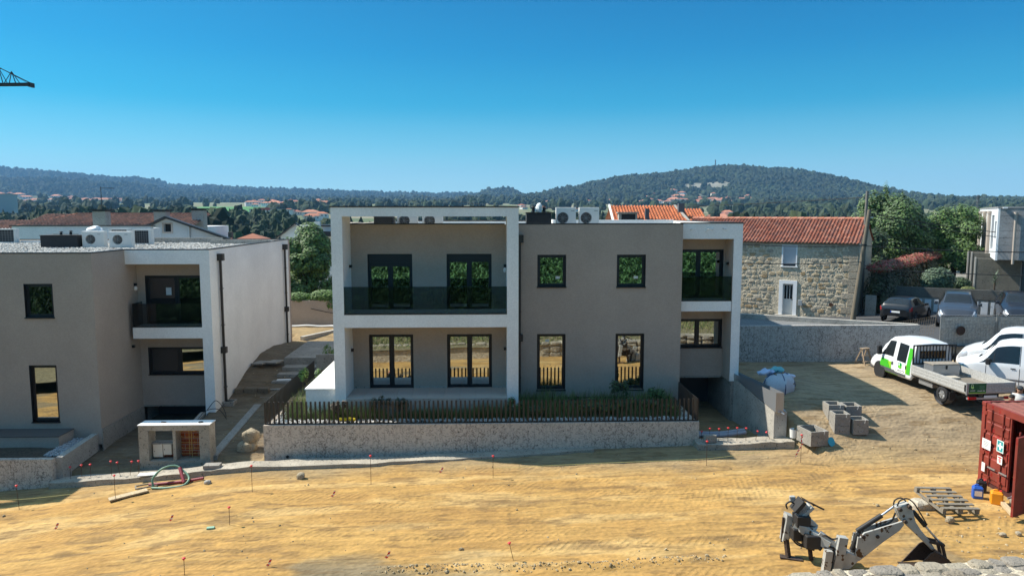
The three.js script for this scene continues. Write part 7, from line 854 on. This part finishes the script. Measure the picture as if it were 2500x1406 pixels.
  mesh('stabiliser_cylinder', [cyl([-1.36, .69, -.3], [-1.0, .42, -.05], .05), cyl([-1.0, .55, -.1], [-.82, .45, .1], .06)], bk, T); mesh('stabiliser_leg', [bar([-1.64, .5, -.55], [-1.6, .05, -.45], .09, .09), bar([-1.2, .7, -.4], [-1.1, .02, -.35], .08, .08)], rs, T); mesh('stabiliser_foot', [bar([-1.78, .03, -.5], [-1.3, .02, -.35], .18, .03)], rs, T); mesh('red_link', [bar([-1.7, .95, -.58], [-1.72, .35, -.58], .05, .04)], rs, T);
}
for (const [x, z, ry, l] of [[9.25, -14.6, 1.4, 'short wooden peg standing in front of the stone wall']]) { tag(mesh('wooden_peg', [cyl([x, -1.15, z], [x - .05, -.8, z], .015, .012, 6)], mWoodPale), l, 'peg'); }
// ---------------------------------------------------------------- two people behind the container
function person(label, pos, ry, shirt, trousers, hairC, cap, hgt) {
  const J = { pel: [0, .93, 0], che: [0, 1.28, .02], nek: [0, 1.47, .03], hed: [0, 1.60, .06], hd2: [0, 1.66, .05], shL: [-.19, 1.40, .02], shR: [.19, 1.40, .02], elL: [-.27, 1.12, .03], elR: [.27, 1.12, .03], wrL: [-.25, .90, .14], wrR: [.24, .90, .16], hnL: [-.24, .82, .19], hnR: [.23, .82, .21], hpL: [-.095, .90, 0], hpR: [.095, .90, 0], knL: [-.11, .50, .03], knR: [.11, .50, .02], anL: [-.12, .09, -.02], anR: [.12, .09, -.03], toL: [-.14, .045, .15], toR: [.14, .045, .14] };
  const bones = [['pel', 'che', .15, .165], ['che', 'nek', .15, .06], ['nek', 'hed', .058, .07], ['hed', 'hd2', .085, .095], ['shL', 'shR', .075, .075], ['shL', 'elL', .062, .046], ['shR', 'elR', .062, .046], ['elL', 'wrL', .046, .031], ['elR', 'wrR', .046, .031], ['wrL', 'hnL', .032, .036], ['wrR', 'hnR', .032, .036], ['hpL', 'knL', .092, .06], ['hpR', 'knR', .092, .06], ['knL', 'anL', .058, .042], ['knR', 'anR', .058, .042], ['anL', 'toL', .045, .036], ['anR', 'toR', .045, .036]];
  for (const [s, w] of [[-1, 'hnL'], [1, 'hnR']]) for (let f = 0; f < 5; f++) { const k = w + f, h = J[w], th = f === 4; J[k + 'a'] = th ? [h[0] - s * .035, h[1] + .01, h[2] + .02] : [h[0] + s * (f - 1.5) * .018, h[1] - .03, h[2] + .02]; J[k + 'b'] = th ? [h[0] - s * .05, h[1] - .03, h[2] + .045] : [h[0] + s * (f - 1.5) * .02, h[1] - .075 - .01 * (f === 1 || f === 2), h[2] + .03]; bones.push([w, k + 'a', .02, .012], [k + 'a', k + 'b', .0115, .009]); }
  const R = 112, mc = new MarchingCubes(R, new THREE.MeshStandardMaterial(), false, false, 90000), c0 = [0, .88, .05], hs = .95; mc.isolation = 0; const bs = bones.map(([a, b, r0, r1]) => [J[a], J[b], r0, r1]);
  for (let k = 0; k < R; k++) for (let j = 0; j < R; j++) for (let i = 0; i < R; i++) { const x = c0[0] + (i - R / 2) / (R / 2) * hs, y = c0[1] + (j - R / 2) / (R / 2) * hs, z = c0[2] + (k - R / 2) / (R / 2) * hs; if (Math.abs(x) > .45 || Math.abs(z - .05) > .4) { mc.field[i + j * R + k * R * R] = -1; continue; } let e = 0; for (const [a, b, r0, r1] of bs) { const dx = b[0] - a[0], dy = b[1] - a[1], dz = b[2] - a[2], L = dx * dx + dy * dy + dz * dz, t = clamp(((x - a[0]) * dx + (y - a[1]) * dy + (z - a[2]) * dz) / L, 0, 1), ex = x - a[0] - dx * t, ey = y - a[1] - dy * t, ez = (z - a[2] - dz * t) * (r0 > .13 ? 1.35 : 1), d = Math.sqrt(ex * ex + ey * ey + ez * ez) - lerp(r0, r1, t); e += Math.exp(-d * 48); } mc.field[i + j * R + k * R * R] = Math.log(Math.max(1e-9, e)) / 48; }
  mc.update(); const n = mc.count, P = new Float32Array(n * 3), N = new Float32Array(n * 3), C = new Float32Array(n * 3); for (let i = 0; i < n; i++) { const x = c0[0] + mc.positionArray[i * 3] * hs, y = c0[1] + mc.positionArray[i * 3 + 1] * hs, z = c0[2] + mc.positionArray[i * 3 + 2] * hs; P.set([x, y, z], i * 3); N.set([mc.normalArray[i * 3], mc.normalArray[i * 3 + 1], mc.normalArray[i * 3 + 2]], i * 3); const ax = Math.abs(x); C.set(y > 1.475 ? [.36, .2, .13] : y > .95 && !(ax > .2 && y < 1.17) ? shirt : ax > .17 && y > .7 ? [.36, .2, .13] : y > .12 ? trousers : [.03, .025, .02], i * 3); }
  const g = new THREE.BufferGeometry(); g.setAttribute('position', new THREE.BufferAttribute(P, 3)); g.setAttribute('normal', new THREE.BufferAttribute(N, 3)); g.setAttribute('color', new THREE.BufferAttribute(C, 3)); g.setAttribute('uv', new THREE.BufferAttribute(new Float32Array(n * 2), 2));
  const T = thing('person', label, 'person', pos, ry); T.scale.setScalar(hgt / 1.76); mesh('body', g, M('person_skin_cloth', { c: [1, 1, 1], vertexColors: true, roughness: .8 }), T);
  const hair = new THREE.SphereGeometry(.108, 18, 12, 0, Math.PI * 2, 0, Math.PI * .55); hair.scale(.92, 1.0, 1.08); hair.translate(0, 1.655, .04); mesh('hair', [uvBox(hair)], M('hair_dark', { c: [.02, .016, .013], roughness: .9 }), T);
  mesh('nose', [uvBox(new THREE.ConeGeometry(.018, .05, 8).rotateX(-.4).translate(0, 1.625, .155))], M('skin', { c: [.36, .2, .13], roughness: .7 }), T); for (const s of [-1, 1]) { mesh('eye', [uvBox(new THREE.SphereGeometry(.011, 8, 6).translate(s * .034, 1.65, .138))], M('eye_dark', { c: [.02, .02, .02], roughness: .3 }), T); mesh('ear', [uvBox(new THREE.SphereGeometry(.028, 8, 6).scale(.4, 1, .7).translate(s * .096, 1.635, .05))], M('skin', {}), T); } mesh('mouth', [box(-.024, .024, 1.588, 1.594, .128, .136)], M('lip', { c: [.22, .08, .07] }), T);
  if (cap) { const cg = new THREE.SphereGeometry(.116, 18, 10, 0, Math.PI * 2, 0, Math.PI * .42); cg.scale(.94, .95, 1.08); cg.translate(0, 1.672, .045); const k = mesh('cap', [uvBox(cg)], M('cap_dark', { c: [.03, .035, .04], roughness: .9 }), T); mesh('peak', [turn(uvBox(new THREE.CylinderGeometry(.09, .09, .012, 16, 1, false, -Math.PI / 2, Math.PI)), { x: .12 }, [0, 1.70, .13])], M('cap_dark', {}), k); }
}
person('person in blue shirt with dark hair standing behind the red container', [17.74, GY(17.74, -23.4), -23.4], -.9, [.11, .15, .24], [.05, .055, .07], null, false, 1.60);
person('person in white shirt and cap at the right edge behind the container', [18.3, GY(18.3, -23.8), -23.8], -.7, [.62, .62, .60], [.06, .06, .065], null, true, 1.62);
// ---------------------------------------------------------------- poles, wires, crane
{
  const P = thing('utility_pole', 'leaning wooden utility pole in front of the stone house corner', 'utility pole', [22.0, .3, -42.4]); mesh('shaft', [cyl([-.1, 0, 0], [.62, 6.9, 0], .16, .11, 10)], M('pole_wood', { c: [.26, .235, .19], map: woodMap, roughness: .9 }), P); mesh('band', [cyl([.4, 4.75, 0], [.41, 4.85, 0], .15, .15, 10)], mDark, P); mesh('bracket', [box(.5, .85, 6.4, 6.48, -.05, .05)], mSteel, P); mesh('insulator', [cyl([.8, 6.5, 0], [.8, 6.65, 0], .05)], mDark, P);
  const Q = thing('concrete_pole', 'grey pole rising behind the stone house ridge', 'utility pole', [24.2, .3, -45.9]); mesh('shaft', [cyl([0, 0, 0], [.08, 8.1, 0], .15, .09, 8)], M('pole_grey', { c: [.24, .23, .215], map: concreteMap, roughness: .9 }), Q);
  const wire = (a, b, sag, l) => { const pts = []; for (let i = 0; i <= 12; i++) { const t = i / 12; pts.push([lerp(a[0], b[0], t), lerp(a[1], b[1], t) - sag * 4 * t * (1 - t), lerp(a[2], b[2], t)]); } tag(mesh('overhead_wire', [tube(pts, .022, 24, 4)], mBlack), l, 'wire'); };
  wire([22.6, 7.0, -42.4], [46, 5.3, -50], .5, 'upper cable bundle running right from the wooden pole'); wire([22.6, 6.85, -42.4], [46, 4.5, -49], .4, 'lower cable bundle running right from the wooden pole'); wire([22.4, 5.05, -42.4], [40, 4.9, -40], .25, 'cable crossing in front of the modern house'); wire([22.4, 5.05, -42.4], [8, 5.9, -44], .35, 'thin cable along the eave of the stone house'); wire([22.4, 3.7, -42.4], [40, 3.4, -40], .2, 'thin lower cable crossing in front of the hedge'); wire([22.4, 4.1, -42.3], [8, 4.5, -43], .3, 'thin cable across the stone house wall'); wire([24.25, 8.0, -45.9], [-20, 12, -160], 2, 'thin overhead line running to the distant poles');
  const C = thing('tower_crane_jib', 'dark lattice tip of a tower crane jib at the upper left', 'crane', [-36.5, 17.2, -60], .0), m = M('crane_steel', { c: [.02, .022, .028], roughness: .7 }), top = [[-2.3, 1.2, 0], [-.15, .12, 0]]; const ch = [[[-8, -.1, .35], [0, 0, .3]], [[-8, -.1, -.35], [0, 0, -.3]]]; for (const [a, b] of ch) mesh('bottom_chord', [bar(a, b, .1, .16)], m, C); mesh('top_chord', [bar([-8, 1.35, 0], [-2.3, 1.22, 0], .1, .1)], m, C); mesh('top_chord', [bar([-2.3, 1.22, 0], [-.1, .12, 0], .06, .06)], m, C); mesh('stay', [bar([-2.2, 1.18, .1], [-.2, .1, .2], .03, .03)], m, C); for (let i = 0; i < 7; i++) { const x = -8 + i * 1.0, y = i < 6 ? 1.3 : 1.0; mesh('lattice_brace', [bar([x, -.08, .33], [x + .5, y, 0], .05, .05), bar([x + .5, y, 0], [x + 1, -.05, .33], .05, .05), bar([x, -.08, -.33], [x + .5, y, 0], .05, .05), bar([x + .5, y, 0], [x + 1, -.05, -.33], .05, .05), bar([x, -.08, -.33], [x + .6, -.06, .33], .04, .04)], m, C); } mesh('tip_bracket', [box(-.12, .06, -.22, .12, -.3, .3)], m, C); mesh('mast', [box(-30.6, -29.4, -18, 3, -.6, .6)], m, C); mesh('rear_jib', [bar([-8, -.1, .35], [-30, -.3, .35], .1, .16), bar([-8, 1.35, 0], [-30, 1.3, 0], .1, .1), bar([-8, -.1, -.35], [-30, -.3, -.35], .1, .16)], m, C);
}
// ---------------------------------------------------------------- neighbours behind the twin house
{
  const W = thing('flat_white_house', 'white flat-roofed building with dark coping behind the left gravel roof', 'house'); mesh('wall', [wallXY(-28.5, -20.3, -1, 6.22, -44, .3, [[-26.2, -24.6, 5.3, 5.75]])], mWhite, W); mesh('body', [box(-28.5, -20.3, -1, 6.1, -45.2, -44.3)], mWhite, W); mesh('coping', [box(-28.6, -20.2, 6.22, 6.28, -44.35, -43.95)], mCap, W); mesh('opening_shade', [box(-26.2, -24.6, 5.3, 5.75, -44.26, -44.2)], M('grey_blind', { c: [.3, .3, .28] }), W);
  const H = thing('hipped_roof_house', 'house with brown hipped tile roof and three stained chimneys at the left', 'house', [-29.2, 0, -57]); mesh('wall', [box(-7.5, 6, -2, 5.9, -8, 0)], mWhite, H); const hr = mesh('roof', [tileRoof(-6.8, 6.4, 3.6, .24, .26, .42, palOld, 33).translate(0, 6.02, .5)], mTile, H); hr.userData.kind = 'stuff';
  { const p = []; p.push(-6.8, 5.95, .6, -4.5, 6.88, -3.1, -6.8, 6.95, -3.1); mesh('hip_cut', [bar([-7.3, 5.95, .7], [-4.3, 6.95, -3.0], .16, .1)], M('ridge_clay_0', {}), H); mesh('ridge', [bar([-4.3, 6.95, -3.0], [6.2, 6.95, -3.0], .22, .14)], M('ridge_clay_1', {}), H); }
  const chm = M('stained_chimney', { c: [.62, .57, .54], map: concreteMap, roughness: .95 }); for (const [x, z, w, h] of [[-.3, 1.0, .95, 7.12], [3.6, -.4, .9, 7.1], [6.1, -1.4, .9, 7.2]]) { const c = mesh('chimney', [box(x - w / 2, x + w / 2, 5.6, h, z - .4, z + .4)], chm, H); mesh('chimney_cap', [box(x - w / 2 - .16, x + w / 2 + .16, h + .07, h + .17, z - .55, z + .55), box(x - w / 2, x + w / 2, h, h + .07, z - .35, z + .35)], mCap, c); }
  { const a = mesh('aerial', [cyl([-.25, 7.2, 1], [-.25, 9.0, 1], .03, .02, 6), bar([-.3, 8.9, 1], [.75, 8.85, 1], .03, .03), ...[...Array(7)].map((_, i) => bar([-.2 + i * .14, 8.88, .75], [-.2 + i * .14, 8.88, 1.25], .015, .015))], M('aerial_dark', { c: [.05, .05, .05] }), H); }
  const G = thing('gabled_house', 'pale house with black-edged gable and small attic window at the left', 'house', [-21.9, 0, -51]); const gm = M('bluish_render', { c: [.60, .66, .70], map: plasterGrain, roughness: .9 }); mesh('gable_wall', [(() => { const g = new THREE.ExtrudeGeometry(shape([[-1.9, -1], [-1.9, 6.0], [-.55, 6.65], [3.4, 5.25], [3.4, -1]], [rect(-.75, -.25, 5.7, 6.25)]), { depth: .3, bevelEnabled: false }); return uvBox(g.translate(0, 0, -.3)); })()], gm, G); mesh('attic_window', [box(-.75, -.25, 5.7, 6.25, -.26, -.24)], M('dark_room', {}), G); mesh('window_surround', [box(-.87, -.75, 5.6, 6.35, 0, .03), box(-.25, -.13, 5.6, 6.35, 0, .03), box(-.75, -.25, 6.25, 6.35, 0, .03), box(-.75, -.25, 5.6, 5.7, 0, .03)], chm, G); mesh('verge', [bar([-2.3, 5.87, .1], [-.5, 6.72, .1], .5, .14)], mCap, G); mesh('verge', [bar([-.5, 6.72, .1], [3.75, 5.2, .1], .5, .14)], mCap, G); mesh('roof', [quad([-.5, 6.7, .1], [3.75, 5.2, .1], [3.75, 5.2, -.6], [-.5, 6.7, -.6])], M('old_clay', {}), G); mesh('roof', [quad([-.5, 6.7, .1], [-2.3, 5.87, .1], [-2.3, 5.87, -.6], [-.5, 6.7, -.6])], M('old_clay', {}), G); mesh('drainpipe', [cyl([1.0, 2, .08], [1.0, 6.1, .08], .06)], gm, G);
  const L = thing('far_left_house', 'part of a tiled house with a stained chimney at the left picture edge', 'house', [-40.5, 0, -58]); mesh('wall', [box(-3, 3.3, -2, 5.7, -6, 0)], mWhite, L); const lr = mesh('roof', [tileRoof(-3.2, 3.4, 2.6, .24, .26, .42, palOld, 35).translate(0, 5.75, .4)], mTile, L); lr.userData.kind = 'stuff'; const lc = mesh('chimney', [box(1.1, 1.75, 5.4, 6.95, .3, .9)], chm, L); mesh('chimney_cap', [box(.95, 1.9, 7.0, 7.1, .15, 1.05)], mCap, lc);
  const S = thing('small_gable_house', 'small white house with dark roof above the gap between the new houses', 'house', [-20.2, 0, -76]); mesh('wall', [prism([[-1.6, -2], [-1.6, 4.6], [0, 5.75], [1.6, 4.6], [1.6, -2]], -5, 0)], mWhite, S); mesh('roof_slope', [bar([-2.0, 4.4, .15], [0.05, 5.95, .15], .5, .12)], mCap, S); mesh('roof_slope', [bar([.05, 5.95, .15], [2.0, 4.4, .15], .5, .12)], mCap, S); mesh('wing', [box(1.6, 6, -2, 5.6, -4, -.5)], mWhite, S); mesh('wing_roof', [box(1.4, 6.2, 5.6, 5.75, -4.2, -.3)], mCap, S); mesh('wing_canopy', [box(1.5, 6, 4.6, 5.1, -.5, .8)], mCap, S); mesh('chimney', [box(2.0, 2.6, 4.8, 6.1, 0, .5)], mWhite, S);
  const R = thing('low_tiled_house', 'low hipped tile roof seen just above the left gravel roof', 'house', [-20.6, 0, -62]); mesh('wall', [box(-2, 2, -2, 4.3, -3, 0)], mWhite, R); mesh('roof', [uvBox(poly([-2.4, 4.3, .4, 2.4, 4.3, .4, 0, 5.25, -1.5, 2.4, 4.3, .4, 2.4, 4.3, -3.4, 0, 5.25, -1.5, -2.4, 4.3, -3.4, -2.4, 4.3, .4, 0, 5.25, -1.5]))], M('old_clay', {}), R); mesh('chimney', [box(-1.6, -1.3, 4.4, 5.4, -.4, 0)], mConcreteDark, R);
}
renderer.render(scene, camera);
